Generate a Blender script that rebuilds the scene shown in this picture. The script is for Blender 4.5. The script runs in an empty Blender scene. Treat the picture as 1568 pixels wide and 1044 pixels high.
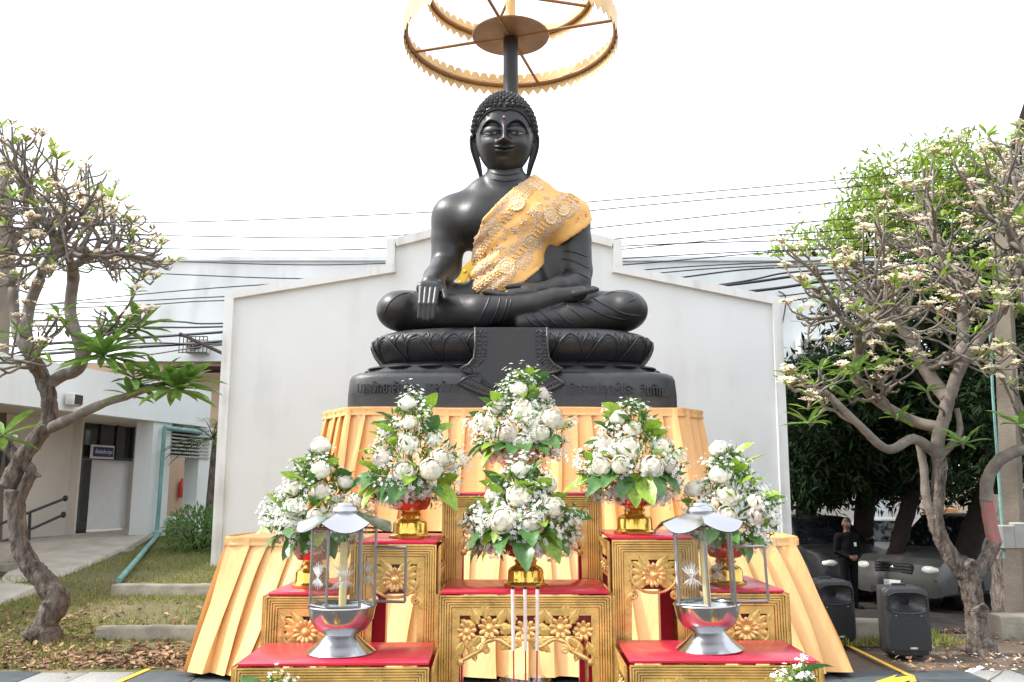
import bpy, bmesh, math, random
import numpy as np
from mathutils import Vector, Matrix
from mathutils.bvhtree import BVHTree

# ------------------------------------------------------------------ camera, sky, sun, exposure
scene = bpy.context.scene
COL = scene.collection
FPX = 1308.0                       # focal length in pixels of the 1568 px wide photograph
TH = math.atan(223.0 / FPX)        # camera pitch (up)
CH = 1.64                          # camera height
cam_d = bpy.data.cameras.new('camera')
cam_d.sensor_width = 36.0
cam_d.lens = FPX / 1568.0 * 36.0
cam_d.clip_start = 0.05
cam_d.clip_end = 3000
cam = bpy.data.objects.new('camera', cam_d)
COL.objects.link(cam)
cam.location = (0, 0, CH)
cam.rotation_euler = (math.pi / 2 + TH, 0, 0)
scene.camera = cam

SUN_EL, SUN_AZ = 48.0, -91.0       # azimuth from +Y (view direction) towards +X; negative = left
sd = Vector((math.sin(math.radians(SUN_AZ)) * math.cos(math.radians(SUN_EL)),
             math.cos(math.radians(SUN_AZ)) * math.cos(math.radians(SUN_EL)),
             math.sin(math.radians(SUN_EL))))
world = bpy.data.worlds.new('World')
scene.world = world
world.use_nodes = True
wn, wl = world.node_tree.nodes, world.node_tree.links
wn.clear()
w_out = wn.new('ShaderNodeOutputWorld')
w_bg = wn.new('ShaderNodeBackground')
w_sky = wn.new('ShaderNodeTexSky')
w_sky.sky_type = 'NISHITA'
w_sky.sun_disc = False
w_sky.sun_elevation = math.radians(SUN_EL)
w_sky.sun_rotation = math.radians(SUN_AZ)
w_sky.air_density = 1.0
w_sky.dust_density = 6.0
w_sky.ozone_density = 1.0
w_hsv = wn.new('ShaderNodeHueSaturation')
w_hsv.inputs['Saturation'].default_value = 0.22
w_mix = wn.new('ShaderNodeMix')
w_mix.data_type = 'RGBA'
w_mix.inputs['Factor'].default_value = 0.6
w_mix.inputs['B'].default_value = (9.0, 9.55, 10.3, 1)     # even white haze veiling the sky
wl.new(w_sky.outputs[0], w_hsv.inputs['Color'])
wl.new(w_hsv.outputs[0], w_mix.inputs['A'])
wl.new(w_mix.outputs['Result'], w_bg.inputs['Color'])
w_bg.inputs['Strength'].default_value = 0.115
wl.new(w_bg.outputs[0], w_out.inputs['Surface'])

sun_d = bpy.data.lights.new('sun', 'SUN')
sun_d.energy = 2.3
sun_d.angle = math.radians(4.0)
sun_d.color = (1.0, 0.955, 0.89)
sun = bpy.data.objects.new('sun', sun_d)
COL.objects.link(sun)
sun.rotation_euler = sd.to_track_quat('Z', 'Y').to_euler()
sun.location = (0, 0, 30)

vs = scene.view_settings
vs.view_transform = 'Standard'
vs.look = 'None'
vs.gamma = 1
vs.use_curve_mapping = False
vs.exposure = 1.27
scene.cycles.max_bounces = 6
scene.cycles.transparent_max_bounces = 16

# ------------------------------------------------------------------ helpers
CT, ST = math.cos(TH), math.sin(TH)
def ray(px, py):
    u, v = (px - 784.0) / FPX, (522.0 - py) / FPX
    return Vector((u, CT - v * ST, ST + v * CT))
def P(px, py, Y):
    d = ray(px, py)
    t = Y / d.y
    return Vector((d.x * t, Y, CH + d.z * t))
def PG(px, py, z=0.0):
    d = ray(px, py)
    t = (z - CH) / d.z
    return Vector((d.x * t, d.y * t, z))
def proj(p):
    z = p[2] - CH
    fw = CT * p[1] + ST * z
    return 784 + FPX * p[0] / fw, 522 - FPX * (-ST * p[1] + CT * z) / fw
def lin(h):
    h = h.lstrip('#')
    return tuple(((int(h[i:i + 2], 16) / 255.0 + 0.055) / 1.055) ** 2.4 if int(h[i:i + 2], 16) > 10
                 else int(h[i:i + 2], 16) / 255.0 / 12.92 for i in (0, 2, 4))
def V(*a): return Vector(a)
def sstep(a, b, x):
    t = np.clip((x - a) / (b - a), 0, 1)
    return t * t * (3 - 2 * t)

MATS = {}
def mat(name, col, rough=0.5, metal=0.0, var=0.12, scale=6.0, bump=0.0, bscale=40.0, coat=0.0, spec=0.5,
        col2=None, detail=4.0, island=0.0, trans=0.0, sheen=0.0, stretch=None, rvar=0.0, bdist=0.02, sss=0.0):
    m = bpy.data.materials.new(name)
    m.use_nodes = True
    nt = m.node_tree
    n, l = nt.nodes, nt.links
    b = n['Principled BSDF']
    tc = n.new('ShaderNodeTexCoord')
    mp = n.new('ShaderNodeMapping')
    l.new(tc.outputs['Object'], mp.inputs['Vector'])
    if stretch: mp.inputs['Scale'].default_value = stretch
    nz = n.new('ShaderNodeTexNoise')
    nz.inputs['Scale'].default_value = scale
    nz.inputs['Detail'].default_value = detail
    l.new(mp.outputs[0], nz.inputs['Vector'])
    rp = n.new('ShaderNodeValToRGB')
    c2 = col2 if col2 else tuple(min(1, c * (1 + var)) for c in col)
    c1 = col if col2 else tuple(c * (1 - var) for c in col)
    rp.color_ramp.elements[0].position = 0.32
    rp.color_ramp.elements[1].position = 0.68
    rp.color_ramp.elements[0].color = (*c1, 1)
    rp.color_ramp.elements[1].color = (*c2, 1)
    l.new(nz.outputs[0], rp.inputs[0])
    out = rp.outputs[0]
    if island:
        ge = n.new('ShaderNodeNewGeometry')
        hs = n.new('ShaderNodeHueSaturation')
        mr = n.new('ShaderNodeMapRange')
        mr.inputs['To Min'].default_value = 1 - island
        mr.inputs['To Max'].default_value = 1 + island
        l.new(ge.outputs['Random Per Island'], mr.inputs[0])
        l.new(mr.outputs[0], hs.inputs['Value'])
        mh = n.new('ShaderNodeMapRange')
        mh.inputs['To Min'].default_value = 0.5 - island * 0.06
        mh.inputs['To Max'].default_value = 0.5 + island * 0.06
        l.new(ge.outputs['Random Per Island'], mh.inputs[0])
        l.new(mh.outputs[0], hs.inputs['Hue'])
        l.new(out, hs.inputs['Color'])
        out = hs.outputs[0]
    l.new(out, b.inputs['Base Color'])
    b.inputs['Roughness'].default_value = rough
    b.inputs['Metallic'].default_value = metal
    b.inputs['Specular IOR Level'].default_value = spec
    b.inputs['Coat Weight'].default_value = coat
    b.inputs['Coat Roughness'].default_value = 0.15
    if sheen:
        b.inputs['Sheen Weight'].default_value = sheen
    if rvar:
        r2 = n.new('ShaderNodeMapRange')
        r2.inputs['To Min'].default_value = max(0.02, rough - rvar)
        r2.inputs['To Max'].default_value = rough + rvar
        l.new(nz.outputs[0], r2.inputs[0])
        l.new(r2.outputs[0], b.inputs['Roughness'])
    if bump:
        nb = n.new('ShaderNodeTexNoise')
        nb.inputs['Scale'].default_value = bscale
        nb.inputs['Detail'].default_value = 5
        l.new(mp.outputs[0], nb.inputs['Vector'])
        bp = n.new('ShaderNodeBump')
        bp.inputs['Strength'].default_value = bump
        bp.inputs['Distance'].default_value = bdist
        l.new(nb.outputs[0], bp.inputs['Height'])
        l.new(bp.outputs[0], b.inputs['Normal'])
    if sss:
        b.inputs['Subsurface Weight'].default_value = sss
        b.inputs['Subsurface Radius'].default_value = (0.01, 0.008, 0.005)
    if trans:
        tr = n.new('ShaderNodeBsdfTranslucent')
        mx = n.new('ShaderNodeMixShader')
        mx.inputs[0].default_value = trans
        l.new(out, tr.inputs['Color'])
        l.new(b.outputs[0], mx.inputs[1])
        l.new(tr.outputs[0], mx.inputs[2])
        l.new(mx.outputs[0], n['Material Output'].inputs['Surface'])
    MATS[name] = m
    return m
def glass_mat(name, tint=(0.9, 0.95, 0.93), gloss=0.12, rough=0.03):
    m = bpy.data.materials.new(name)
    m.use_nodes = True
    n, l = m.node_tree.nodes, m.node_tree.links
    n.remove(n['Principled BSDF'])
    t = n.new('ShaderNodeBsdfTransparent')
    t.inputs[0].default_value = (*tint, 1)
    g = n.new('ShaderNodeBsdfGlossy')
    g.inputs['Roughness'].default_value = rough
    fr = n.new('ShaderNodeLayerWeight')
    fr.inputs[0].default_value = 0.12
    ad = n.new('ShaderNodeMath')
    ad.operation = 'MULTIPLY_ADD'
    ad.inputs[1].default_value = 0.55
    ad.inputs[2].default_value = gloss
    l.new(fr.outputs['Facing'], ad.inputs[0])
    mx = n.new('ShaderNodeMixShader')
    l.new(ad.outputs[0], mx.inputs[0])
    l.new(t.outputs[0], mx.inputs[1])
    l.new(g.outputs[0], mx.inputs[2])
    l.new(mx.outputs[0], n['Material Output'].inputs['Surface'])
    MATS[name] = m
    return m

def wloc(o):
    p = Vector((0, 0, 0))
    while o is not None:
        p = p + o.location
        o = o.parent
    return p
def tag(o, label=None, cat=None, group=None, kind=None):
    if label: o['label'] = label
    if cat: o['category'] = cat
    if group: o['group'] = group
    if kind: o['kind'] = kind
    return o
def thing(name, loc, label, cat, group=None):
    o = bpy.data.objects.new(name, None)
    o.empty_display_size = 0.2
    COL.objects.link(o)
    o.location = loc
    return tag(o, label, cat, group)
def finish(me, material, smooth, angle):
    mats_ = material if isinstance(material, (list, tuple)) else [material]
    for m in mats_:
        me.materials.append(MATS[m] if isinstance(m, str) else m)
    me.polygons.foreach_set('use_smooth', [bool(smooth)] * len(me.polygons))
    if smooth and angle:
        me.set_sharp_from_angle(angle=math.radians(angle))
def link(name, me, parent=None, local=False):
    o = bpy.data.objects.new(name, me)
    COL.objects.link(o)
    if parent is not None:
        o.parent = parent
        if not local:
            me.transform(Matrix.Translation(-wloc(parent)))
    return o
def fast_obj(name, verts, faces, material, parent=None, smooth=True, angle=0, local=False, mi=None):
    verts = np.asarray(verts, dtype=np.float32)
    faces = np.asarray(faces, dtype=np.int32)
    me = bpy.data.meshes.new(name)
    k = faces.shape[1]
    me.vertices.add(len(verts))
    me.vertices.foreach_set('co', verts.ravel())
    me.loops.add(faces.size)
    me.loops.foreach_set('vertex_index', faces.ravel())
    me.polygons.add(len(faces))
    me.polygons.foreach_set('loop_start', np.arange(0, faces.size, k, dtype=np.int32))
    me.update(calc_edges=True)
    me.validate()
    finish(me, material, smooth, angle)
    if mi is not None:
        me.polygons.foreach_set('material_index', np.asarray(mi, dtype=np.int32))
    return link(name, me, parent, local)

class MB:
    def __init__(s): s.v, s.f, s.m = [], [], []
    def add(s, vs_, fs_, m=0):
        o = len(s.v)
        s.v += [tuple(v) for v in vs_]
        s.f += [tuple(i + o for i in f) for f in fs_]
        s.m += [m] * len(fs_)
        return s
    def box(s, c, d, rz=0.0, m=0, bev=0.0):
        x, y, z = d[0] / 2, d[1] / 2, d[2] / 2
        cs, sn = math.cos(rz), math.sin(rz)
        if bev <= 0:
            vv = [(sx * x, sy * y, sz * z) for sz in (-1, 1) for sx, sy in ((-1, -1), (1, -1), (1, 1), (-1, 1))]
            ff = [(3, 2, 1, 0), (4, 5, 6, 7), (0, 1, 5, 4), (1, 2, 6, 5), (2, 3, 7, 6), (3, 0, 4, 7)]
        else:
            b = min(bev, x * .9, y * .9, z * .9)
            vv = []
            for (dz, ins) in ((-z, b), (-z + b, 0), (z - b, 0), (z, b)):
                X, Y = x - ins, y - ins
                k = b
                vv += [(-X + k, -Y, dz), (X - k, -Y, dz), (X, -Y + k, dz), (X, Y - k, dz), (X - k, Y, dz), (-X + k, Y, dz), (-X, Y - k, dz), (-X, -Y + k, dz)]
            ff = [tuple(range(7, -1, -1)), tuple(range(24, 32))]
            for r in range(3):
                for i in range(8):
                    j = (i + 1) % 8
                    ff.append((r * 8 + i, r * 8 + j, r * 8 + 8 + j, r * 8 + 8 + i))
        vv = [(c[0] + a * cs - b_ * sn, c[1] + a * sn + b_ * cs, c[2] + z_) for a, b_, z_ in vv]
        return s.add(vv, ff, m)
    def tube(s, pts, r, n=8, cap=True, m=0, flat=1.0):
        pts = [Vector(p) for p in pts]
        k = len(pts)
        rs = r if isinstance(r, (list, tuple)) else [r] * k
        up = Vector((0, 0, 1))
        t0 = (pts[1] - pts[0]).normalized()
        if abs(t0.dot(up)) > 0.95: up = Vector((1, 0, 0))
        nx = t0.cross(up).normalized()
        vv = []
        for i in range(k):
            t = (pts[min(i + 1, k - 1)] - pts[max(i - 1, 0)])
            t = t.normalized() if t.length > 1e-9 else t0
            nx = nx - t * nx.dot(t)
            nx = nx.normalized() if nx.length > 1e-6 else t.orthogonal().normalized()
            ny = t.cross(nx)
            for j in range(n):
                a = 2 * math.pi * j / n
                vv.append(pts[i] + nx * (math.cos(a) * rs[i]) + ny * (math.sin(a) * rs[i] * flat))
        ff = []
        for i in range(k - 1):
            for j in range(n):
                jj = (j + 1) % n
                ff.append((i * n + j, i * n + jj, (i + 1) * n + jj, (i + 1) * n + j))
        if cap:
            ff.append(tuple(range(n - 1, -1, -1)))
            ff.append(tuple((k - 1) * n + j for j in range(n)))
        return s.add(vv, ff, m)
    def lathe(s, prof, n=24, c=(0, 0, 0), m=0, rfun=None, cap=True):
        vv, ff = [], []
        k = len(prof)
        for r, z in prof:
            for j in range(n):
                a = 2 * math.pi * j / n
                rr = max(r, 1e-4) * (rfun(a, z) if rfun else 1)
                vv.append((c[0] + rr * math.cos(a), c[1] + rr * math.sin(a), c[2] + z))
        for i in range(k - 1):
            for j in range(n):
                jj = (j + 1) % n
                ff.append((i * n + j, i * n + jj, (i + 1) * n + jj, (i + 1) * n + j))
        if cap:
            ff.append(tuple(range(n - 1, -1, -1)))
            ff.append(tuple((k - 1) * n + j for j in range(n)))
        return s.add(vv, ff, m)
    def ell(s, c, r, n=12, k=8, m=0, rot=None):
        vv, ff = [], []
        for i in range(k + 1):
            p = -math.pi / 2 + math.pi * i / k
            for j in range(n):
                a = 2 * math.pi * j / n
                q = Vector((r[0] * max(math.cos(p), 1e-3) * math.cos(a), r[1] * max(math.cos(p), 1e-3) * math.sin(a), r[2] * math.sin(p)))
                if rot is not None: q = rot @ q
                vv.append(Vector(c) + q)
        for i in range(k):
            for j in range(n):
                jj = (j + 1) % n
                ff.append((i * n + j, i * n + jj, (i + 1) * n + jj, (i + 1) * n + j))
        return s.add(vv, ff, m)
    def prism(s, poly, d, m=0):
        """poly: list of 3D points (planar-ish), d: extrusion vector"""
        n = len(poly)
        poly = [Vector(p) for p in poly]
        d = Vector(d)
        vv = poly + [p + d for p in poly]
        ff = [tuple(range(n)), tuple(range(2 * n - 1, n - 1, -1))]
        for i in range(n):
            j = (i + 1) % n
            ff.append((j, i, n + i, n + j))
        return s.add(vv, ff, m)
    def grid(s, fn, nu, nv, m=0, closed=False):
        vv = [fn(i / (nu if closed else nu - 1), j / (nv - 1)) for j in range(nv) for i in range(nu)]
        ff = []
        for j in range(nv - 1):
            for i in range(nu if closed else nu - 1):
                ii = (i + 1) % nu
                ff.append((j * nu + i, j * nu + ii, (j + 1) * nu + ii, (j + 1) * nu + i))
        return s.add(vv, ff, m)
    def build(s, name, material, parent=None, smooth=True, angle=38, local=False, fix=True):
        me = bpy.data.meshes.new(name)
        me.from_pydata(s.v, [], s.f)
        if fix:
            bm = bmesh.new()
            bm.from_mesh(me)
            bmesh.ops.recalc_face_normals(bm, faces=bm.faces)
            bm.to_mesh(me)
            bm.free()
        mi = s.m
        finish(me, material, smooth, angle)
        if isinstance(material, (list, tuple)) and len(mi) == len(me.polygons):
            me.polygons.foreach_set('material_index', mi)
        me.update()
        return link(name, me, parent, local)
def inst(bv, bf, R, L, S=None):
    """replicate base mesh (nv,3)/(nf,k) at N rotations R (N,3,3), locations L (N,3), scales S (N,)"""
    bv = np.asarray(bv, float)
    bf = np.asarray(bf, int)
    L = np.asarray(L, float)
    N = len(L)
    S = np.ones(N) if S is None else np.asarray(S, float)
    vv = np.einsum('nij,vj->nvi', np.asarray(R), bv) * S[:, None, None] + L[:, None, :]
    ff = bf[None] + (np.arange(N) * len(bv))[:, None, None]
    return vv.reshape(-1, 3), ff.reshape(-1, bf.shape[1])
def rot_to(dirs, roll):
    """rotation matrices taking +Y to dirs with random roll (N,)"""
    d = np.asarray(dirs, float)
    d = d / np.maximum(np.linalg.norm(d, axis=1, keepdims=True), 1e-9)
    up = np.tile(np.array([0., 0., 1.]), (len(d), 1))
    up[np.abs(d[:, 2]) > 0.97] = (1, 0, 0)
    x = np.cross(d, up)
    x /= np.linalg.norm(x, axis=1, keepdims=True)
    z = np.cross(x, d)
    c, s_ = np.cos(roll)[:, None], np.sin(roll)[:, None]
    x2 = x * c + z * s_
    z2 = -x * s_ + z * c
    return np.stack([x2, d, z2], axis=2)
def copy_tree(o, parent=None):
    c = o.copy()
    COL.objects.link(c)
    c.parent = parent
    for ch in list(o.children):
        copy_tree(ch, c)
    return c
def share(name, src, parent, loc, rot=(0, 0, 0), sc=1.0):
    """another piece that shares the mesh of src"""
    o = bpy.data.objects.new(name, src)
    COL.objects.link(o)
    o.parent = parent
    o.location = loc
    o.rotation_euler = rot
    o.scale = (sc, sc, sc) if not isinstance(sc, (tuple, list)) else sc
    return o
def catmull(pts, n=8):
    pts = [Vector(p) for p in pts]
    out = []
    for i in range(len(pts) - 1):
        p0, p1, p2, p3 = pts[max(i - 1, 0)], pts[i], pts[i + 1], pts[min(i + 2, len(pts) - 1)]
        for j in range(n):
            t = j / n
            out.append(0.5 * ((2 * p1) + (p2 - p0) * t + (2 * p0 - 5 * p1 + 4 * p2 - p3) * t * t + (3 * p1 - p0 - 3 * p2 + p3) * t ** 3))
    out.append(pts[-1])
    return out

# signed-distance modelling -------------------------------------------------
class SDF:
    def __init__(s, lo, hi, h):
        lo, hi = np.minimum(lo, hi), np.maximum(lo, hi)
        s.lo, s.h = np.array(lo, float), h
        s.n = np.ceil((np.array(hi, float) - s.lo) / h).astype(int) + 1
        s.F = np.full(s.n, 1.0, dtype=np.float32)
    def _sub(s, a, b):
        i0 = np.clip(np.floor((np.array(a) - s.lo) / s.h).astype(int), 0, s.n)
        i1 = np.clip(np.ceil((np.array(b) - s.lo) / s.h).astype(int) + 1, 0, s.n)
        sl = tuple(slice(i0[k], i1[k]) for k in range(3))
        ax = [s.lo[k] + s.h * np.arange(i0[k], i1[k]) for k in range(3)]
        return sl, np.meshgrid(*ax, indexing='ij', sparse=True)
    def _comb(s, sl, d, k, sub=False):
        A = s.F[sl]
        if A.size == 0: return
        if sub:
            hh = np.clip(0.5 - 0.5 * (A + d) / k, 0, 1)
            s.F[sl] = A * (1 - hh) + (-d) * hh + k * hh * (1 - hh)
        else:
            hh = np.clip(0.5 + 0.5 * (d - A) / k, 0, 1)
            s.F[sl] = d * (1 - hh) + A * hh - k * hh * (1 - hh)
    def cone(s, a, b, r1, r2, k=0.03, sq=1.0, sub=False):
        a, b = np.array(a, float), np.array(b, float)
        R = max(r1, r2) / min(sq, 1) + k + 0.12
        sl, (x, y, z) = s._sub(np.minimum(a, b) - R, np.maximum(a, b) + R)
        ab = b - a
        L2 = max(ab @ ab, 1e-9)
        t = np.clip(((x - a[0]) * ab[0] + (y - a[1]) * ab[1] + (z - a[2]) * ab[2]) / L2, 0, 1)
        d = np.sqrt((x - a[0] - t * ab[0]) ** 2 + ((y - a[1] - t * ab[1]) * sq) ** 2 + (z - a[2] - t * ab[2]) ** 2) - (r1 + (r2 - r1) * t)
        s._comb(sl, d, k, sub)
        return s
    def chain(s, pts, rs, k=0.03, sq=1.0):
        for i in range(len(pts) - 1):
            s.cone(pts[i], pts[i + 1], rs[i], rs[i + 1], k if i == 0 else 0.01, sq)
        return s
    def ell(s, c, r, k=0.03, sub=False):
        c, r = np.array(c, float), np.array(r, float)
        sl, (x, y, z) = s._sub(c - r - k - 0.15, c + r + k + 0.15)
        q = np.sqrt(((x - c[0]) / r[0]) ** 2 + ((y - c[1]) / r[1]) ** 2 + ((z - c[2]) / r[2]) ** 2)
        s._comb(sl, (q - 1) * r.min(), k, sub)
        return s
    def mesh(s, F=None):
        F = s.F if F is None else F
        sg = F < 0
        n = F.shape
        cnt = np.zeros((n[0] - 1, n[1] - 1, n[2] - 1), np.int8)
        for a in (0, 1):
            for b in (0, 1):
                for c in (0, 1):
                    cnt += sg[a:n[0] - 1 + a, b:n[1] - 1 + b, c:n[2] - 1 + c]
        act = np.argwhere((cnt > 0) & (cnt < 8))
        idx = np.full(cnt.shape, -1, np.int64)
        idx[tuple(act.T)] = np.arange(len(act))
        acc = np.zeros((len(act), 3))
        num = np.zeros(len(act))
        cor = [(a, b, c) for a in (0, 1) for b in (0, 1) for c in (0, 1)]
        for p in cor:
            for ax in range(3):
                if p[ax]: continue
                q = list(p)
                q[ax] = 1
                f0 = F[act[:, 0] + p[0], act[:, 1] + p[1], act[:, 2] + p[2]]
                f1 = F[act[:, 0] + q[0], act[:, 1] + q[1], act[:, 2] + q[2]]
                mk = (f0 < 0) != (f1 < 0)
                t = np.where(mk, f0 / np.where(np.abs(f0 - f1) < 1e-9, 1, f0 - f1), 0)
                pos = np.tile(np.array(p, float), (len(act), 1))
                pos[:, ax] += t
                acc += pos * mk[:, None]
                num += mk
        verts = (act + acc / num[:, None]) * s.h + s.lo
        faces = []
        for ax in range(3):
            u, v = (ax + 1) % 3, (ax + 2) % 3
            sl0 = [slice(None)] * 3
            sl1 = [slice(None)] * 3
            sl0[ax] = slice(0, -1)
            sl1[ax] = slice(1, None)
            ch = sg[tuple(sl0)] != sg[tuple(sl1)]
            e = np.argwhere(ch)
            e = e[(e[:, u] > 0) & (e[:, v] > 0) & (e[:, u] < n[u] - 1) & (e[:, v] < n[v] - 1)]
            if len(e) == 0: continue
            def at(du, dv):
                q = e.copy()
                q[:, u] -= du
                q[:, v] -= dv
                return idx[tuple(q.T)]
            quad = np.stack([at(1, 1), at(0, 1), at(0, 0), at(1, 0)], 1)
            ins = sg[tuple(e.T)]
            quad[~ins] = quad[~ins][:, ::-1]
            faces.append(quad)
        faces = np.concatenate(faces)
        faces = faces[(faces >= 0).all(1)]
        return verts, faces
def relax(v, f, it=2, lam=0.5):
    v = v.copy()
    e = np.concatenate([f[:, [0, 1]], f[:, [1, 2]], f[:, [2, 3]], f[:, [3, 0]]])
    for _ in range(it):
        acc = np.zeros_like(v)
        num = np.zeros(len(v))
        for a, b in ((0, 1), (1, 0)):
            np.add.at(acc, e[:, a], v[e[:, b]])
            np.add.at(num, e[:, a], 1)
        v += lam * (acc / np.maximum(num, 1)[:, None] - v)
    return v
# ------------------------------------------------------------------ materials
mat('soil', (0.085, 0.06, 0.042), 0.95, var=0.35, scale=2.2, bump=0.6, bscale=30, col2=(0.14, 0.105, 0.075))
mat('lawn_soil', (0.075, 0.085, 0.022), 0.95, var=0.4, scale=1.3, bump=0.7, bscale=60, col2=(0.17, 0.13, 0.07))
mat('asphalt', (0.03, 0.027, 0.024), 0.95, spec=.15, var=0.25, scale=3, bump=0.4, bscale=120)
mat('slate', (0.055, 0.068, 0.075), 0.55, var=0.3, scale=5, bump=0.3, bscale=25, stretch=(1, 6, 1), rvar=0.15)
mat('granite', (0.25, 0.25, 0.24), 0.7, var=0.3, scale=90, bump=0.15, bscale=150)
mat('mortar', (0.07, 0.07, 0.068), 0.9, scale=20)
mat('concrete', (0.33, 0.30, 0.25), 0.9, var=0.3, scale=2.5, bump=0.4, bscale=40, col2=(0.45, 0.41, 0.35))
mat('kerb_concrete', (0.16, 0.15, 0.115), 0.92, scale=3.5, bump=0.5, bscale=30, col2=(0.3, 0.275, 0.22))
mat('white_render', (0.68, 0.715, 0.715), 0.85, scale=0.6, bump=0.12, bscale=70, col2=(0.73, 0.765, 0.765), detail=8)
mat('white_trim', (0.74, 0.775, 0.78), 0.85, scale=1.6, bump=0.1, bscale=70, col2=(0.68, 0.685, 0.665), detail=8)
mat('far_render', (0.63, 0.66, 0.66), 0.88, scale=0.9, col2=(0.74, 0.77, 0.77), detail=8, stretch=(1, 1, 0.25), bump=.05)
mat('tan_render', (0.42, 0.31, 0.22), 0.9, scale=1.0, var=0.08)
mat('cream_wall', (0.62, 0.575, 0.52), 0.9, scale=0.7, var=0.08, bump=0.1, bscale=60)
mat('dark_frame', (0.03, 0.032, 0.032), 0.5, var=0.2)
mat('brown_metal', (0.022, 0.012, 0.01), 0.8, spec=.15, var=0.3, scale=10)
mat('black_metal', (0.02, 0.02, 0.022), 0.45, var=0.2)
mat('teal_pipe', (0.15, 0.31, 0.29), 0.5, var=0.2, scale=4)
mat('dark_glass', (0.02, 0.024, 0.025), 0.08, var=0.1, spec=0.6)
mat('sign_blue', (0.02, 0.035, 0.16), 0.4, var=0.05)
mat('sign_white', (0.8, 0.8, 0.8), 0.5, var=0.03)
mat('ac_white', (0.55, 0.55, 0.53), 0.6, var=0.2, scale=8)
mat('louvre_grey', (0.42, 0.42, 0.4), 0.55, var=0.1)
mat('wire_black', (0.015, 0.015, 0.016), 0.6, var=0.1)
mat('yellow_paint', (0.72, 0.42, 0.035), 0.6, var=0.12, scale=14)
mat('orange_tape', (0.62, 0.3, 0.05), 0.6, var=0.12)
mat('pole_concrete', (0.19, 0.165, 0.13), 0.9, scale=3, bump=0.4, bscale=30, col2=(0.12, 0.1, 0.08))
mat('grey_plastic', (0.3, 0.3, 0.28), 0.6)
mat('red_extinguisher', (0.4, 0.02, 0.02), 0.35)

def weather(name, amount, tint, sc):
    m = MATS[name]; n, l = m.node_tree.nodes, m.node_tree.links
    b = n['Principled BSDF']
    src = b.inputs['Base Color'].links[0].from_socket
    tc = n.new('ShaderNodeTexCoord'); mp = n.new('ShaderNodeMapping')
    mp.inputs['Scale'].default_value = (sc, sc, sc * .09)
    l.new(tc.outputs['Object'], mp.inputs['Vector'])
    nz = n.new('ShaderNodeTexNoise'); nz.inputs['Scale'].default_value = 1.0; nz.inputs['Detail'].default_value = 7
    l.new(mp.outputs[0], nz.inputs['Vector'])
    n2 = n.new('ShaderNodeTexNoise'); n2.inputs['Scale'].default_value = .8; n2.inputs['Detail'].default_value = 3
    l.new(tc.outputs['Object'], n2.inputs['Vector'])
    mu = n.new('ShaderNodeMath'); mu.operation = 'MULTIPLY'
    l.new(nz.outputs[0], mu.inputs[0]); l.new(n2.outputs[0], mu.inputs[1])
    mr = n.new('ShaderNodeMapRange'); mr.inputs['From Min'].default_value = .27; mr.inputs['From Max'].default_value = .45
    mr.inputs['To Max'].default_value = amount
    l.new(mu.outputs[0], mr.inputs[0])
    mx = n.new('ShaderNodeMix'); mx.data_type = 'RGBA'
    l.new(mr.outputs[0], mx.inputs['Factor']); l.new(src, mx.inputs['A']); mx.inputs['B'].default_value = (*tint, 1)
    l.new(mx.outputs['Result'], b.inputs['Base Color'])
weather('white_render', .26, (.42, .44, .42), 3.0)
weather('white_trim', .6, (.34, .35, .32), 5.0)
weather('far_render', .5, (.36, .39, .38), 2.0)
weather('cream_wall', .35, (.36, .32, .27), 2.5)
# ------------------------------------------------------------------ ground
def gz(x, y):
    x = np.asarray(x, float); y = np.asarray(y, float)
    lawn = 0.02 + 0.16 * sstep(8.2, 12.0, y) + 0.14 * sstep(12.0, 12.3, y) + 0.34 * sstep(12.3, 18.0, y)
    left = sstep(-2.2, -3.4, x) * sstep(7.9, 8.4, y) * lawn
    right = sstep(2.6, 4.0, x) * (-0.68) * sstep(9.6, 14.8, y)
    far = 1 - sstep(45, 80, y)
    return (left + right) * far
xs = np.unique(np.concatenate([np.linspace(-14, 16, 91), np.array([-900, -300, -120, -60, -30, -20, 22, 30, 60, 120, 300, 900])]))
ys = np.unique(np.concatenate([np.linspace(-4, 26, 91), np.array([-300, -60, -20, 30, 36, 45, 60, 80, 120, 300, 900, 2000])]))
GX, GY = np.meshgrid(xs, ys)
GZ = gz(GX, GY) - 0.03
gv = np.stack([GX.ravel(), GY.ravel(), GZ.ravel()], 1)
nx_ = len(xs)
gf = [(j * nx_ + i, j * nx_ + i + 1, (j + 1) * nx_ + i + 1, (j + 1) * nx_ + i) for j in range(len(ys) - 1) for i in range(nx_ - 1)]
tag(fast_obj('ground', gv, gf, 'soil'), kind='structure')

def sheet(name, poly_fn, x0, x1, y0, y1, nx, ny, m, dz):
    X, Y = np.meshgrid(np.linspace(x0, x1, nx), np.linspace(y0, y1, ny))
    Z = gz(X, Y) + dz
    v = np.stack([X.ravel(), Y.ravel(), Z.ravel()], 1)
    f = [(j * nx + i, j * nx + i + 1, (j + 1) * nx + i + 1, (j + 1) * nx + i) for j in range(ny - 1) for i in range(nx - 1)
         if poly_fn is None or poly_fn(X[j, i], Y[j, i])]
    return tag(fast_obj(name, v, f, m), kind='structure')
sheet('lawn', None, -13, -2.4, 8.0, 20, 70, 90, 'lawn_soil', 0.004)
sheet('parking_lot', None, 3.0, 18, 11.8, 26, 50, 50, 'asphalt', -0.004)

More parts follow.
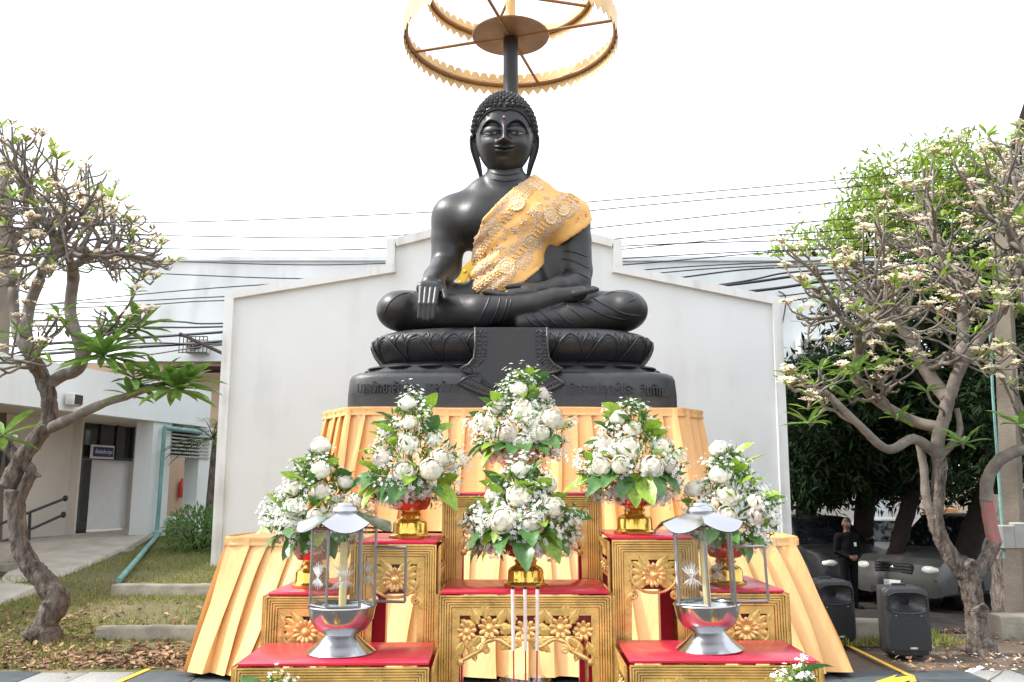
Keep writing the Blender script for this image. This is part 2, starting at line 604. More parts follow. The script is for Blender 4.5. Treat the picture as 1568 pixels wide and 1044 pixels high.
# paved terrace: slabs laid in strips that run away from the camera
pav = MB().box((0.15, 2.2, -0.06), (15, 11.8, 0.1)).build('pavement', 'mortar', smooth=False)
tag(pav, kind='structure')
rnd = random.Random(4)
slab_src = {}
def slab_mesh(w, l, m):
    k = (round(w, 2), round(l, 2), m)
    if k not in slab_src:
        o = MB().box((0, 0, 0), (w - 0.012, l - 0.012, 0.03), bev=0.004).build('slab', m, pav, local=True)
        slab_src[k] = o.data
        bpy.data.objects.remove(o)
    return slab_src[k]
px_ = -7.3
strips = []
while px_ < 7.6:
    w = 0.62
    m = 'slate'
    if abs(px_ + 3.95) < 0.32 or abs(px_ - 4.0) < 0.32: m = 'granite'; w = 0.42
    strips.append((px_, w, m))
    px_ += w
for (x, w, m) in strips:
    vis = abs(x) > 2.2
    y = 4.6 + rnd.random() * 0.5 if vis else 5.8
    l = 0.9
    while y < 8.0:
        ll = min(l, 8.1 - y)
        if ll < 0.2: break
        share('slab', slab_mesh(w, ll, m), pav, (x + w / 2, y + ll / 2, -0.008 + rnd.uniform(-.0015, .0015)))
        y += l

# yellow boundary strips painted/taped on the paving either side of the stage
def strip(pa, pb, w, z0, z1, name, label, m):
    a, b = Vector(pa), Vector(pb)
    d = (b - a).normalized(); n = Vector((-d.y, d.x, 0)) * w / 2
    o = MB().prism([(a - n), (b - n), (b + n), (a + n)], (0, 0, z1 - z0)).build(name, m, smooth=False)
    return tag(o, label, 'floor marking', 'yellow strips on the paving')
a, b = PG(150, 1058, 0.012), PG(288, 998, 0.012)
strip(a, b, 0.055, 0, 0.004, 'floor_strip', 'long yellow strip on dark paving left of the orange skirt', 'yellow_paint')
a, b = PG(1298, 988, 0.012), PG(1392, 1034, 0.012)
strip(a, b, 0.045, 0, 0.004, 'floor_strip', 'long yellow strip on dark paving beside the loudspeakers', 'yellow_paint')
q = [PG(1340, 1044, .014), PG(1374, 1033, .014), PG(1368, 1038, .014), PG(1392, 1035, .014), PG(1394, 1041, .014), PG(1380, 1046, .014)]
tag(MB().prism(q, (0, 0, 0.003)).build('floor_marking', 'yellow_paint', smooth=False), 'jagged yellow patch on the paving at the lower right', 'floor marking')
tag(MB().prism([PG(1388, 1031, .014), PG(1400, 1035, .014), PG(1404, 1044, .014), PG(1394, 1046, .014)], (0, 0, 0.006)).build('tape_roll_end', 'orange_tape', smooth=False), 'orange end piece of the yellow strip at lower right', 'floor marking')

# kerbs
def kerb(x0, x1, y, h, t, label, seed, name='concrete_kerb'):
    r = random.Random(seed)
    def fn(u, v):
        x = x0 + (x1 - x0) * u
        a = v * 5
        k = int(min(a, 4))
        z = float(gz(x, y + t)) * 0
        prof = [(0, -0.15), (0.0, h - 0.02), (0.02, h), (t - 0.02, h), (t, h - 0.02), (t, -0.15)]
        p = prof[min(int(round(v * 5)), 5)]
        n = 0.003 * math.sin(x * 5 + seed) + 0.002 * math.sin(x * 17 + seed * 2)
        return (x, y + p[0] + n * (1 if p[0] == 0 else 0), p[1] + n)
    mb = MB().grid(fn, 40, 6)
    n0 = 40
    mb.f.append(tuple(j * n0 for j in range(6))); mb.m.append(0)
    mb.f.append(tuple(j * n0 + n0 - 1 for j in range(6))[::-1]); mb.m.append(0)
    return tag(mb.build(name, 'kerb_concrete', angle=50), label, 'kerb')
kl = PG(145, 985, 0.03); kr = PG(300, 985, 0.03)
kerb(kl.x, kr.x + 0.6, kl.y, 0.19, 0.18, 'weathered low concrete kerb beside leaf litter left of the stage', 1)
k2 = P(170, 905, 11.95)
kerb(k2.x, k2.x + 2.4, 11.95, 0.33, 0.2, 'concrete kerb across the lawn below the teal pipe', 2)
kk = PG(1290, 985, 0.0)
kerb(kk.x - .6, PG(1350, 985, 0).x + 0.1, kk.y, 0.22, 0.3, 'grey concrete kerb between the two loudspeakers', 3)
ks = PG(1535, 978, -0.02)
kerb(ks.x, ks.x + 1.2, ks.y, 0.22, 0.28, 'mossy concrete kerb block right of the tree trunk', 4)

# ------------------------------------------------------------------ white gable wall behind the statue
WY = 14.0
gw = thing('gable_wall', (P(768, 900, WY).x, WY, 0), 'big white rendered wall with stepped gable top behind the statue', 'wall')
outl = [(345, 446), (604, 404), (604, 365), (770, 322), (940, 366), (940, 404), (1196, 455)]
top = [P(a_, b_, WY) for a_, b_ in outl]
base = [V(P(1210, 800, WY).x, WY, -0.3), V(P(327, 800, WY).x, WY, -0.3)]
MB().prism([V(p.x, WY + .06, p.z - (0.06 if i < 7 else 0)) for i, p in enumerate(top + base)], (0, 0.3, 0)).build('wall_face', 'white_render', gw, smooth=False)
def coping_bar(p, q, w, name='coping'):
    p, q = Vector(p), Vector(q)
    d = (q - p).normalized(); n = V(d.z, 0, -d.x) * w
    poly = [p, q, q + n, p + n]
    MB().prism([v + V(0, -0.02, 0) for v in poly], (0, 0.44, 0)).build(name, 'white_trim', gw, smooth=False)
for i in range(6):
    p, q = top[i], top[i + 1]
    if abs(p.x - q.x) < 0.15:
        s_ = 1 if p.z < q.z else -1   # vertical steps
        x0 = min(p.x, q.x) if s_ > 0 else max(p.x, q.x) - 0.0
        z0, z1 = min(p.z, q.z), max(p.z, q.z)
        MB().box((x0 + (-0.06 if s_ > 0 else 0.06), WY + 0.201, (z0 + z1) / 2 - .02), (0.15, 0.446, z1 - z0 + 0.02)).build('coping', 'white_trim', gw, smooth=False)
    else:
        coping_bar(p, q, 0.14)
for a_, b_, dx in ((top[0], base[1], 0.0), (top[6], base[0], 0.0)):
    sx = 1 if a_.x < 0 else -1
    MB().prism([a_, a_ + V(.15 * sx, 0, 0), b_ + V(.15 * sx, 0, 0), b_], (0, 0.443, 0)).build('edge_pilaster', 'white_trim', gw, smooth=False).location.y = -0.023

# gold wheel emblem fixed to the wall
gc = P(752, 443, WY - 0.03)
mat('gold_sign', (0.62, 0.40, 0.05), 0.35, 0.6, var=0.15, scale=5)
ge_ = thing('wheel_emblem', gc, 'gold spoked wheel emblem on white wall behind the statue', 'emblem')
R_ = 53 / FPX * 14.6
def ringp(r0, r1, d, n=40):
    m_ = MB()
    m_.grid(lambda u, v: (gc.x + [r0, r1, r1, r0, r0][int(round(v * 4))] * math.cos(2 * math.pi * u), gc.y + [0, 0, -d, -d, 0][int(round(v * 4))], gc.z + [r0, r1, r1, r0, r0][int(round(v * 4))] * math.sin(2 * math.pi * u)), n, 5, closed=True)
    return m_
ringp(R_ * 0.76, R_, 0.08).build('rim', 'gold_sign', ge_)
ringp(R_ * 0.05, R_ * 0.22, 0.09, 20).build('hub', 'gold_sign', ge_)
for k in range(8):
    a_ = math.pi / 8 + k * math.pi / 4
    d = V(math.cos(a_), 0, math.sin(a_)); n = V(-d.z, 0, d.x)
    MB().prism([gc + d * R_ * .2 - n * .03, gc + d * R_ * .62 - n * .03, gc + d * R_ * .78 - n * .055, gc + d * R_ * .78 + n * .055, gc + d * R_ * .62 + n * .03, gc + d * R_ * .2 + n * .03], (0, -0.06, 0)).build('spoke', 'gold_sign', ge_, smooth=False)
    for j in (0, 1):
        a2 = a_ + (j - .5) * math.pi / 8
        MB().ell((gc.x + R_ * .88 * math.cos(a2), gc.y - .08, gc.z + R_ * .88 * math.sin(a2)), (.035, .03, .035), 8, 6).build('rivet', 'gold_sign', ge_)

# ------------------------------------------------------------------ long building across the back
BY = 25.0
bl, br = P(203, 400, BY), P(1342, 404, BY)
zt = bl.z; zb_ = P(300, 553, BY).z
bb = thing('back_building', (0, BY, 0), 'long pale two storey building across the back behind the gable wall', 'building')
MB().box(((bl.x + br.x) / 2, BY + 2.5, (zt + zb_) / 2), (br.x - bl.x, 5, zt - zb_)).build('upper_storey', 'far_render', bb, smooth=False)
MB().box(((bl.x + br.x) / 2, BY + 2.5, zt + .06), (br.x - bl.x + .2, 5.2, 0.12)).build('parapet', 'far_render', bb, smooth=False)
MB().box(((bl.x - 2.0) / 2 + -1, BY + 2.4, (zb_ - .4) / 2), (abs(bl.x) - 0.0, 4.4, zb_ + .4 - .01)).build('lower_wall', 'tan_render', bb, smooth=False)
for xx in (5.5, 8.6, br.x - .3):
    MB().box((xx, BY + .3, zb_ / 2 - .4), (.35, .35, zb_ + .78)).build('column', 'far_render', bb, smooth=False)
MB().box((7, BY + 4.8, zb_ / 2 - .4), (14, .2, zb_ + .78)).build('rear_wall', 'cream_wall', bb, smooth=False)
c_ = P(322, 566, BY - .3)
MB().box((c_.x + .2, BY - .35, c_.z), (2.6, .7, .1)).build('canopy', 'brown_metal', bb, smooth=False)
# air conditioners on its wall
def aircon(pxc, pyc, w, h, label, cage=False, Y=BY):
    c = P(pxc, pyc, Y - 0.28)
    t = thing('air_conditioner', (c.x, Y - .28, c.z - h / 2), label, 'air conditioner', 'air conditioners on the back walls')
    MB().box((c.x, Y - .24, c.z), (w, .42, h), bev=.02).build('housing', 'ac_white', t)
    m_ = MB()
    for k in range(3): m_.tube([(c.x - .08 * w + math.cos(q_) * h * .12 * (k + 1), Y - .47, c.z + math.sin(q_) * h * .12 * (k + 1)) for q_ in [i * math.pi / 8 for i in range(17)]], .012, 5)
    m_.build('fan_guard', 'black_metal', t)
    MB().box((c.x + w * .1, Y - .456, c.z - .02), (w * .35, .01, h * .4)).build('grille', 'dark_frame', t, smooth=False)
    if cage:
        m_ = MB()
        for k in range(8): m_.box((c.x - w * .65 + k * w * 1.3 / 7, Y - .6, c.z - .02), (.02, .02, h * 1.15))
        for k in (-1, 0, 1): m_.box((c.x, Y - .6, c.z + k * h * .55), (w * 1.32, .025, .025))
        m_.build('cage', 'black_metal', t, smooth=False)
    return t
aircon(302, 530, .62, .42, 'caged air conditioner on back wall left of the gable wall', True)
aircon(1236, 531, .55, .5, 'white air conditioner high on back wall right of the gable wall')
# bits of conduit
tag(MB().tube(catmull([P(1192, 446, 24.9), P(1203, 455, 24.9), P(1200, 485, 24.9), P(1194, 508, 24.9)], 6), .02, 6).build('loose_cable', 'wire_black'), 'loose dark cable dangling beside the right end of the gable wall', 'cable')

# ------------------------------------------------------------------ left building (facade runs away from the camera)
FA, FB = V(-8.0, 13.3, 0), V(-6.7, 18.8, 0)
fdir = (FB - FA).normalized(); fn_ = V(fdir.y, -fdir.x, 0)      # normal towards +X
def PF(px, py, d=0.0):
    o = FA - fn_ * d
    r = ray(px, py)
    t = (o.dot(fn_)) / (r.dot(fn_))
    return V(r.x * t, r.y * t, CH + r.z * t)
def fpt(s, d, z):
    p = FA + fdir * s - fn_ * d
    return V(p.x, p.y, z)
FZ = 0.70
lb = thing('office_building', (FA.x - 1, FA.y, 0), 'white single storey building with deep porch and louvres on the left', 'building')
def fbox(s0, s1, d0, d1, z0, z1, name, m, parent=None):
    poly = [fpt(s0, d0, z0), fpt(s1, d0, z0), fpt(s1, d1, z0), fpt(s0, d1, z0)]
    return MB().prism(poly, (0, 0, z1 - z0)).build(name, m, parent or lb, smooth=False)
def s_of(px, d):
    p = PF(px, 700, d)
    return (p - FA).dot(fdir)
sE = s_of(318, 0)
fbox(-5, sE, 0, .2, 2.93, 3.72, 'fascia', 'white_render')
fbox(-5, sE, .2, 4.5, 2.96, 3.66, 'roof_slab', 'cream_wall')
fbox(-5, s_of(112, 1.7), 1.7, 1.95, -.2, 2.955, 'wall', 'cream_wall')
fbox(s_of(112, 1.7), s_of(122, 1.5), 1.5, 1.72, FZ, 2.955, 'door_jamb', 'cream_wall')
fbox(s_of(140, 1.9), s_of(205, 1.9), 1.9, 2.0, FZ + .05, 2.25, 'door_panel', 'sign_white')
fbox(s_of(122, 1.85), s_of(199, 1.85), 1.83, 1.88, 2.26, 2.95, 'transom_window', 'dark_glass')
for k in range(4):
    s0 = s_of(122, 1.85); s1 = s_of(199, 1.85)
    sx_ = s0 + (s1 - s0) * k / 3
    fbox(sx_ - .03, sx_ + .03, 1.79, 1.83, 2.26, 2.95, 'mullion', 'dark_frame')
fbox(s_of(122, 1.85), s_of(199, 1.85), 1.785, 1.83, 2.2, 2.26, 'transom_bar', 'dark_frame')
fbox(s_of(122, 1.9), s_of(140, 1.9), 1.88, 1.95, FZ, 2.2, 'door_leaf', 'dark_glass')
fbox(s_of(199, 1.9), s_of(207, 1.9), 1.6, 2.0, FZ, 2.955, 'wall', 'cream_wall')
fbox(s_of(112, 3.2), sE, 3.2, 3.4, -.2, 2.955, 'rear_wall', 'cream_wall')
fbox(s_of(226, 0.15), s_of(255, 0.15), .06, .45, -.1, 2.93, 'column', 'white_render')
fbox(s_of(299, 0.15), s_of(318, 0.15), .06, .4, -.1, 2.93, 'column', 'white_render')
sl0, sl1 = s_of(257, .1), s_of(316, .1)
fbox(sl0, sl1, .3, .36, 2.28, 2.93, 'louvre_back', 'dark_frame')
for k in range(9):
    z0 = 2.25 + k * .074
    fbox(sl0, sl1, .02, .2, z0, z0 + .03, 'louvre_slat', 'louvre_grey')
fbox(sl0 + .3, sl1 - .4, .1, .35, FZ + .22, FZ + .33, 'window_sill', 'white_render')
fbox(sl0, sl1, .12, .3, -.2, FZ + .215, 'plinth_wall', 'kerb_concrete')
sxe = s_of(275, 2.2)
fbox(s_of(257, 2.2), s_of(300, 2.2), 2.2, 2.4, FZ, 2.6, 'inner_wall', 'tan_render')
fbox(s_of(-80, 1.0), sE, 0.3, 3.3, -.3, FZ, 'porch_floor', 'concrete')
fbox(-1.6, s_of(15, 1.65), 1.62, 1.69, 1.6, 2.5, 'window', 'dark_glass')
sg = PF(158, 692, 1.7)
ds = thing('door_sign', sg, 'small blue sign board beside the porch doorway', 'sign')
s_c = (sg - FA).dot(fdir)
o_ = fbox(s_c - .34, s_c + .34, 1.70, 1.74, sg.z - .14, sg.z + .14, 'board', 'sign_white', ds)
fbox(s_c - .30, s_c + .30, 1.685, 1.70, sg.z - .10, sg.z + .10, 'panel', 'sign_blue', ds)
def text_mesh(body, size, depth, parent, m, origin, xdir, up, name='lettering', align='CENTER', width=None):
    c = bpy.data.curves.new('t', 'FONT')
    c.body = body; c.size = size; c.extrude = depth; c.resolution_u = 3
    c.align_x = align; c.align_y = 'CENTER'
    o = bpy.data.objects.new('t', c); COL.objects.link(o)
    dg = bpy.context.evaluated_depsgraph_get(); dg.update()
    me = bpy.data.meshes.new_from_object(o.evaluated_get(dg))
    bpy.data.objects.remove(o)
    co = np.empty(len(me.vertices) * 3); me.vertices.foreach_get('co', co); co = co.reshape(-1, 3)
    if width:
        w0 = co[:, 0].max() - co[:, 0].min(); co[:, 0] *= width / w0
    X, U = np.array(xdir, float), np.array(up, float)
    N = np.cross(X, U)
    w = np.array(origin)[None] + co[:, :1] * X + co[:, 1:2] * U + co[:, 2:3] * N
    me.vertices.foreach_set('co', w.ravel()); me.update()
    finish(me, m, False, 0)
    return link(name, me, parent)
text_mesh('ห้องประชุม', .11, .004, ds, 'sign_white', fpt(s_c, 1.68, sg.z), fdir, (0, 0, 1), width=.5)
tag(MB().lathe([(.06, 0), (.07, .02), (.07, .36), (.03, .42), (.03, .47)], 12, tuple(PF(277, 762, 2.1))).build('fire_extinguisher', 'red_extinguisher'), 'small fire extinguisher on inner wall under the louvres', 'extinguisher')
c_ = PF(104, 612, 0); 
t_ = thing('wall_lamp', c_, 'small grey flood lamp on white fascia behind the left tree', 'lamp')
MB().box((c_.x + .1, c_.y, c_.z), (.16, .3, .22), bev=.02).build('lamp_body', 'ac_white', t_)
MB().box((c_.x + .19, c_.y, c_.z), (.02, .24, .16)).build('lens', 'dark_glass', t_, smooth=False)
# ramp, steps and rail
rp_ = [P(-60, 950, 11.3), P(96, 905, 12.1), P(228, 819, 16.9), P(86, 815, 17.0)]
rt = [V(p.x, p.y, z) for p, z in zip([PG(-60, 950, .12), PG(96, 906, .14), PG(230, 820, FZ), PG(60, 826, FZ)], (.12, .14, FZ + .006, FZ + .006))]
rmp = MB()
rmp.add(rt + [V(p.x, p.y, -.3) for p in rt], [(0, 1, 2, 3), (4, 7, 6, 5), (0, 4, 5, 1), (1, 5, 6, 2), (2, 6, 7, 3), (3, 7, 4, 0)])
tag(rmp.build('ramp', 'concrete', smooth=False), kind='structure')
rk = MB()
a_, b_ = rt[1], rt[2]
n_ = V((b_ - a_).y, -(b_ - a_).x, 0).normalized() * .12
rk.add([a_, b_, b_ + n_, a_ + n_] + [p + V(0, 0, .03) for p in (a_, b_, b_ + n_, a_ + n_)] + [V(p.x, p.y, -.3) for p in (a_, b_, b_ + n_, a_ + n_)],
       [(4, 5, 6, 7), (0, 1, 5, 4), (7, 6, 10, 11), (4, 7, 11, 8), (5, 9, 10, 6)])
tag(rk.build('ramp_kerb', 'kerb_concrete', smooth=False), 'weathered concrete side kerb of the ramp left of the lawn', 'kerb')
st = thing('side_steps', PG(10, 880, .4), 'dark edged concrete steps at far left beside the ramp', 'steps')
for k in range(4):
    c_ = PG(2 - k * 3, 884 - k * 9, .3 + k * .09)
    MB().box((c_.x - .3, c_.y, .13 + k * .11), (1.1, .32, .1)).build('step', 'kerb_concrete', st, smooth=False)
hr = thing('handrail', PF(45, 830, .9), 'black metal handrail along the porch wall at far left', 'railing')
for (q0, q1) in (((-30, 814), (100, 763)), ((-30, 845), (97, 788))):
    MB().tube([PF(*q0, 1.2), PF(*q1, 1.2)], .025, 6).build('rail', 'black_metal', hr)
MB().tube([PF(46, 786, 1.2), PF(44, 832, 1.2)], .025, 6).build('post', 'black_metal', hr)
for q0 in ((100, 763), (97, 788)): MB().ell(PF(*q0, 1.2), (.05, .05, .06), 8, 6).build('end_cap', 'black_metal', hr)
# teal drain pipe
dp = thing('drain_pipe', PG(240, 822, .5), 'teal plastic drain pipe down the porch column and over the lawn', 'pipe')
MB().tube([PF(252, 655, -.06), PF(247, 720, -.06), PF(243, 780, -.06), PF(240, 815, -.06)], .038, 10).build('downpipe', 'teal_pipe', dp)
MB().tube([PF(252, 655, -.06), PF(308, 662, -.06)], .045, 10).build('branch_pipe', 'teal_pipe', dp)
pe = PF(240, 817, -.06)
pg = PG(182, 889, .36)
MB().tube([pe, pe + V(.1, -.2, -.02), pg], .042, 10).build('ground_pipe', 'teal_pipe', dp)
MB().ell(pe, (.09, .09, .07), 10, 6).build('elbow', 'teal_pipe', dp)
# ------------------------------------------------------------------ the statue
mat('bronze', (0.016, 0.017, 0.0195), 0.43, 0.0, col2=(0.026, 0.0235, 0.0215), scale=3, bump=0.1, bscale=28, spec=0.5, rvar=0.10, detail=8)
mat('bronze_relief', (0.018, 0.0185, 0.0205), 0.45, 0.0, var=0.3, scale=8, bump=0.25, bscale=60, spec=0.6, rvar=0.08)
mat('eye_shell', (0.2, 0.2, 0.195), 0.3, var=0.1, scale=30)
mat('urna_gem', (0.30, 0.13, 0.2), 0.15, var=0.2, spec=0.8)
SY = 10.0
ST_FRONT = 8.95
Z2 = P(784, 626, ST_FRONT + .05).z            # top of upper stage
statue = thing('buddha_statue', (P(784, 626, 10.2).x, 10.2, Z2), 'huge black seated buddha statue on lotus plinth, earth touching pose', 'statue')

body = SDF((-2.1, 9.0, Z2 + 0.55), (2.2, 11.2, 6.0), 0.02)
torso = SDF((-2.1, 9.0, Z2 + 0.55), (2.2, 11.2, 6.0), 0.02)
def p(px, py, Y): return np.array(P(px, py, Y))
YB = 10.15
def tor(S):
    S.ell(p(775, 336, YB + .05), (.60, .37, .50), .1)                # chest
    S.ell(p(778, 392, YB), (.40, .34, .55), .1)                      # waist / belly
    S.ell(p(782, 440, YB), (.46, .40, .42), .1)
    S.cone(p(702, 334, YB + .05), p(864, 335, YB + .05), .2, .2, .08)   # shoulder girdle
    S.cone(p(742, 293, YB + .05), p(808, 293, YB + .05), .15, .15, .1)
    S.cone(p(752, 288, YB + .06), p(698, 333, YB + .06), .12, .19, .2)
    S.cone(p(798, 288, YB + .06), p(866, 334, YB + .06), .12, .18, .2)
    S.ell(p(735, 335, YB - .2), (.27, .2, .25), .12)                 # breast
    S.ell(p(815, 335, YB - .2), (.27, .2, .25), .12)
tor(body); tor(torso)
body.cone(p(774, 292, YB), p(773, 235, YB - .02), .235, .215, .07)      # neck
body.cone(p(774, 283, YB - .02), p(774, 279, YB - .02), .255, .25, .03)
# right arm (viewer left): upper arm, forearm reaching forward over the knee
sh_r, el_r, wr_r = p(694, 335, YB + .05), p(683, 408, YB + .02), p(664, 432, 9.62)
for S in (body,):
    S.cone(sh_r, p(687, 366, YB + .05), .25, .215, .2)
    S.cone(p(687, 366, YB + .05), el_r, .215, .185, .03)
    S.cone(el_r, p(668, 425, 9.8), .185, .15, .05)
    S.cone(p(668, 425, 9.8), wr_r, .15, .115, .03)
# left arm (viewer right)
sh_l, el_l, wr_l = p(873, 338, YB + .05), p(884, 415, YB + .03), p(832, 443, 9.66)
def arm_l(S):
    S.cone(sh_l, p(880, 368, YB + .06), .23, .2, .2)
    S.cone(p(880, 368, YB + .06), el_l, .205, .185, .03)
arm_l(body); body.ell(p(842, 405, YB + .12), (.24, .22, .5), .1); torso.cone(p(869, 338, YB + .05), p(878, 364, YB + .06), .245, .235, .15)
body.cone(el_l, p(884, 432, YB - .05), .175, .16, .05)
body.cone(p(884, 432, YB - .05), p(856, 438, 9.82), .155, .12, .05)
body.cone(p(856, 438, 9.82), wr_l, .12, .085, .03)
# legs
kn_r, kn_l = p(628, 478, 9.85), p(946, 477, 9.9)
body.cone(p(740, 465, 10.25), kn_r, .30, .235, .1)
body.ell(p(612, 476, 9.82), (.27, .33, .235), .08)
body.cone(kn_r, p(735, 477, 9.50), .225, .19, .06)
body.cone(p(735, 477, 9.50), p(815, 466, 9.46), .19, .125, .03)
body.cone(p(815, 466, 9.46), p(850, 455, 9.5), .125, .11, .03)
body.cone(p(815, 475, 10.3), kn_l, .30, .235, .1)
body.ell(p(958, 476, 9.88), (.26, .33, .235), .08)
body.cone(kn_l, p(870, 487, 9.52), .215, .165, .06)
body.cone(p(870, 487, 9.52), p(800, 494, 9.46), .165, .1, .03)
body.cone(p(700, 490, 10.0), p(860, 490, 10.0), .2, .2, .1)
# right foot lying sole up on the left thigh, hands with five fingers: modelled on finer grids
extra = []
foot = SDF(p(800, 470, 9.2), p(935, 425, 10.0), .009)
foot.cone(p(830, 460, 9.48), p(850, 455, 9.5), .115, .11, .03)
foot.cone(p(850, 455, 9.5), p(888, 449, 9.56), .105, .085, .03)
for k in range(5):
    foot.cone(p(880, 450 - k * .6, 9.47 + k * .055), p(914 - k * 1.3, 443 - k * .5, 9.45 + k * .055), .042, .028, .012)
extra.append(foot)
body.cone(wr_l, p(815, 447, 9.58), .085, .08, .03)
lh = SDF(p(725, 470, 9.25), p(850, 425, 9.95), .009)
lh.cone(wr_l, p(808, 447, 9.55), .085, .08, .03, sq=.8)
lh.cone(p(812, 449, 9.50), p(780, 451, 9.50), .075, .065, .03)
for k, (L0, L1) in enumerate(((741, 446.5), (745, 445.6), (749, 445.0), (757, 444.6))):
    yy = 9.42 + k * .072
    lh.chain([p(786, 452, yy), p(765, 451, yy), p(L0, L1, yy + .01)], [.04, .036, .026], .01)
lh.chain([p(824, 441, 9.60), p(800, 437.5, 9.56), p(776, 439, 9.54)], [.05, .042, .028], .015)
extra.append(lh)
rh = SDF(p(628, 500, 9.05), p(700, 415, 9.85), .0075)
rh.cone(p(666, 428, 9.7), wr_r, .13, .115, .03)
rh.cone(wr_r, p(659, 435, 9.47), .115, .11, .04, sq=1.2)
rh.cone(p(648, 441, 9.38), p(668, 441, 9.38), .08, .08, .03)
for k, (x0, x1, ye) in enumerate(((645.5, 641.8, 486), (653.3, 648.4, 488), (661.2, 655.2, 488.5), (669, 662.3, 486.5))):
    rh.chain([p(x0, 443, 9.32), p((x0 + x1) / 2, 465, 9.235), p(x1, ye, 9.235)], [.036, .0295, .0235], .006)
rh.chain([p(674, 436, 9.45), p(680, 447, 9.34), p(682, 456.5, 9.28)], [.06, .04, .026], .02)
extra.append(rh)
body.cone(p(668, 425, 9.8), p(662, 433, 9.55), .13, .11, .03)
bv, bf = body.mesh()
bv = relax(bv, bf, 3, .5)
for S_ in extra:
    ev, ef = S_.mesh()
    ev = relax(ev, ef, 2, .45)
    bf = np.concatenate([bf, ef + len(bv)]); bv = np.concatenate([bv, ev])
nb_body = len(bv)

# head --------------------------------------------------------------
NZ, NT = 250, 288
zz = np.sin(np.linspace(-math.pi / 2, math.pi / 2, NZ))
th = np.linspace(0, 1, NT, endpoint=False)
th = 2 * math.pi * th
th = th + 0.32 * np.sin(2 * th) * 0 - 0.35 * np.cos(th) * 1.0      # denser towards the front (-y at -pi/2)
TT, ZZ = np.meshgrid(th, zz)
zc = 0.05
Zh = np.where(ZZ < 0, zc + 0.475 * ZZ, zc + 0.46 * ZZ)
rad = np.maximum(1 - np.abs(ZZ) ** 2.25, 0) ** (1 / 2.25)
taper = 1 - 0.19 * np.clip(-(Zh - 0.02) / 0.44, 0, 1) ** 1.6
A = 0.355 * rad * taper
cs, sn = np.cos(TT), np.sin(TT)
e_ = 2 / 2.25
Xh = A * np.sign(cs) * np.abs(cs) ** e_
Bf = 0.385 * rad * (1 - 0.05 * np.clip(-Zh / .4, 0, 1))
Bb = 0.40 * rad * (1 - 0.25 * np.clip(-Zh / .4, 0, 1))
Yh = np.where(sn < 0, Bf, Bb) * np.sign(sn) * np.abs(sn) ** e_
ax = np.abs(Xh)
front = sstep(-0.02, -0.2, Yh) * sstep(.34, .27, ax)
g = lambda x, s: np.exp(-(x / s) ** 2)
zbrow = np.where(ax < .165, .195 - ((.165 - ax) / .135) ** 2 * .075, .195 - ((ax - .165) / .125) ** 2 * .12)
xm = sstep(.015, .05, ax) * sstep(.31, .26, ax)
D = 0.012 * g(zbrow + .012 - Zh, .018) * xm
D -= 0.045 * sstep(.0, .022, zbrow - Zh) * sstep(-.09, .06, Zh) * xm
ez = .068
le = np.clip(1 - ((ax - .158) / .128) ** 2 - ((Zh - ez - .012) / .062) ** 2, 0, 1)
D += 0.058 * le ** .6
zs = .043 + .012 * ((ax - .158) / .1) ** 2
D -= 0.014 * g(Zh - zs, .007) * sstep(.13, .1, np.abs(ax - .158))
D += 0.010 * g(Zh - (zs - .03), .012) * sstep(.12, .08, np.abs(ax - .158))
prn = np.interp(Zh, [-.105, -.078, -.05, .0, .08, .14, .2], [0, .085, .118, .092, .062, .03, 0.0])
hwn = np.interp(Zh, [-.1, -.05, .0, .08, .16], [.06, .052, .036, .03, .04])
D += prn * np.exp(-np.abs(Xh / hwn) ** 2.2)
D += 0.05 * g(ax - .062, .026) * g(Zh + .062, .026)
D -= 0.03 * g(ax - .03, .014) * g(Zh + .088, .008)
D += 0.035 * g(Xh, .13) * g(Zh + .15, .10)
zu = -.138 + .010 * np.minimum(ax / .05, 1) - .018 * np.clip((ax - .03) / .1, 0, 1) + .014 * (ax / .125) ** 2
lip = np.clip(1 - (ax / .135) ** 2, 0, 1)
D += 0.026 * g(Zh - zu, .014) * lip ** .6
zm = -.158 + .024 * (ax / .125) ** 2 - .006 * g(Xh, .02)
D -= 0.030 * g(Zh - zm, .007) * sstep(.145, .11, ax)
D += 0.036 * g(Zh - (zm - .026), .018) * np.clip(1 - (ax / .108) ** 2, 0, 1) ** .6
D -= 0.018 * g(Zh + .232, .022) * g(Xh, .09)
D -= 0.010 * g(Xh, .012) * g(Zh + .11, .018)
D += 0.035 * g(Xh, .085) * g(Zh + .315, .07)
D += 0.018 * g(ax - .2, .1) * g(Zh + .05, .1)
Yh2 = Yh - D * front
def hairline(x_):
    a = np.abs(x_)
    return .335 - .018 * g(a, .03) - .23 * np.clip(a / .35, 0, 1.1) ** 3.6
def is_hair(x_, y_, z_):
    return ((y_ < 0.0) & (z_ > hairline(x_))) | ((y_ >= 0.0) & (z_ > .02 - .9 * np.clip(y_ - .1, 0, .25))) 
hm = is_hair(Xh, Yh, Zh)
hair_off = np.where(hm, 0.035, 0.0)
ush = 0.06 * np.exp(-((Xh / .2) ** 2 + ((Yh - .06) / .22) ** 2)) * sstep(.3, .45, Zh)
nrm = np.stack([Xh / .36 ** 2, Yh / .39 ** 2, (Zh - zc) / .46 ** 2], -1)
nrm /= np.maximum(np.linalg.norm(nrm, axis=-1, keepdims=True), 1e-6)
HV = np.stack([Xh, Yh2, Zh], -1) + nrm * hair_off[..., None]
HV[..., 2] += ush
hv = HV.reshape(-1, 3)
hf = []
for i in range(NZ - 1):
    a0 = np.arange(NT); a1 = (a0 + 1) % NT
    hf.append(np.stack([i * NT + a0, i * NT + a1, (i + 1) * NT + a1, (i + 1) * NT + a0], 1))
hf = np.concatenate(hf)
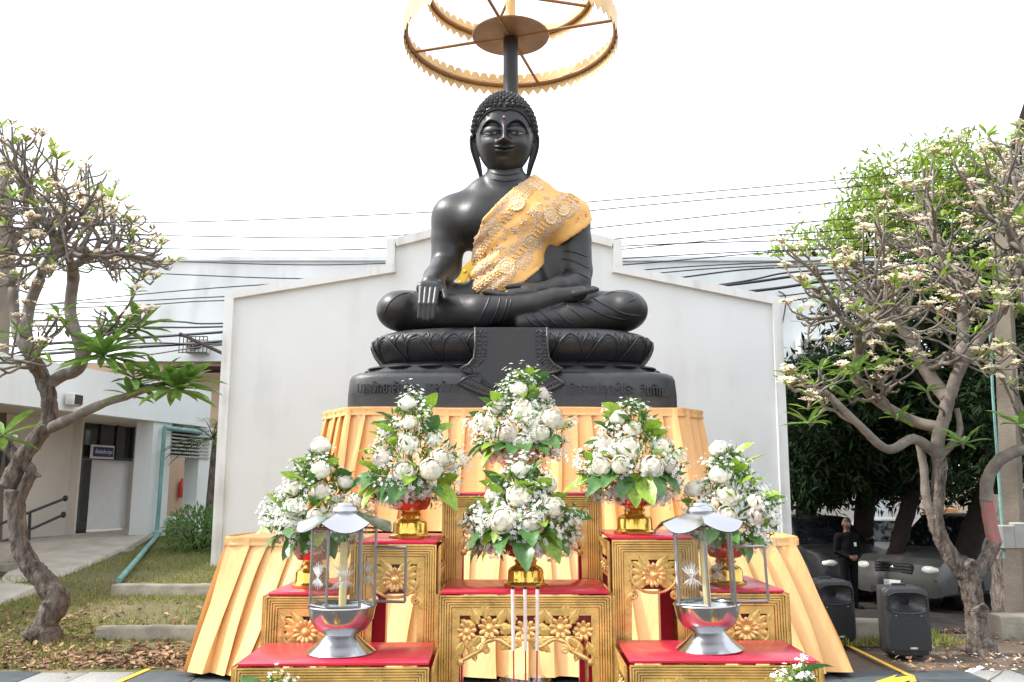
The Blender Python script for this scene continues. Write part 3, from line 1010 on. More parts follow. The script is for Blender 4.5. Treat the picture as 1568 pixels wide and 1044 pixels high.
TILT = math.radians(11)
HC = p(772.5, 218, YB - .12)
Rh = np.array([[1, 0, 0], [0, math.cos(TILT), -math.sin(TILT)], [0, math.sin(TILT), math.cos(TILT)]])
def H(q): return np.asarray(q) @ Rh.T + HC
hw_ = H(hv)
allv = np.concatenate([bv, hw_]); allf = np.concatenate([bf, hf + nb_body])
fast_obj('body', allv, allf, 'bronze', statue)
BVH = BVHTree.FromPolygons([Vector(q) for q in allv], [list(map(int, q)) for q in allf])
CAMO = V(0, 0, CH)
def hit(px, py, bvh=BVH):
    d = ray(px, py).normalized()
    loc, nr, i, dist = bvh.ray_cast(CAMO, d)
    if loc is None: return None, None
    if nr.dot(d) > 0: nr = -nr
    return loc, nr
def surf_line(pts, r, mb, n=6, sub=8, bvh=BVH, lift=0.0):
    out = []
    for q in catmull([V(a, b, 0) for a, b in pts], sub):
        l_, n_ = hit(q.x, q.y, bvh)
        if l_ is not None:
            if out and (l_ - out[-1]).length > .35: continue
            out.append(l_ + n_ * lift)
    if len(out) > 2: mb.tube(out, [r * (.35 + .65 * min(1, min(i, len(out) - 1 - i) / 3)) for i in range(len(out))], n)

# hair curls
rng = np.random.default_rng(3)
cl_v, cl_n = [], []
row = 0
z_ = -.2
lat = np.linspace(-.5, 1.5, 19)
for la in lat:
    zr = math.sin(la) if la <= math.pi / 2 else 1
    if la > 1.5: zr = 1
    rr = max(1 - abs(zr) ** 2.25, 0) ** (1 / 2.25)
    n_ = max(1, int(2 * math.pi * .38 * rr / .058))
    for k in range(n_):
        a = 2 * math.pi * (k + (row % 2) * .5) / n_
        z0 = zc + (.475 if zr < 0 else .46) * zr
        c0, s0 = math.cos(a), math.sin(a)
        x0 = .355 * rr * (1 - .19 * min(max(-(z0 - .02) / .44, 0), 1) ** 1.6) * np.sign(c0) * abs(c0) ** e_
        y0 = (.385 if s0 < 0 else .40) * rr * np.sign(s0) * abs(s0) ** e_
        if bool(is_hair(np.array(x0), np.array(y0), np.array(z0 - .012))):
            nn = np.array([x0 / .36 ** 2, y0 / .39 ** 2, (z0 - zc) / .46 ** 2]); nn /= np.linalg.norm(nn)
            q = np.array([x0, y0, z0]) + nn * .034
            q[2] += .06 * math.exp(-((x0 / .2) ** 2 + ((y0 - .06) / .22) ** 2)) * float(sstep(.3, .45, np.array(z0)))
            cl_v.append(q); cl_n.append(nn)
    row += 1
kn = MB().lathe([(.027, -.012), (.0295, .004), (.027, .016), (.0195, .024), (.0195, .029), (.011, .038), (.003, .043)], 10)
kq = [f for f in kn.f if len(f) == 4]
kv = np.array(kn.v)[:, [0, 2, 1]] * np.array([1, 1, -1])
cl_n = np.array(cl_n); cl_v = np.array(cl_v)
iv, iff = inst(kv, kq, rot_to(cl_n @ Rh.T, rng.uniform(0, 6, len(cl_n))), H(cl_v), rng.uniform(.9, 1.08, len(cl_n)))
tag(fast_obj('hair_curls', iv, iff, 'bronze_relief', statue), kind='stuff')
# hairline ridge
hl = []
for x0 in np.linspace(-.353, .353, 61):
    z0 = float(hairline(np.array(x0)))
    t = (z0 - zc) / (.46 if z0 > zc else .475)
    rr = max(1 - abs(t) ** 2.25, 0) ** (1 / 2.25)
    k = min(abs(x0) / (.355 * rr), 1)
    y0 = -.385 * rr * max(1 - k ** 2.25, 0) ** (1 / 2.25)
    hl.append(Vector(H([x0, y0 - .012, z0])))
MB().tube(hl, .014, 6).build('hairline_band', 'bronze', statue)
# ears with long lobes
for s in (-1, 1):
    ear = MB()
    pts = [(.345, .06), (.39, .11), (.42, .06), (.415, -.06), (.385, -.17), (.35, -.27), (.315, -.38), (.295, -.47), (.325, -.535), (.305, -.55),
           (.268, -.47), (.28, -.36), (.30, -.25), (.315, -.15), (.325, -.05)]
    front_ = [Vector(H([s * a, .035 + .05 * (a - .3), b])) for a, b in pts]
    ear.prism(front_, Vector(H([0, .09, 0])) - Vector(H([0, 0, 0])))
    rim = [Vector(H([s * a, .03, b])) for a, b in pts[:10]]
    ear.tube(catmull(rim, 4), .016, 6)
    rim2 = [Vector(H([s * (a * .2 + .268), .028, b])) for a, b in ((.35, .03), (.42, -.05), (.3, -.15), (.15, -.28), (.05, -.42))]
    ear.tube(catmull(rim2, 4), .012, 6)
    ear.build('ear', 'bronze', statue, angle=50)
# eyes
def hface(x_, z_):
    o = Vector(H([x_, -1.2, z_])); d = Vector(np.array([0, 1, 0]) @ Rh.T)
    l_, n_, i, ds_ = BVH.ray_cast(o, d)
    return l_, (n_ if n_ is None or n_.dot(d) < 0 else -n_)
for s in (-1, 1):
    def efn(u, v):
        k = 2 * u - 1
        x_ = .158 + .088 * k
        up_ = .049 + .010 * (k ** 2) + .006 * (1 - k * k)
        lo_ = .049 + .010 * (k ** 2) - .026 * (1 - k * k)
        z__ = lo_ + (up_ - lo_) * v
        l_, n_ = hface(s * x_, z__)
        return l_ + n_ * .004
    ey = MB().grid(efn, 15, 5).build('eye', 'eye_shell', statue)
    def pfn(u, v):
        a = 2 * math.pi * u
        x_ = .152 + .026 * v * math.cos(a); z__ = .038 + .0155 * v * math.sin(a)
        l_, n_ = hface(s * x_, z__)
        return l_ + n_ * .007
    MB().grid(pfn, 14, 4, closed=True).build('pupil', 'black_metal', ey)
l_, n_ = hface(0, .225)
MB().ell(l_, (.022, .022, .022), 10, 8).build('urna_gem', 'urna_gem', statue)

# robe folds as raised ridges on arm and legs
fold_lines = [
    [(640, 447), (615, 450), (597, 462), (588, 480)],
    [(712, 449), (706, 462), (694, 480), (686, 494)],
    [(732, 450), (729, 462), (719, 480), (708, 496)],
    [(750, 451), (747, 463), (738, 482), (730, 496)],
    [(766, 454), (764, 466), (757, 484), (748, 497)],
    [(777, 456), (775, 468), (769, 484), (760, 497)],
    [(783, 457), (781, 469), (776, 484), (768, 496)],
    [(804, 484), (812, 492), (826, 501)],
    [(812, 478), (822, 488), (840, 502)],
    [(824, 473), (836, 484), (856, 500)],
    [(842, 468), (854, 479), (876, 497)],
    [(862, 462), (876, 474), (900, 492)],
    [(884, 458), (900, 470), (930, 484), (960, 490)],
    [(905, 455), (925, 466), (955, 480), (984, 484)],
    [(925, 452), (940, 447), (962, 449), (972, 457), (960, 462)],
    [(862, 384), (880, 386), (902, 394)], [(858, 396), (880, 400), (904, 412)], [(864, 412), (884, 417), (905, 428)],
]
fm = MB()
for ln in fold_lines: surf_line(ln, .013, fm, lift=-.003)
tag(fm.build('robe_folds', 'bronze', statue, angle=0), kind='stuff')
nk = MB()
for yy in (268, 277):
    surf_line([(750, yy - 4), (774, yy), (798, yy - 4)], .012, nk)
nk.build('neck_crease', 'bronze', statue, angle=0)

# lotus plinth ---------------------------------------------------------
PCX = 784.5
def superell(a, b, t, e=3.2):
    c, s = math.cos(t), math.sin(t)
    return a * math.copysign(abs(c) ** (2 / e), c), b * math.copysign(abs(s) ** (2 / e), s)
PYC = 10.25
def layer(py, hw, Yf):
    """silhouette half width hw px measured at mid depth, front depth Yf -> z, a, b"""
    z = P(PCX, py, Yf).z
    a = P(PCX + hw, py, PYC - .35).x - P(PCX, py, PYC - .35).x
    return z, a, PYC - Yf
CXW = P(PCX, 560, PYC).x
def loft(layers, name, m, e=3.2, n=160):
    mb = MB()
    lv = [layer(*q) for q in layers]
    def fn(u, v):
        k = min(int(round(v * (len(lv) - 1))), len(lv) - 1)
        z, a, b = lv[k]
        x, y = superell(a, b, 2 * math.pi * u, e)
        return (CXW + x, PYC + y, z)
    mb.grid(fn, n, len(lv), closed=True)
    mb.f.append(tuple((len(lv) - 1) * n + i for i in range(n))); mb.m.append(0)
    return mb.build(name, m, statue, angle=40)
slab_l = [(627, 243, 9.12), (600, 242, 9.12), (578, 239.5, 9.13), (572, 237, 9.15), (569, 231, 9.19)]
loft(slab_l, 'plinth_slab', 'bronze_relief', 8.0)
low_l = [(571, 227, 9.22), (566, 226, 9.22), (562, 222, 9.26), (556, 212, 9.33), (552, 202, 9.4)]
loft(low_l, 'lower_lotus_band', 'bronze_relief', 4.0)
cush = [(556, 196, 9.42), (548, 201, 9.36), (538, 207, 9.29), (528, 211.5, 9.25), (520, 213.5, 9.23), (514, 213, 9.235), (508, 209, 9.27), (504.5, 203, 9.31), (502, 190, 9.38), (500.5, 150, 9.6)]
loft(cush, 'lotus_cushion', 'bronze_relief', 3.6)
cl_ = [layer(*q) for q in cush]
def cushion_pt(t, zfrac):
    """t perimeter angle, zfrac 0 bottom..1 top along layers 0..7"""
    f = zfrac * 7; i = min(int(f), 6); w = f - i
    z = cl_[i][0] * (1 - w) + cl_[i + 1][0] * w
    a = cl_[i][1] * (1 - w) + cl_[i + 1][1] * w
    b = cl_[i][2] * (1 - w) + cl_[i + 1][2] * w
    x, y = superell(a, b, t, 3.6)
    return V(CXW + x, PYC + y, z)
def per_angles(n, e, a, b, off=0):
    ts = np.linspace(0, 2 * math.pi, 4000)
    pts = np.array([superell(a, b, t, e) for t in ts])
    L = np.concatenate([[0], np.cumsum(np.linalg.norm(np.diff(pts, axis=0), axis=1))])
    return lambda s: float(np.interp((s % 1.0) * L[-1], L, ts)), L[-1]
s2t, PL = per_angles(1, 3.6, cl_[4][1], cl_[4][2])
NPET = 22
s_front = 0.75
def petal(sc, hw_s, z0, z1, lift, name, ridge):
    mb = MB()
    def arch(k): # k in -1..1 -> height frac (pointed arch)
        return z0 + (z1 - z0) * (1 - abs(k) ** 1.7)
    nu = 13
    def fn(u, v):
        k = 2 * u - 1
        zf = z0 + (arch(k) - z0) * v
        c = cushion_pt(s2t(sc + k * hw_s), zf)
        nn = V(c.x - CXW, (c.y - PYC), 0).normalized()
        bul = lift * (0.35 + .65 * math.sqrt(max(0, 1 - k * k))) * min(1, .3 + 2 * v)
        return c + nn * bul
    mb.grid(fn, nu, 6)
    if ridge:
        mb.tube([fn(i / 24, 1.0) for i in range(25)], ridge, 6)
        mb.tube([Vector(fn(.14 + .72 * i / 20, .84)) for i in range(21)], ridge * .6, 5)
    mb.build(name, 'bronze_relief', statue, angle=0, fix=False)
for k in range(NPET):
    sc = (s_front + (k - NPET / 2 + .5) / NPET) % 1.0
    fr = abs(((sc - s_front + .5) % 1) - .5)
    if fr > .36: continue
    petal(sc, .5 / NPET * .97, .02, .80, .022, 'lotus_petal', .014)
    petal(sc + .5 / NPET, .17 / NPET, .45, .84, .012, 'lotus_petal_tip', .012)
    petal(sc + .24 / NPET, .13 / NPET, .6, .845, .010, 'lotus_petal_tip', .010)
    petal(sc - .24 / NPET, .13 / NPET, .6, .845, .010, 'lotus_petal_tip', .010)
# flattened petals round the lower band
ll_ = [layer(*q) for q in low_l]
s2b, PB = per_angles(1, 4.0, ll_[3][1], ll_[3][2])
for k in range(26):
    sc = (s_front + (k - 12.5) / 26) % 1.0
    if abs(((sc - s_front + .5) % 1) - .5) > .36: continue
    t = s2b(sc); t2 = s2b(sc + .004)
    x, y = superell(ll_[2][1], ll_[2][2], t, 4.0); x2, y2 = superell(ll_[2][1], ll_[2][2], t2, 4.0)
    d = V(x2 - x, y2 - y, 0).normalized(); nrm_ = V(d.y, -d.x, 0)
    c = V(CXW + x, PYC + y, ll_[2][0] + .02) - nrm_ * .09
    rot = Matrix((( d.x, nrm_.x, 0), (d.y, nrm_.y, 0), (0, 0, 1)))
    MB().ell(c, (PB / 26 * .48, .13, .03), 14, 6, rot=rot).build('band_petal', 'bronze_relief', statue)

# cloth tongue hanging down the front of the plinth
TYF = 9.06
def tongue(outline, Y0, d, name, m='bronze_relief'):
    mb = MB()
    mb.prism([P(a, b, Y0) for a, b in outline], (0, d, 0))
    return mb.build(name, m, statue, angle=30)
R1 = [(838, 501), (838, 530), (840, 548), (848, 558), (861, 564), (853, 569), (842, 571)]
R2 = [(846, 574), (865, 586), (852, 592), (836, 599), (820, 604), (803, 609), (784, 612)]
mir = lambda L: [(2 * 783 - a, b) for a, b in L][::-1]
cloth_o = tongue(R1 + R2 + mir(R2)[1:] + mir(R1), 9.075, .45, 'hanging_cloth')
tongue([(818, 503), (819, 540), (824, 560), (830, 574), (815, 590), (784, 598), (751, 590), (736, 574), (742, 560), (747, 540), (748, 503)], 9.062, .03, 'cloth_panel', 'bronze')
bd = MB()
def bead_line(pts, step, r, Y):
    c = catmull([P(a, b, Y) for a, b in pts], 10)
    acc = 0
    for i in range(1, len(c)):
        acc += (c[i] - c[i - 1]).length
        if acc > step:
            bd.ell(c[i], (r, r * .6, r), 6, 4); acc = 0
for L in (R1, R2):
    for ins in (3.0, 7.0, 15.5):
        LL = [(a - ins, b - (ins * .55 if b > 575 else 0)) for a, b in L]
        bead_line(LL, .035, .012, 9.068); bead_line([(2 * 783 - a, b) for a, b in LL], .035, .012, 9.068)
zz_ = []
for k in range(12):
    zz_.append((829 + (3 if k % 2 else -3), 505 + k * 4.6))
for zl in (zz_, [(2 * 783 - a, b) for a, b in zz_]):
    bd.tube([P(a, b, 9.068) for a, b in zl], .010, 5)
for L in (R1, R2, mir(R1), mir(R2)):
    bd.tube([P(a, b, 9.072) for a, b in L], .016, 6)
tag(bd.build('beaded_border', 'bronze_relief', statue, angle=0), kind='stuff')
text_mesh('สมเด็จ', .1, .012, statue, 'bronze_relief', P(750, 588, 9.066), (.82, 0, -.35), (.35, 0, .82))
# raised inscription
zi = P(600, 594, 9.12)
text_mesh('มหาวิทยาลัยสวน', .17, .016, statue, 'bronze_relief', P(594, 594, 9.125), (1, 0, 0), (0, 0, 1), 'inscription', width=(P(643, 594, 9.1).x - P(551, 594, 9.1).x))
text_mesh('บาลนันทา', .17, .016, statue, 'bronze_relief', P(677, 593, 9.125), (1, 0, 0), (0, 0, 1), 'inscription', width=(P(700, 594, 9.1).x - P(652, 594, 9.1).x))
text_mesh('เชิงราชปฤกษ์ประ', .17, .016, statue, 'bronze_relief', P(919, 596, 9.125), (1, 0, 0), (0, 0, 1), 'inscription', width=(P(970, 594, 9.1).x - P(868, 594, 9.1).x))
text_mesh('อินทัณ', .17, .016, statue, 'bronze_relief', P(1001, 598, 9.135), (1, 0, 0), (0, 0, 1), 'inscription', width=(P(1021, 594, 9.1).x - P(982, 594, 9.1).x))

# ------------------------------------------------------------------ sash
mat('sash_cloth', (0.82, 0.45, 0.13), 0.55, var=0.08, scale=3, bump=0.25, bscale=9, bdist=.04)
mat('embroidery', (0.70, 0.49, 0.31), 0.5, 0.1, var=0.25, scale=40, bump=0.3, bscale=120)
mat('pearl_gold', (0.74, 0.53, 0.29), 0.45, 0.05, var=0.2, scale=60)
X3, Y3, Z3 = np.meshgrid(*[torso.lo[k] + torso.h * np.arange(torso.n[k]) for k in range(3)], indexing='ij', sparse=True)
zr_ = Z3 - CH
fwd = CT * Y3 + ST * zr_
PXg = 784 + FPX * X3 / fwd
PYg = 522 - FPX * (-ST * Y3 + CT * zr_) / fwd
# upper edge (towards viewer left/top) and lower edge in picture pixels
ue_x, ue_y = [690, 719, 725, 738, 765, 785, 806, 830, 960], [520, 412, 372, 335, 306, 288, 274, 258, 200]
le_x, le_y = [690, 726, 745, 770, 800, 824, 840, 858, 880, 900, 912, 960], [470, 455, 450, 447, 434, 416, 396, 375, 361, 347, 330, 300]
up = np.interp(PXg, ue_x, ue_y)
lo_ = np.interp(PXg, le_x, le_y)
reg = np.maximum(up - PYg, PYg - lo_) * 0.0085
T = torso.F
wr = 0.014 * np.sin((PXg * 0.55 + PYg * 1.0) * 0.25 + 1.5 * np.sin(PXg * .05)) * sstep(815, 735, PXg) + .006 * np.sin(PXg * .11 + PYg * .19)
sash_f = np.maximum(np.maximum(T - 0.04 - wr, -(T - 0.008)), reg).astype(np.float32)
sv, sf = torso.mesh(sash_f)
sv = relax(sv, sf, 3, .5)
sash = thing('sash', P(790, 440, YB - .3), 'orange embroidered sash draped over the statue from shoulder to waist', 'sash')
fast_obj('cloth', sv, sf, 'sash_cloth', sash)
SBV = BVHTree.FromPolygons([Vector(q) for q in sv], [list(map(int, q)) for q in sf])
def rosette(r):
    m_ = MB()
    m_.lathe([(r, 0), (r * .98, r * .12), (r * .85, r * .2), (r * .78, r * .12), (r * .6, r * .14), (r * .5, r * .28), (r * .38, r * .2), (r * .3, r * .2), (r * .2, r * .38), (r * .01, r * .45)], 18)
    for k in range(14):
        a = 2 * math.pi * k / 14
        m_.ell((r * .9 * math.cos(a), r * .9 * math.sin(a), r * .16), (r * .16, r * .16, r * .14), 6, 4)
    return m_
ros_me = rosette(.105).build('medallion', 'pearl_gold', sash, local=True).data
flo = MB()
for k in range(8):
    a = 2 * math.pi * k / 8 + .2
    L_ = .085 if k % 2 == 0 else .06
    d = V(math.cos(a), math.sin(a), 0); n_ = V(-d.y, d.x, 0)
    flo.add([d * .012 - n_ * .006, d * L_ * .6 - n_ * .019, d * L_, d * L_ * .6 + n_ * .019, d * .012 + n_ * .006, d * L_ * .5 + V(0, 0, .014)],
            [(0, 1, 5), (1, 2, 5), (2, 3, 5), (3, 4, 5), (4, 0, 5)])
flo.ell((0, 0, .008), (.018, .018, .012), 8, 4)
flo_me = flo.build('floret', 'embroidery', sash, local=True).data
for o in [c for c in sash.children if c.name.split('.')[0] in ('medallion', 'floret')]:
    bpy.data.objects.remove(o)
def on_sash(name, me, px, py, spin=0, sc=1.0, lift=.002):
    l_, n_ = hit(px, py, SBV)
    if l_ is None: return
    q = n_.to_track_quat('Z', 'Y')
    o = share(name, me, sash, l_ + n_ * lift - wloc(sash), (0, 0, 0), sc)
    o.rotation_euler = (q @ __import__('mathutils').Quaternion((0, 0, 1), spin)).to_euler()
for a, b in ((821, 284), (792, 312), (759, 352), (843, 331), (812, 370), (776, 408), (862, 321)):
    on_sash('medallion', ros_me, a, b, 0, (.85, .85, .5) if (a, b) == (862, 321) else (.95, .95, .4))
for i, (a, b) in enumerate(((815, 325), (789, 353), (765, 380), (838, 303), (744, 404), (802, 340), (772, 365), (826, 314), (786, 385), (806, 300), (752, 388), (780, 335), (795, 395), (735, 425), (762, 400),
                            (850, 312), (775, 352), (800, 372), (745, 372), (820, 345), (748, 420))):
    on_sash('floret', flo_me, a, b, i * .7, .9 if i < 5 else .62)
chain = MB(); lace = MB()
def beads(pts, step, r, mb_):
    pc = catmull([V(a, b, 0) for a, b in pts], 14)
    last = None
    for q in pc:
        l_, n_ = hit(q.x, q.y, SBV)
        if l_ is None: continue
        if last is None or (l_ - last).length > step:
            mb_.ell(l_ + n_ * r * .4, (r, r, r), 6, 4); last = l_
for (o1, o2) in ((0, 0), (3, 2.2), (-3, -2.2)):
    beads([(825 + o1, 281 + o2), (792 + o1, 312 + o2), (759 + o1, 352 + o2), (738 + o1, 384 + o2), (727 + o1, 402 + o2)], .036, .015, chain)
    beads([(876 + o1, 299 + o2), (843 + o1, 331 + o2), (812 + o1, 368 + o2), (776 + o1, 408 + o2), (748 + o1, 428 + o2), (728 + o1, 444 + o2)], .036, .015, chain)
tag(chain.build('bead_chain', 'pearl_gold', sash, angle=0), kind='stuff')
r7 = random.Random(7)
def lace_band(pts, off, n, w):
    pc = catmull([V(a, b, 0) for a, b in pts], 20)
    for k in range(n):
        q = pc[r7.randrange(len(pc))]
        a, b = q.x + off[0] + r7.uniform(-w, w), q.y + off[1] + r7.uniform(-w, w)
        l_, n_ = hit(a, b, SBV)
        if l_ is None: continue
        rot = n_.to_track_quat('Z', 'Y').to_matrix()
        sp = r7.uniform(0, 6.3)
        for j in range(5):
            aa = sp + j * 1.257
            c = l_ + rot @ V(math.cos(aa) * .017, math.sin(aa) * .017, .001)
            lace.ell(c, (.010, .010, .0035), 6, 4, rot=rot)
lace_band([(815, 278), (785, 304), (750, 344), (733, 375), (729, 400)], (-2, -1), 230, 7)
lace_band([(884, 310), (852, 340), (824, 374), (790, 410), (750, 436)], (0, 2), 260, 6.5)
lace_band([(870, 300), (835, 328), (803, 364), (768, 402), (735, 430)], (-3, -2), 110, 5)
lace_band([(740, 400), (735, 420), (730, 440)], (0, 0), 90, 9)
tag(lace.build('lace', 'embroidery', sash, angle=0), kind='stuff')

# ------------------------------------------------------------------ tiered parasol above the statue
mat('parasol_gold', (0.70, 0.46, 0.19), 0.42, 0.25, var=0.15, scale=4, bump=0.05, bscale=60)
mat('parasol_tube', (0.34, 0.18, 0.075), 0.45, 0.3, var=0.15, scale=5)
UY = 10.55
hub = P(782, 56, UY)
par = thing('tiered_parasol', (hub.x, UY, P(782, 150, UY).z), 'gold tiered parasol with serrated rings on a pole over the statue', 'parasol')
MB().tube([P(782, 185, UY), P(782, 60, UY)], .098, 20).build('lower_pole', 'bronze', par)
MB().tube([hub + V(0, 0, .03), hub + V(0, 0, 2.2)], .065, 16).build('upper_pole', 'parasol_gold', par)
MB().lathe([(.1, -.012), (.51, -.006), (.515, .01), (.1, .03)], 48, tuple(hub)).build('hub_disc', 'parasol_tube', par)
def par_ring(c, r, nt, hgt, rods, name):
    MB().tube([(c.x + r * math.cos(2 * math.pi * i / 96), c.y + r * math.sin(2 * math.pi * i / 96), c.z) for i in range(97)], .03, 8, cap=False).build('ring_tube', 'parasol_tube', par)
    def band():
        mb = MB()
        n = nt * 6
        for side, rr in ((0, r + .028), (1, r + .034)):
            o = len(mb.v)
            for i in range(n):
                a = 2 * math.pi * i / n
                k = (i % 6) / 6
                lo = -hgt * (.33 + .34 * (1 - abs(2 * k - 1)))
                hi = hgt * (.42 + .30 * math.sqrt(max(0, 1 - (2 * k - 1) ** 2)) ** 1.0)
                for z in (lo, -.0, hi):
                    mb.v.append((c.x + rr * math.cos(a), c.y + rr * math.sin(a), c.z + z))
            for i in range(n):
                j = (i + 1) % n
                for t in (0, 1):
                    f = (o + i * 3 + t, o + j * 3 + t, o + j * 3 + t + 1, o + i * 3 + t + 1)
                    mb.f.append(f if side else f[::-1]); mb.m.append(0)
        return mb
    band().build('serrated_band', 'parasol_gold', par, smooth=False, fix=False)
    for a in rods:
        MB().tube([c + V(math.cos(a), math.sin(a), 0) * .05, c + V(math.cos(a), math.sin(a), 0) * r], .022, 8).build('rod', 'parasol_tube', par)
rings0 = math.radians(-17)
par_ring(hub, 1.385, 66, .25, [rings0 + k * math.pi / 2 for k in range(4)], 'lower')
hub2 = V(hub.x, UY, P(782, -8, UY).z)
par_ring(hub2, 1.09, 54, .23, [rings0 + .55 + k * math.pi / 2 for k in range(4)], 'upper')
pn = MB()
for i in range(132):
    a = 2 * math.pi * i / 132
    pn.ell((hub.x + 1.408 * math.cos(a), hub.y + 1.408 * math.sin(a), hub.z + (.06 if i % 2 else -.05)), (.012, .012, .012), 6, 4)
tag(pn.build('studs', 'sign_white', par, angle=0), kind='stuff')
# ------------------------------------------------------------------ skirted stage
mat('satin', (0.80, 0.455, 0.175), 0.36, var=0.05, scale=1.5, bump=0.5, bscale=3.0, spec=0.55, bdist=.05, stretch=(2.2, 2.2, .35))
mat('stage_base', (0.03, 0.03, 0.032), 0.6)
def hem(seed):
    r = random.Random(seed)
    ks = [(r.uniform(.5, 1.2), r.uniform(0, 6), r.uniform(2, 9)) for _ in range(5)]
    return lambda s: sum(a * math.sin(s * f + ph) for a, ph, f in ks) / 5
def skirt(name, corners, ztop, zbot, flare, pw, seed, stage, label_band=True):
    """corners: list of (x,y,flare_dx,flare_dy) top polyline from back-left round the front to back-right"""
    r = random.Random(seed)
    pts = [V(c[0], c[1], 0) for c in corners]
    fl = [V(c[2] * .95, c[3], 0) for c in corners]
    L = [0]
    for i in range(1, len(pts)): L.append(L[-1] + (pts[i] - pts[i - 1]).length)
    total = L[-1]
    # knife pleats of uneven width
    edges = [0.0]
    while edges[-1] < total: edges.append(edges[-1] + pw * r.uniform(.75, 1.3))
    dep = [r.uniform(.7, 1.3) for _ in edges]
    samples = []
    for i in range(len(edges) - 1):
        w = edges[i + 1] - edges[i]
        for f in (0.0, .08, .2, .34, .5, .66, .8, .9, .96, 1.0):
            s = edges[i] + w * f * 1.16
            if s <= total: samples.append((s, i, f))
    hm = hem(seed)
    rows = 15
    def pos(s, i, f, v):
        k = 0
        while k < len(L) - 2 and L[k + 1] < s: k += 1
        t = (s - L[k]) / (L[k + 1] - L[k])
        c = pts[k].lerp(pts[k + 1], t); fo = fl[k].lerp(fl[k + 1], t)
        d = (pts[k + 1] - pts[k]).normalized(); n = V(d.y, -d.x, 0)
        vv = max(0, v - .07) / .93
        # knife pleat: rises across the pleat, rolls over and tucks under its neighbour
        prof = -.5 + f ** .8 * (1.0 if f < .95 else .93)
        soft = .22 * math.sin(f * 5.3 + i * 2.1 + vv * 2.0) * math.sin(vv * 4.2 + i * 1.7) + .12 * math.sin(vv * 9 + i * 3 + f * 4)
        off = dep[i] * (prof * (.28 + .42 * vv * (.6 + .4 * math.sin(i * 1.9))) + soft * .2 * vv) * pw
        swing = .2 * pw * math.sin(i * 2.4 + vv * 2.6) * vv + .10 * pw * vv * math.sin(i * 5.1)
        z = ztop + (zbot - ztop) * v + (.012 * hm(s) * vv)
        p_ = c + fo * (vv ** .9) + n * off + d * swing
        return (p_.x, p_.y, z)
    mb = MB()
    ns = len(samples)
    vs_ = [j / (rows - 1) for j in range(rows)]
    vs_ = [0, .03, .068, .075, .1, .15, .22, .3, .4, .5, .6, .7, .8, .9, .97, 1.0]
    for v in vs_:
        for (s, i, f) in samples: mb.v.append(pos(s, i, f, v))
    for j in range(len(vs_) - 1):
        for i in range(ns - 1):
            mb.f.append((j * ns + i, j * ns + i + 1, (j + 1) * ns + i + 1, (j + 1) * ns + i)); mb.m.append(0)
    mb.build(name, 'satin', stage, angle=45, fix=False)
    # plain stitched waistband
    wb = MB()
    def wfn(u, v):
        s = u * total; k = 0
        while k < len(L) - 2 and L[k + 1] < s: k += 1
        t = (s - L[k]) / (L[k + 1] - L[k])
        c = pts[k].lerp(pts[k + 1], t)
        d = (pts[k + 1] - pts[k]).normalized(); n = V(d.y, -d.x, 0)
        o = .022 + .008 * math.sin(s * 5 + seed) + .006 * math.sin(v * 9)
        zz = ztop + .012 - v * (ztop - zbot) * .07 + .006 * math.sin(s * 3.3 + seed)
        p_ = c + n * o
        return (p_.x, p_.y, zz)
    wb.grid(wfn, 160, 5)
    wb.build('waistband', 'satin', stage, angle=60, fix=False)

Z1 = P(784, 824, 8.0).z
lx0, lx1 = P(346, 823, 8.0).x, P(1221, 821, 8.0).x
bl_, br_ = PG(276, 1026, .04), PG(1299, 1012, .04)
st1 = thing('lower_stage', (0, 9.5, 0), 'wide lower stage tier behind the altar tables, covered in pleated orange satin', 'stage')
MB().box(((lx0 + lx1) / 2, 10.4, Z1 - .03), (lx1 - lx0 + .02, 4.8, .06)).build('top_cover', 'satin', st1, smooth=False)
MB().box(((lx0 + lx1) / 2, 10.4, Z1 / 2 - .06), (lx1 - lx0 - .1, 4.5, Z1 - .02)).build('platform', 'stage_base', st1, smooth=False)
fy = bl_.y - 8.0
skirt('skirt', [(lx0, 12.8, -.5, .3), (lx0, 9.0, -.5, .0), (lx0, 8.0, bl_.x - lx0 + .12, -.18), (lx0 + .7, 8.0, -.30, -.40), (0, 8.0, 0, -.42), (lx1 - .7, 8.0, .30, -.40),
                (lx1, 8.0, br_.x - lx1 - .14, -.16), (lx1, 9.0, .45, 0), (lx1, 12.8, .45, .3)], Z1, .05, .4, .205, 5, st1)
st2 = thing('upper_stage', (0, 10, Z1), 'smaller upper stage tier under the statue, covered in pleated orange satin', 'stage')
ux0, ux1 = P(532, 627, ST_FRONT).x, P(1042, 626, ST_FRONT).x
vx0, vx1 = P(497, 629, 9.45).x, P(1073, 627, 9.45).x
MB().prism([V(ux0, ST_FRONT, Z2 - .06), V(ux1, ST_FRONT, Z2 - .06), V(vx1, 9.45, Z2 - .06), V(vx1, 12, Z2 - .06), V(vx0, 12, Z2 - .06), V(vx0, 9.45, Z2 - .06)], (0, 0, .058)).build('top_cover', 'satin', st2, smooth=False)
MB().box((0, 10.7, (Z1 + Z2) / 2 - .03), (ux1 - ux0 - .1, 2.4, Z2 - Z1 - .08)).build('platform', 'stage_base', st2, smooth=False)
skirt('skirt', [(vx0, 12, -.2, .1), (vx0, 9.45, -.2, -.03), (ux0, ST_FRONT, -.13, -.10), (0, ST_FRONT, 0, -.10), (ux1, ST_FRONT, .13, -.10), (vx1, 9.45, .15, -.03), (vx1, 12, .15, .1)], Z2, Z1 + .02, .2, .19, 9, st2)

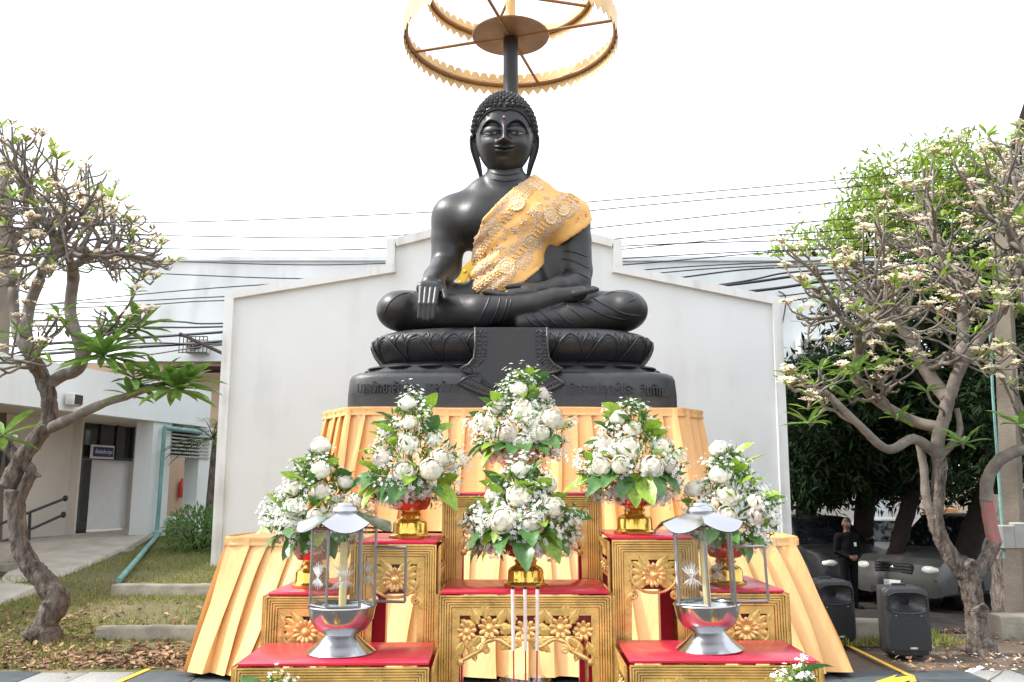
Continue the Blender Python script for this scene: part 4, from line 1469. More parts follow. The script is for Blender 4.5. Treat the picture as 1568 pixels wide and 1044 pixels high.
# ------------------------------------------------------------------ carved altar tables
mat('gilt', (0.80, 0.53, 0.17), 0.3, 0.5, var=0.22, scale=14, bump=0.25, bscale=90, rvar=0.12, bdist=.004)
mat('gilt_bright', (0.80, 0.51, 0.19), 0.27, 0.5, var=0.25, scale=25, bump=0.2, bscale=90, rvar=0.1, bdist=.004)
mat('lacquer', (0.54, 0.018, 0.05), 0.34, var=0.15, scale=4, bump=0.03, bscale=20, coat=0.35, spec=0.5)
mat('lacquer_shaded', (0.24, 0.008, 0.016), 0.4, var=0.15, scale=4)  # darker copy of the red lacquer, shade under the top put into the colour
BAND = .073
def frame_face(mb, W, zt, zb, T, curl=True):
    """stepped inverted-U gilt moulding; T maps (x,z,out) to local 3D"""
    n = 5
    prof = []
    sw = BAND * .62
    for k in range(n):
        d0 = sw * k / n; d1 = sw * (k + .62) / n; d2 = sw * (k + .66) / n
        h = .016 - .0026 * k
        prof += [(d0, h), (d1, h), (d2 + .0006, h - .009)]
    prof += [(sw, .0005), (BAND, .0005), (BAND, -.012)]
    o = len(mb.v); m = len(prof)
    for d, h in prof:
        zend = zb if d <= sw * 1.001 else zt - .235 * (1 if curl else 1)
        for (x, z) in ((d, zend), (d, zt - d), (W - d, zt - d), (W - d, zend)):
            mb.v.append(T(x, z, h))
    for i in range(m - 1):
        for k in range(3):
            mb.f.append((o + i * 4 + k, o + i * 4 + k + 1, o + (i + 1) * 4 + k + 1, o + (i + 1) * 4 + k)); mb.m.append(0)
def relief_flower(r, n=9):
    m_ = MB()
    for k in range(n):
        a = 2 * math.pi * k / n
        rot = Matrix.Rotation(a, 3, 'Y') @ Matrix.Rotation(.35, 3, 'X')
        m_.ell(V(math.cos(a) * 0, 0, 0) + Matrix.Rotation(a, 3, 'Y') @ V(0, -.004, r * .62), (r * .25, r * .14, r * .42), 8, 5, rot=rot)
    m_.lathe([(r * .42, 0), (r * .36, r * .2), (r * .22, r * .2)], 14)
    vv = [(x, -z, y) if i >= n * 48 else (x, y, z) for i, (x, y, z) in enumerate(m_.v)]
    m_.v = [tuple(q) for q in vv]
    m_.ell((0, -r * .26, 0), (r * .24, r * .2, r * .24), 10, 6)
    return m_
def relief_leaf(L, w):
    m_ = MB()
    n = 9
    row = []
    for i in range(n):
        t = i / (n - 1)
        ww = w * math.sin(math.pi * min(1, t * .93 + .07)) ** .8 * (1 + .22 * math.cos(t * 22))
        zz = L * t
        m_.v += [(-ww, .001, zz - ww * .3), (-ww * .5, -.008, zz), (0, -.003, zz + .001), (ww * .5, -.008, zz), (ww, .001, zz - ww * .3)]
    for i in range(n - 1):
        for k in range(4):
            m_.f.append((i * 5 + k, i * 5 + k + 1, i * 5 + 5 + k + 1, i * 5 + 5 + k)); m_.m.append(0)
    return m_
_tmp = thing('tmp', (0, 0, 0), 'tmp tmp tmp tmp', 'tmp')
FLW = relief_flower(.033).build('carved_flower', 'gilt_bright', _tmp, local=True, angle=0).data
LOT = relief_flower(.046, 13).build('carved_lotus', 'gilt_bright', _tmp, local=True, angle=0).data
LEAF = relief_leaf(.06, .017).build('carved_leaf', 'gilt', _tmp, local=True, angle=0).data
for o in list(_tmp.children): bpy.data.objects.remove(o)
bpy.data.objects.remove(_tmp)
def scroll_pts(c, r0, turns, sgn, n=18, start=0):
    out = []
    for i in range(n + 1):
        t = i / n
        a = start + sgn * t * turns * 2 * math.pi
        r = r0 * (1 - .8 * t)
        out.append((c[0] + r * math.cos(a), c[1] + r * math.sin(a)))
    return out
def carve_wide(tb, W, zt, T):
    """five flowers over a wavy branch; coordinates inside the opening"""
    o0 = BAND; w = W - 2 * BAND; zt2 = zt - BAND
    for fx, dz in ((.055, .055), (.225, .042), (.5, .05), (.765, .042), (.94, .052)):
        share('carved_flower', FLW, tb, T(o0 + w * fx, zt2 - dz, .002), sc=1.25 if fx not in (.055, .94) else 1.1)
    lf = [(.12, .05, 1.0), (.14, .03, .4), (.16, .075, 2.2), (.29, .03, -.5), (.31, .06, -1.2), (.33, .085, -2.0), (.40, .055, 1.2), (.42, .03, .5), (.43, .09, 2.0), (.58, .03, -.6), (.6, .06, -1.4), (.58, .09, -2.2),
          (.68, .055, 1.2), (.67, .085, 2.1), (.7, .03, .5), (.84, .03, -.5), (.86, .06, -1.3), (.83, .08, -2.2), (.03, .095, 2.6), (.08, .1, -2.8), (.97, .095, -2.6), (.92, .1, 2.8), (.2, .01, 0.1), (.8, .01, -.1)]
    for fx, dz, a in lf:
        share('carved_leaf', LEAF, tb, T(o0 + w * fx, zt2 - dz, -.004), (0, -a, 0), 1.1)
    pts = [(0.01, .158), (.10, .135), (.155, .122), (.19, .096), (.25, .083), (.31, .086), (.37, .105), (.415, .108), (.44, .092)]
    for sgn in (1, -1):
        q = [(f if sgn > 0 else 1 - f, d) for f, d in pts]
        c = catmull([T(o0 + w * f, zt2 - d, .004) for f, d in q], 6)
        MB().tube(c, [.0065 + .003 * math.sin(i * .35) ** 2 for i in range(len(c))], 8).build('carved_branch', 'gilt_bright', tb, local=True)
        for (f, d, r, tn, stt) in ((.205, .118, .014, 1.3, 1.2), (.43, .1, .016, 1.3, -.5)):
            f2 = f if sgn > 0 else 1 - f
            sp = scroll_pts((o0 + w * f2, zt2 - d), r, tn, sgn, start=stt if sgn > 0 else math.pi - stt)
            MB().tube([T(a, b, .006) for a, b in sp], .006, 7).build('carved_curl', 'gilt_bright', tb, local=True)
        f2 = .01 if sgn > 0 else .99
        MB().ell(T(o0 + w * f2, zt2 - .162, .004), (.014, .012, .014), 8, 6).build('carved_knob', 'gilt_bright', tb, local=True)
    pan = [T(o0, zt2 - .075, -.02), T(o0 + w, zt2 - .075, -.02), T(o0 + w, zt2, -.02), T(o0, zt2, -.02)]
    MB().add(pan, [(0, 1, 2, 3)]).build('apron_shade', 'lacquer_shaded', tb, local=True, smooth=False)  # dark sheet standing in for the shadowed red inside of the table
def carve_narrow(tb, W, zt, T):
    o0 = BAND * .9; w = W - 2 * o0; zt2 = zt - BAND
    cx = W / 2
    share('carved_lotus', LOT, tb, T(cx, zt2 - .055, .004), sc=.98)
    for a in (-1.35, -1.0, -.65, .65, 1.0, 1.35, 1.75, -1.75, 2.1, -2.1):
        share('carved_leaf', LEAF, tb, T(cx + math.sin(a) * .022, zt2 - .058 + math.cos(a) * .02, -.002), (0, a, 0), 1.25)
    sp = [(cx - .085, .03), (cx - .08, .08), (cx - .045, .112), (cx, .12), (cx + .045, .112), (cx + .08, .08), (cx + .085, .03)]
    MB().tube(catmull([T(a, zt2 - d, .004) for a, d in sp], 5), .0055, 7).build('carved_branch', 'gilt_bright', tb, local=True)
    for sgn in (1, -1):
        MB().tube([T(a, b, .004) for a, b in scroll_pts((cx + sgn * .078, zt2 - .13), .016, 1.2, sgn, start=1.5)], .0055, 7).build('carved_curl', 'gilt_bright', tb, local=True)
        share('carved_leaf', LEAF, tb, T(cx + sgn * .082, zt2 - .12, -.002), (0, sgn * 2.7, 0), .8)
        share('carved_leaf', LEAF, tb, T(cx + sgn * .08, zt2 - .03, -.002), (0, sgn * .5, 0), .7)
    pan = [T(o0, zt2 - .11, -.02), T(W - o0, zt2 - .11, -.02), T(W - o0, zt2, -.02), T(o0, zt2, -.02)]
    MB().add(pan, [(0, 1, 2, 3)]).build('apron_shade', 'lacquer_shaded', tb, local=True, smooth=False)  # sheet coloured as the shadowed table interior behind the narrow carving
TABLES = {}
def altar_table(key, x0, x1, yf, depth, zt, label, wide, rz=0.0, zfloor=0.0):
    W = x1 - x0
    tb = thing('altar_table', (x0, yf, 0), label, 'table', 'carved altar tables in front of the stage')
    tb.rotation_euler = (0, 0, rz)
    TABLES[key] = (x0, x1, yf, depth, zt)
    FT = lambda x, z, h: V(x, -h, z)
    RT = lambda x, z, h: V(W + h, x, z)
    LT = lambda x, z, h: V(-h, depth - x, z)
    MB().box((W / 2, depth / 2, zt - .004), (W - .004, depth - .004, .014), bev=.004).build('table_top', 'lacquer', tb, local=True)
    for T, ww, nm in ((FT, W, 'front_frame'), (RT, depth, 'side_frame'), (LT, depth, 'side_frame')):
        mb = MB()
        frame_face(mb, ww, zt - .011, zfloor, T)
        mb.build(nm, 'gilt', tb, local=True, angle=25, fix=False)
    lw = BAND * .62
    for sx in (0, 1):
        for sy in (0, 1):
            xx = lw * .62 + .001 if sx == 0 else W - lw * .62 - .001
            yy = lw * .62 + .001 if sy == 0 else depth - lw * .62 - .001
            MB().box((xx, yy, (zt - .03 + zfloor) / 2), (lw * 1.2, lw * 1.2, zt - .03 - zfloor)).build('leg', 'lacquer', tb, local=True, smooth=False)
    (carve_wide if wide else carve_narrow)(tb, W, zt - .011, FT)
    for T in (RT, LT):
        n = max(2, int(depth / .09))
        for k in range(n):
            share('carved_flower', FLW, tb, T(BAND + (depth - 2 * BAND) * (k + .5) / n, zt - BAND - .05, -.004), (0, 0, math.pi / 2 if T is RT else -math.pi / 2), .8)
            share('carved_leaf', LEAF, tb, T(BAND + (depth - 2 * BAND) * (k + .3) / n, zt - BAND - .09, -.008), (0, 0, math.pi / 2 if T is RT else -math.pi / 2), .9)
    return tb
def px_table(key, pa, pb, py, Y, depth, label, wide, rz=0):
    a, b = P(pa, py, Y), P(pb, py, Y)
    return altar_table(key, a.x, b.x, Y, depth, a.z, label, wide, rz)
px_table('lowL', 362, 657, 1016, 2.9, .36, 'low red topped gilt altar table under the left lantern', True, .03)
px_table('lowR', 963, 1252, 1011, 2.9, .36, 'low red topped gilt altar table under the right lantern', True, -.012)
px_table('cenF', 674, 935, 906, 3.25, .40, 'carved gilt altar table in the centre behind the incense sticks', True)
px_table('midL', 409, 533, 908, 3.32, .52, 'narrow gilt altar table at far left below the outermost bouquet', False)
px_table('midR', 1077, 1202, 904, 3.32, .52, 'narrow gilt altar table at far right below the outermost bouquet', False)
px_table('upL', 544, 669, 829, 3.32, .52, 'tall narrow gilt altar table just left of the centre tables', False)
px_table('upR', 936, 1062, 822, 3.32, .52, 'tall narrow gilt altar table just right of the centre tables', False)
px_table('cenB', 683, 915, 755, 3.70, .45, 'tallest gilt altar table at the back of the centre row', True)

# ------------------------------------------------------------------ flower arrangements
mat('petal_white', (0.86, 0.81, 0.65), 0.55, var=0.05, scale=30, trans=0.25, col2=(0.89, 0.87, 0.78))
mat('petal_blush', (0.78, 0.70, 0.62), 0.55, var=0.08, scale=20, trans=0.2)
mat('filler_white', (0.82, 0.82, 0.78), 0.6, var=0.05, scale=30, trans=0.3, island=.06)
mat('filler_eye', (0.45, 0.42, 0.08), 0.7)
mat('stem_green', (0.14, 0.24, 0.05), 0.6, var=0.3, scale=20)
mat('leaf_bright', (0.25, 0.39, 0.04), 0.4, var=0.25, scale=12, trans=0.3, island=.25)
mat('leaf_mid', (0.11, 0.20, 0.04), 0.5, var=0.25, scale=12, trans=0.3, island=.4)
mat('leaf_deep', (0.07, 0.165, 0.038), 0.35, var=0.25, scale=12, trans=0.2, island=.3)
mat('bowl_red', (0.62, 0.10, 0.045), 0.2, 0.6, var=0.12, scale=8)
mat('bowl_gold', (0.80, 0.48, 0.10), 0.16, 0.85, var=0.15, scale=30, bump=.2, bscale=60, bdist=.003)
def petal_mesh(mb, L, w, cup, a, tilt, base_r, z0):
    n, k = 5, 5
    for i in range(n):
        t = i / (n - 1)
        ww = w * math.sin(math.pi * (t * .80 + .14)) ** .8
        for j in range(k):
            s = (j / (k - 1) * 2 - 1)
            x = ww * s
            y = base_r + L * (math.sin(tilt) * t) + cup * math.sin(t * math.pi) - .35 * ww * s * s
            z = z0 + L * math.cos(tilt) * t ** .92
            ca, sa = math.cos(a), math.sin(a)
            mb.v.append((x * ca - y * sa, x * sa + y * ca, z))
    o = len(mb.v) - n * k
    for i in range(n - 1):
        for j in range(k - 1):
            mb.f.append((o + i * k + j, o + i * k + j + 1, o + (i + 1) * k + j + 1, o + (i + 1) * k + j)); mb.m.append(0)
def bloom(openness, seed):
    """lotus with folded petals, unit radius about 1"""
    r = random.Random(seed)
    mb = MB()
    for ring, (cnt, tl, L, w, br, z0) in enumerate(((5, -.55, 1.25, .62, .42, -.35), (7, -.35 + .2 * openness, 1.3, .6, .55, -.45), (8, -.05 + .45 * openness, 1.22, .56, .55, -.55), (8, .25 + .65 * openness, 1.05, .5, .5, -.62))):
        for k in range(cnt):
            petal_mesh(mb, L * r.uniform(.9, 1.08), w * r.uniform(.9, 1.1), .3, 2 * math.pi * (k + r.uniform(-.15, .15)) / cnt + ring * .4, tl + r.uniform(-.08, .08), br, z0)
    mb.ell((0, 0, -.5), (.35, .35, .3), 8, 5)
    return mb
tmp2 = thing('tmp', (0, 0, 0), 'x', 'x')
BLOOMS = [bloom(o, s).build('bloom', m, tmp2, local=True, angle=0, fix=False).data for o, s, m in ((.0, 1, 'petal_white'), (.25, 2, 'petal_white'), (.5, 3, 'petal_white'), (.15, 4, 'petal_blush'), (.7, 5, 'petal_white'))]
def big_leaf(seed, m):
    r = random.Random(seed)
    mb = MB()
    n = 9
    bend = r.uniform(.15, .45)
    for i in range(n):
        t = i / (n - 1)
        ww = .26 * math.sin(math.pi * min(1, t ** .8 * .96 + .03)) ** .85
        yy = t * math.cos(bend * t); zz = -math.sin(bend * t) * t * .8
        for s in (-1, -.5, 0, .5, 1):
            mb.v.append((ww * s, yy, zz + .32 * ww * abs(s) + .015 * math.sin(t * 14 + s * 2)))
    for i in range(n - 1):
        for k in range(4):
            mb.f.append((i * 5 + k, i * 5 + k + 1, i * 5 + 5 + k + 1, i * 5 + 5 + k)); mb.m.append(0)
    return mb.build('leaf', m, tmp2, local=True, angle=0, fix=False).data
LEAVES_B = [big_leaf(i, 'leaf_bright') for i in range(2)]
LEAVES_D = [big_leaf(i + 5, 'leaf_deep') for i in range(3)]
for o in list(tmp2.children): bpy.data.objects.remove(o)
bpy.data.objects.remove(tmp2)
# small filler blossom: five petals round an eye
fb = [(0, 0, 0.1)]
ffb = []
for k in range(5):
    a = 2 * math.pi * k / 5
    for da, rr, zz in ((-.42, .7, .25), (0, 1.0, .32), (.42, .7, .25)):
        fb.append((rr * math.cos(a + da), zz * 1.0, rr * math.sin(a + da)))
    o = 1 + k * 3
    ffb += [(0, o, o + 1), (0, o + 1, o + 2)]
fb = np.array([(0, 0.05, 0)] + fb[1:])
ffb = np.array(ffb)
fsm = np.array([(0, .35, 0), (.3, .12, 0), (0, .12, .3), (-.3, .12, 0), (0, .12, -.3)])
fsf = np.array([(0, 1, 2), (0, 2, 3), (0, 3, 4), (0, 4, 1)])
def bowl(t, base, s):
    b = MB().lathe([(.04, .098), (.085, .108), (.105, .13), (.112, .165), (.112, .20), (.106, .20), (.10, .15), (.03, .125)], 28, tuple(base))
    sc_ = lambda mb: setattr(mb, 'v', [tuple(Vector(base) + Vector(((q[0] - base[0]) * s * .76, (q[1] - base[1]) * s * .76, (q[2] - base[2]) * s * 1.02))) for q in mb.v])
    sc_(b); b.build('bowl', 'bowl_red', t)
    f = MB().lathe([(.105, 0), (.108, .008), (.092, .014), (.088, .02), (.086, .055), (.078, .066), (.056, .074), (.052, .082), (.06, .088), (.052, .096), (.05, .104)], 28, tuple(base),
                   rfun=lambda a, z: 1 + (.05 * abs(math.sin(a * 6)) if z < .06 else 0))
    sc_(f); f.build('foot', 'bowl_gold', t)
def arrangement(label, bx, by, Y, s, dome, blooms, seed, n_sprig=105, leaf_n=16, table=None, group='white lotus arrangements on the altar'):
    r = random.Random(seed); rg = np.random.default_rng(seed)
    base = P(bx, by, Y)
    if table: base.z = TABLES[table][4] + .004
    t = thing('flower_arrangement', base, label, 'flowers', group)
    bowl(t, base, s)
    m_px = FPX / (CT * Y)                              # pixels per metre
    x0, x1, y0, y1 = dome
    cx, cz = (x0 + x1) / 2, y1
    mouth = base + V(0, 0, .19 * s)
    RX = (x1 - x0) / 2 / m_px
    top_, bot_ = P(cx, y0, Y).z, P(cx, y1, Y).z
    DX = P(cx, y1, Y).x
    def dome_pt(u, az, k=1.0):
        """u height 0..1, az angle, k radial fraction: cone-ish dome"""
        rr = RX * k * (math.sin(math.pi * min(1, .22 + u * .78)) ** .75 if u < .5 else (1 - u) ** .72 * 1.18 + .03)
        return V(DX + rr * math.cos(az), Y + rr * .85 * math.sin(az), bot_ + (top_ - bot_) * u)
    stems = MB()
    for i, (bxp, byp, sz) in enumerate(blooms):
        u = (y1 - byp) / (y1 - y0)
        fx = (P(bxp, byp, Y).x - DX)
        rr = RX * (math.sin(math.pi * min(1, .22 + u * .78)) ** .75 if u < .5 else max(0, 1 - u) ** .72 * 1.18 + .03)
        dep = math.sqrt(max(.0, 1 - min(1, abs(fx) / max(rr, .01)) ** 2)) * rr * .85
        q = P(bxp, byp, Y - dep * .9)
        R = sz / m_px * r.uniform(.84, 1.05)
        dirv = (q - (mouth + V(0, .05, .02))).normalized()
        dirv = (dirv + V(r.uniform(-.15, .15), -.25, .35)).normalized()
        e = dirv.to_track_quat('Z', 'Y').to_euler()
        e.rotate_axis('Z', r.uniform(0, 6.28))
        share('bloom', BLOOMS[i % len(BLOOMS)] if u < .8 else BLOOMS[i % 2], t, q - base, tuple(e), R)
        stems.tube(catmull([mouth, (mouth + q) / 2 + V(0, .02, .02), q - dirv * R * .5], 4), .005 * s, 5)
    # big leaves: a drooping collar plus some standing up among the blooms
    for k in range(leaf_n):
        az = math.pi + math.pi * (k + r.uniform(-.3, .3)) / (leaf_n - 1) if k < leaf_n * .75 else r.uniform(0, math.pi)
        p0 = mouth + V(math.cos(az) * .07 * s, math.sin(az) * .07 * s, .012)
        d = V(math.cos(az), math.sin(az) * .9, r.uniform(-.75, .12)).normalized()
        L = r.uniform(.105, .175) * s
        p0 = p0 + V(d.x, d.y, 0) * RX * r.uniform(.1, .42) + V(0, 0, r.uniform(0, .05))
        q = Matrix([[c_ for c_ in row] for row in rot_to(np.array([d]), np.array([r.uniform(-.5, .5)]))[0]]).to_euler()
        share('leaf', (LEAVES_D if r.random() < .68 else LEAVES_B)[r.randrange(2)], t, p0 - base, tuple(q), L)
    for k in range(int(leaf_n * 1.2)):
        u = r.uniform(.12, .9); az = r.uniform(math.pi, 2 * math.pi)
        p0 = dome_pt(u, az, .72)
        d = V(math.cos(az) * .9, math.sin(az) * .6, r.uniform(.1, 1.1)).normalized()
        q = Matrix([[c_ for c_ in row] for row in rot_to(np.array([d]), np.array([r.uniform(-1, 1)]))[0]]).to_euler()
        share('leaf', (LEAVES_B if r.random() < .6 else LEAVES_D)[r.randrange(2)], t, p0 - base, tuple(q), r.uniform(.07, .12) * s)
    stems.build('stems', 'stem_green', t, angle=0)
    # sprigs of tiny white flowers
    bl_l, bl_d, bl_s, gr_l, gr_d, gr_s = [], [], [], [], [], []
    sp = MB()
    for k in range(n_sprig):
        u = r.random() ** 1.45 * .98
        az = r.uniform(math.pi * .92, math.pi * 2.08) if r.random() < .82 else r.uniform(0, math.pi)
        tip = dome_pt(u, az, r.uniform(.86, 1.16))
        if u > .75: tip.z += r.uniform(0, .05) * s
        mid = (mouth + tip) / 2 + V(r.uniform(-.02, .02), 0, .02)
        out = (tip - (mouth + V(0, 0, .03))).normalized()
        c = catmull([mid, (mid + tip) / 2 + out * .01, tip], 3)
        sp.tube(c, .0018 * s, 3, cap=False)
        nfl = r.randint(9, 17) if u < .8 else r.randint(3, 7)
        for j in range(nfl):
            off = V(r.gauss(0, 1), r.gauss(0, 1), r.gauss(0, 1)) * .0155 * s - out * r.uniform(0, .03) * s
            q = tip + off
            d = (off.normalized() * .6 + out + V(0, -.35, .2)).normalized()
            bl_l.append(q); bl_d.append(d); bl_s.append(r.uniform(.0075, .0112) * s)
            if r.random() < .5:
                gr_l.append(q - d * .006 * s); gr_d.append(-d); gr_s.append(r.uniform(.006, .012) * s)
    R = rot_to(np.array(bl_d), rg.uniform(0, 6, len(bl_d)))
    v1, f1 = inst(fb, ffb, R, np.array(bl_l), np.array(bl_s))
    v2, f2 = inst(fsm, fsf, R, np.array(bl_l) + np.array(bl_d) * .001, np.array(bl_s) * .8)
    tag(fast_obj('filler_blossoms', v1, f1, 'filler_white', t), kind='stuff')
    v3, f3 = inst(fsm, fsf, R, np.array(bl_l), np.array(bl_s) * .55)
    tag(fast_obj('blossom_eyes', v3, f3, 'filler_eye', t), kind='stuff')
    # little green leaflets among them
    lv_l, lv_d, lv_s = [], [], []
    for k in range(n_sprig * 9):
        u = r.random() * .95; az = r.uniform(math.pi * .9, math.pi * 2.1)
        q = dome_pt(u, az, r.uniform(.45, 1.02))
        d = V(r.gauss(0, 1), r.gauss(0, 1) - .4, r.gauss(0, 1) + .6).normalized()
        lv_l.append(q); lv_d.append(d); lv_s.append(r.uniform(.018, .045) * s)
    lb_ = np.array([(0, 0, 0), (.16, .4, .04), (0, 1, -.05), (-.16, .4, .04)])
    v4, f4 = inst(lb_, np.array([(0, 1, 2, 3)]), rot_to(np.array(lv_d), rg.uniform(0, 6, len(lv_d))), np.array(lv_l), np.array(lv_s))
    tag(fast_obj('leaflets', v4, f4, 'leaf_mid', t, smooth=False), kind='stuff')
    tag(sp.build('sprigs', 'stem_green', t, angle=0), kind='stuff')
    return t
arrangement('white lotus bouquet in gilt bowl, outermost on the left behind the lantern', 478, 895, 3.52, .95, (408, 560, 688, 838),
            [(492, 683, 19), (491, 721, 17), (448, 749, 16), (491, 752, 16), (451, 778, 17), (483, 791, 17), (529, 738, 15), (546, 766, 14)], 11, table='midL')
arrangement('white lotus bouquet in red gold bowl on the tall table left of centre', 628, 815, 3.52, 1.0, (550, 708, 604, 768),
            [(624, 619, 17), (628, 647, 15), (625, 682, 18), (584, 701, 16), (618, 721, 18), (660, 718, 19), (666, 674, 13), (675, 700, 15)], 12, table='upL')
arrangement('white lotus bouquet highest at the centre in front of the plinth', 797, 752, 3.9, 1.0, (722, 873, 566, 706),
            [(795, 597, 17), (800, 627, 18), (797, 682, 22), (777, 663, 19), (829, 664, 19), (760, 624, 15), (749, 648, 15), (846, 642, 16), (829, 603, 13)], 13, n_sprig=125, table='cenB')
arrangement('white lotus bouquet in amber gold bowl at the centre behind the incense', 805, 897, 3.42, 1.02, (714, 888, 706, 846),
            [(797, 719, 18), (794, 759, 19), (770, 795, 19), (817, 800, 19), (848, 777, 18), (754, 757, 15), (838, 742, 16)], 14, n_sprig=140, leaf_n=20, table='cenF')
arrangement('white lotus bouquet in red gold bowl on the tall table right of centre', 972, 812, 3.52, 1.0, (888, 1048, 610, 768),
            [(948, 640, 15), (969, 657, 16), (963, 686, 18), (926, 681, 16), (1013, 684, 17), (950, 711, 18), (998, 714, 18), (920, 714, 15), (1025, 712, 15)], 15, table='upR')
arrangement('white lotus bouquet, outermost on the right behind the lantern', 1112, 893, 3.52, .95, (1046, 1194, 684, 838),
            [(1100, 688, 18), (1100, 728, 17), (1114, 759, 19), (1157, 791, 17), (1063, 749, 15), (1158, 769, 14), (1112, 789, 16)], 16, table='midR')
# bouquets standing lower in front, only their tops reach into the picture
mat('stand_white', (0.6, 0.58, 0.52), 0.5)
def low_bouquet(px, py_top, Y, label, seed):
    top_ = P(px, py_top, Y)
    t0 = thing('flower_stand', (top_.x, Y, 0), 'gilt pedestal stand of the bouquet at the bottom edge %s' % label.split('bottom edge ')[1], 'stand', 'pedestal stands in front of the altar')
    h = top_.z - .40
    MB().lathe([(.12, 0), (.12, .03), (.05, .06), (.04, h * .5), (.05, h - .05), (.11, h - .02), (.11, h)], 20, (top_.x, Y, 0)).build('pedestal', 'gilt', t0)
    m_px = FPX / Y
    bp = proj((top_.x, Y, h))
    w = .11 * m_px
    arrangement(label, bp[0], bp[1], Y, .8, (px - w, px + w, py_top, py_top + .24 * m_px), [(px - 8, py_top + 60, 16), (px + 22, py_top + 75, 16), (px - 30, py_top + 85, 16)], seed, n_sprig=60, leaf_n=10, group='low bouquets in front of the altar')
low_bouquet(418, 1034, 2.5, 'low white bouquet reaching up at the bottom edge before the left table', 21)
low_bouquet(1228, 1018, 2.55, 'low white bouquet reaching up at the bottom edge before the right table', 22)

# ------------------------------------------------------------------ lanterns and candles
mat('steel', (0.46, 0.46, 0.475), 0.19, 1.0, var=0.05, scale=6, rvar=0.06)
mat('lantern_lead', (0.30, 0.30, 0.30), 0.35, 0.8, var=0.1)
mat('candle_wax', (0.80, 0.66, 0.34), 0.5, var=0.05, sss=.3)
glass_mat('lantern_glass', (0.93, 0.95, 0.94), .03)
mat('etching', (0.8, 0.8, 0.8), 0.7, var=.05)
mat('wick', (0.01, 0.01, 0.01), .9)
def lantern(px, py, Y, s, label, tilt, door_side, candle_label, rz0):
    base = P(px, py, Y)
    base.z = TABLES['lowL' if px < 700 else 'lowR'][4] + .004
    t = thing('lantern', base, label, 'lantern', 'glass candle lanterns on the low tables')
    R = .112 * s
    MB().lathe([(.117 * s, 0), (.12 * s, .004 * s), (.112 * s, .011 * s), (.085 * s, .032 * s), (.06 * s, .056 * s), (.056 * s, .064 * s)], 40).build('foot', 'steel', t, local=True)
    MB().lathe([(.05 * s, .06 * s), (.064 * s, .066 * s), (.09 * s, .082 * s), (.109 * s, .112 * s), (.117 * s, .155 * s), (.121 * s, .157 * s), (.119 * s, .161 * s), (.112 * s, .152 * s), (.1 * s, .112 * s), (.05 * s, .085 * s), (.001, .08 * s)], 40).build('bowl', 'steel', t, local=True)
    z0, z1 = .159 * s, .428 * s
    ang = [rz0 + k * math.pi / 3 for k in range(6)]
    cor = [V(R * math.cos(a), R * math.sin(a), 0) for a in ang]
    for c in cor: MB().tube([c + V(0, 0, z0), c + V(0, 0, z1)], .0048 * s, 4).build('post', 'lantern_lead', t, local=True)
    et = MB()
    for k in range(6):
        a, b = cor[k], cor[(k + 1) % 6]
        if k == door_side: continue
        g_ = MB().prism([a + V(0, 0, z0), b + V(0, 0, z0), b + V(0, 0, z1), a + V(0, 0, z1)], ((a + b) / 2).normalized() * .002).build('glass_pane', 'lantern_glass', t, local=True, smooth=False)
        fr = MB()
        for zz in (z0 + .004, z1 - .004): MB().tube([a + V(0, 0, zz), b + V(0, 0, zz)], .004 * s, 4).build('pane_rail', 'lantern_lead', t, local=True, smooth=False)
        # etched lotus ornament
        m_ = (a + b) / 2; d = (b - a).normalized(); n = m_.normalized()
        e = MB()
        for j in range(-3, 4):
            for sc_ in (1.0, .6):
                pts = [(0, 0), (j * .008 - .004, .02), (j * .0125, .05 - abs(j) * .006), (j * .008 + .004, .02), (0, 0)]
                e.tube([m_ + n * .004 + d * (x * sc_ * s) + V(0, 0, z0 + (.1 + z * sc_) * s) for x, z in pts], .0009, 3, cap=False)
                e.tube([m_ + n * .004 + d * (x * sc_ * s) + V(0, 0, z0 + (.1 - z * sc_ * .8) * s) for x, z in pts], .0009, 3, cap=False)
        e.build('etched_lotus', 'etching', t, local=True, angle=0)
    # open door
    a, b = cor[door_side], cor[(door_side + 1) % 6]
    hinge = a if (a.x > b.x) == (door_side_right(door_side, rz0)) else b
    other = b if hinge is a else a
    w = (other - hinge)
    od = V(1 if hinge.x > 0 else -1, -.15, 0).normalized() * w.length
    d0, d1 = hinge, hinge + od
    dr = MB()
    for q in (d0, d1): dr.tube([q + V(0, 0, z0 + .01), q + V(0, 0, z1 - .07 * s)], .005 * s, 4)
    for zz in (z0 + .01, z1 - .07 * s): dr.tube([d0 + V(0, 0, zz), d1 + V(0, 0, zz)], .005 * s, 4)
    do = dr.build('door_frame', 'lantern_lead', t, local=True, smooth=False)
    MB().prism([d0 + V(0, 0, z0 + .01), d1 + V(0, 0, z0 + .01), d1 + V(0, 0, z1 - .07 * s), d0 + V(0, 0, z1 - .07 * s)], (0, .002, 0)).build('door_glass', 'lantern_glass', do, local=True, smooth=False)
    # scalloped roof: six drooping leaves
    for k in range(6):
        a0 = rz0 + k * math.pi / 3; a1 = a0 + math.pi / 3
        def rf(u, v):
            a_ = a0 + (a1 - a0) * u
            edge = math.sin(math.pi * u)
            r_ = (.03 + (.132 + .012 * edge) * v) * s
            z = z1 + (.058 - .046 * v ** 1.1 - .024 * edge * v ** 2 + .008 * (1 - edge) * v) * s
            return (r_ * math.cos(a_), r_ * math.sin(a_), z)
        def rf2(u, v):
            x, y, z = rf(u, v); return (x, y, z - .0025)
        mb = MB(); mb.grid(rf, 11, 8); mb.grid(rf2, 11, 8)
        mb.build('roof_leaf', 'steel', t, local=True, angle=60)
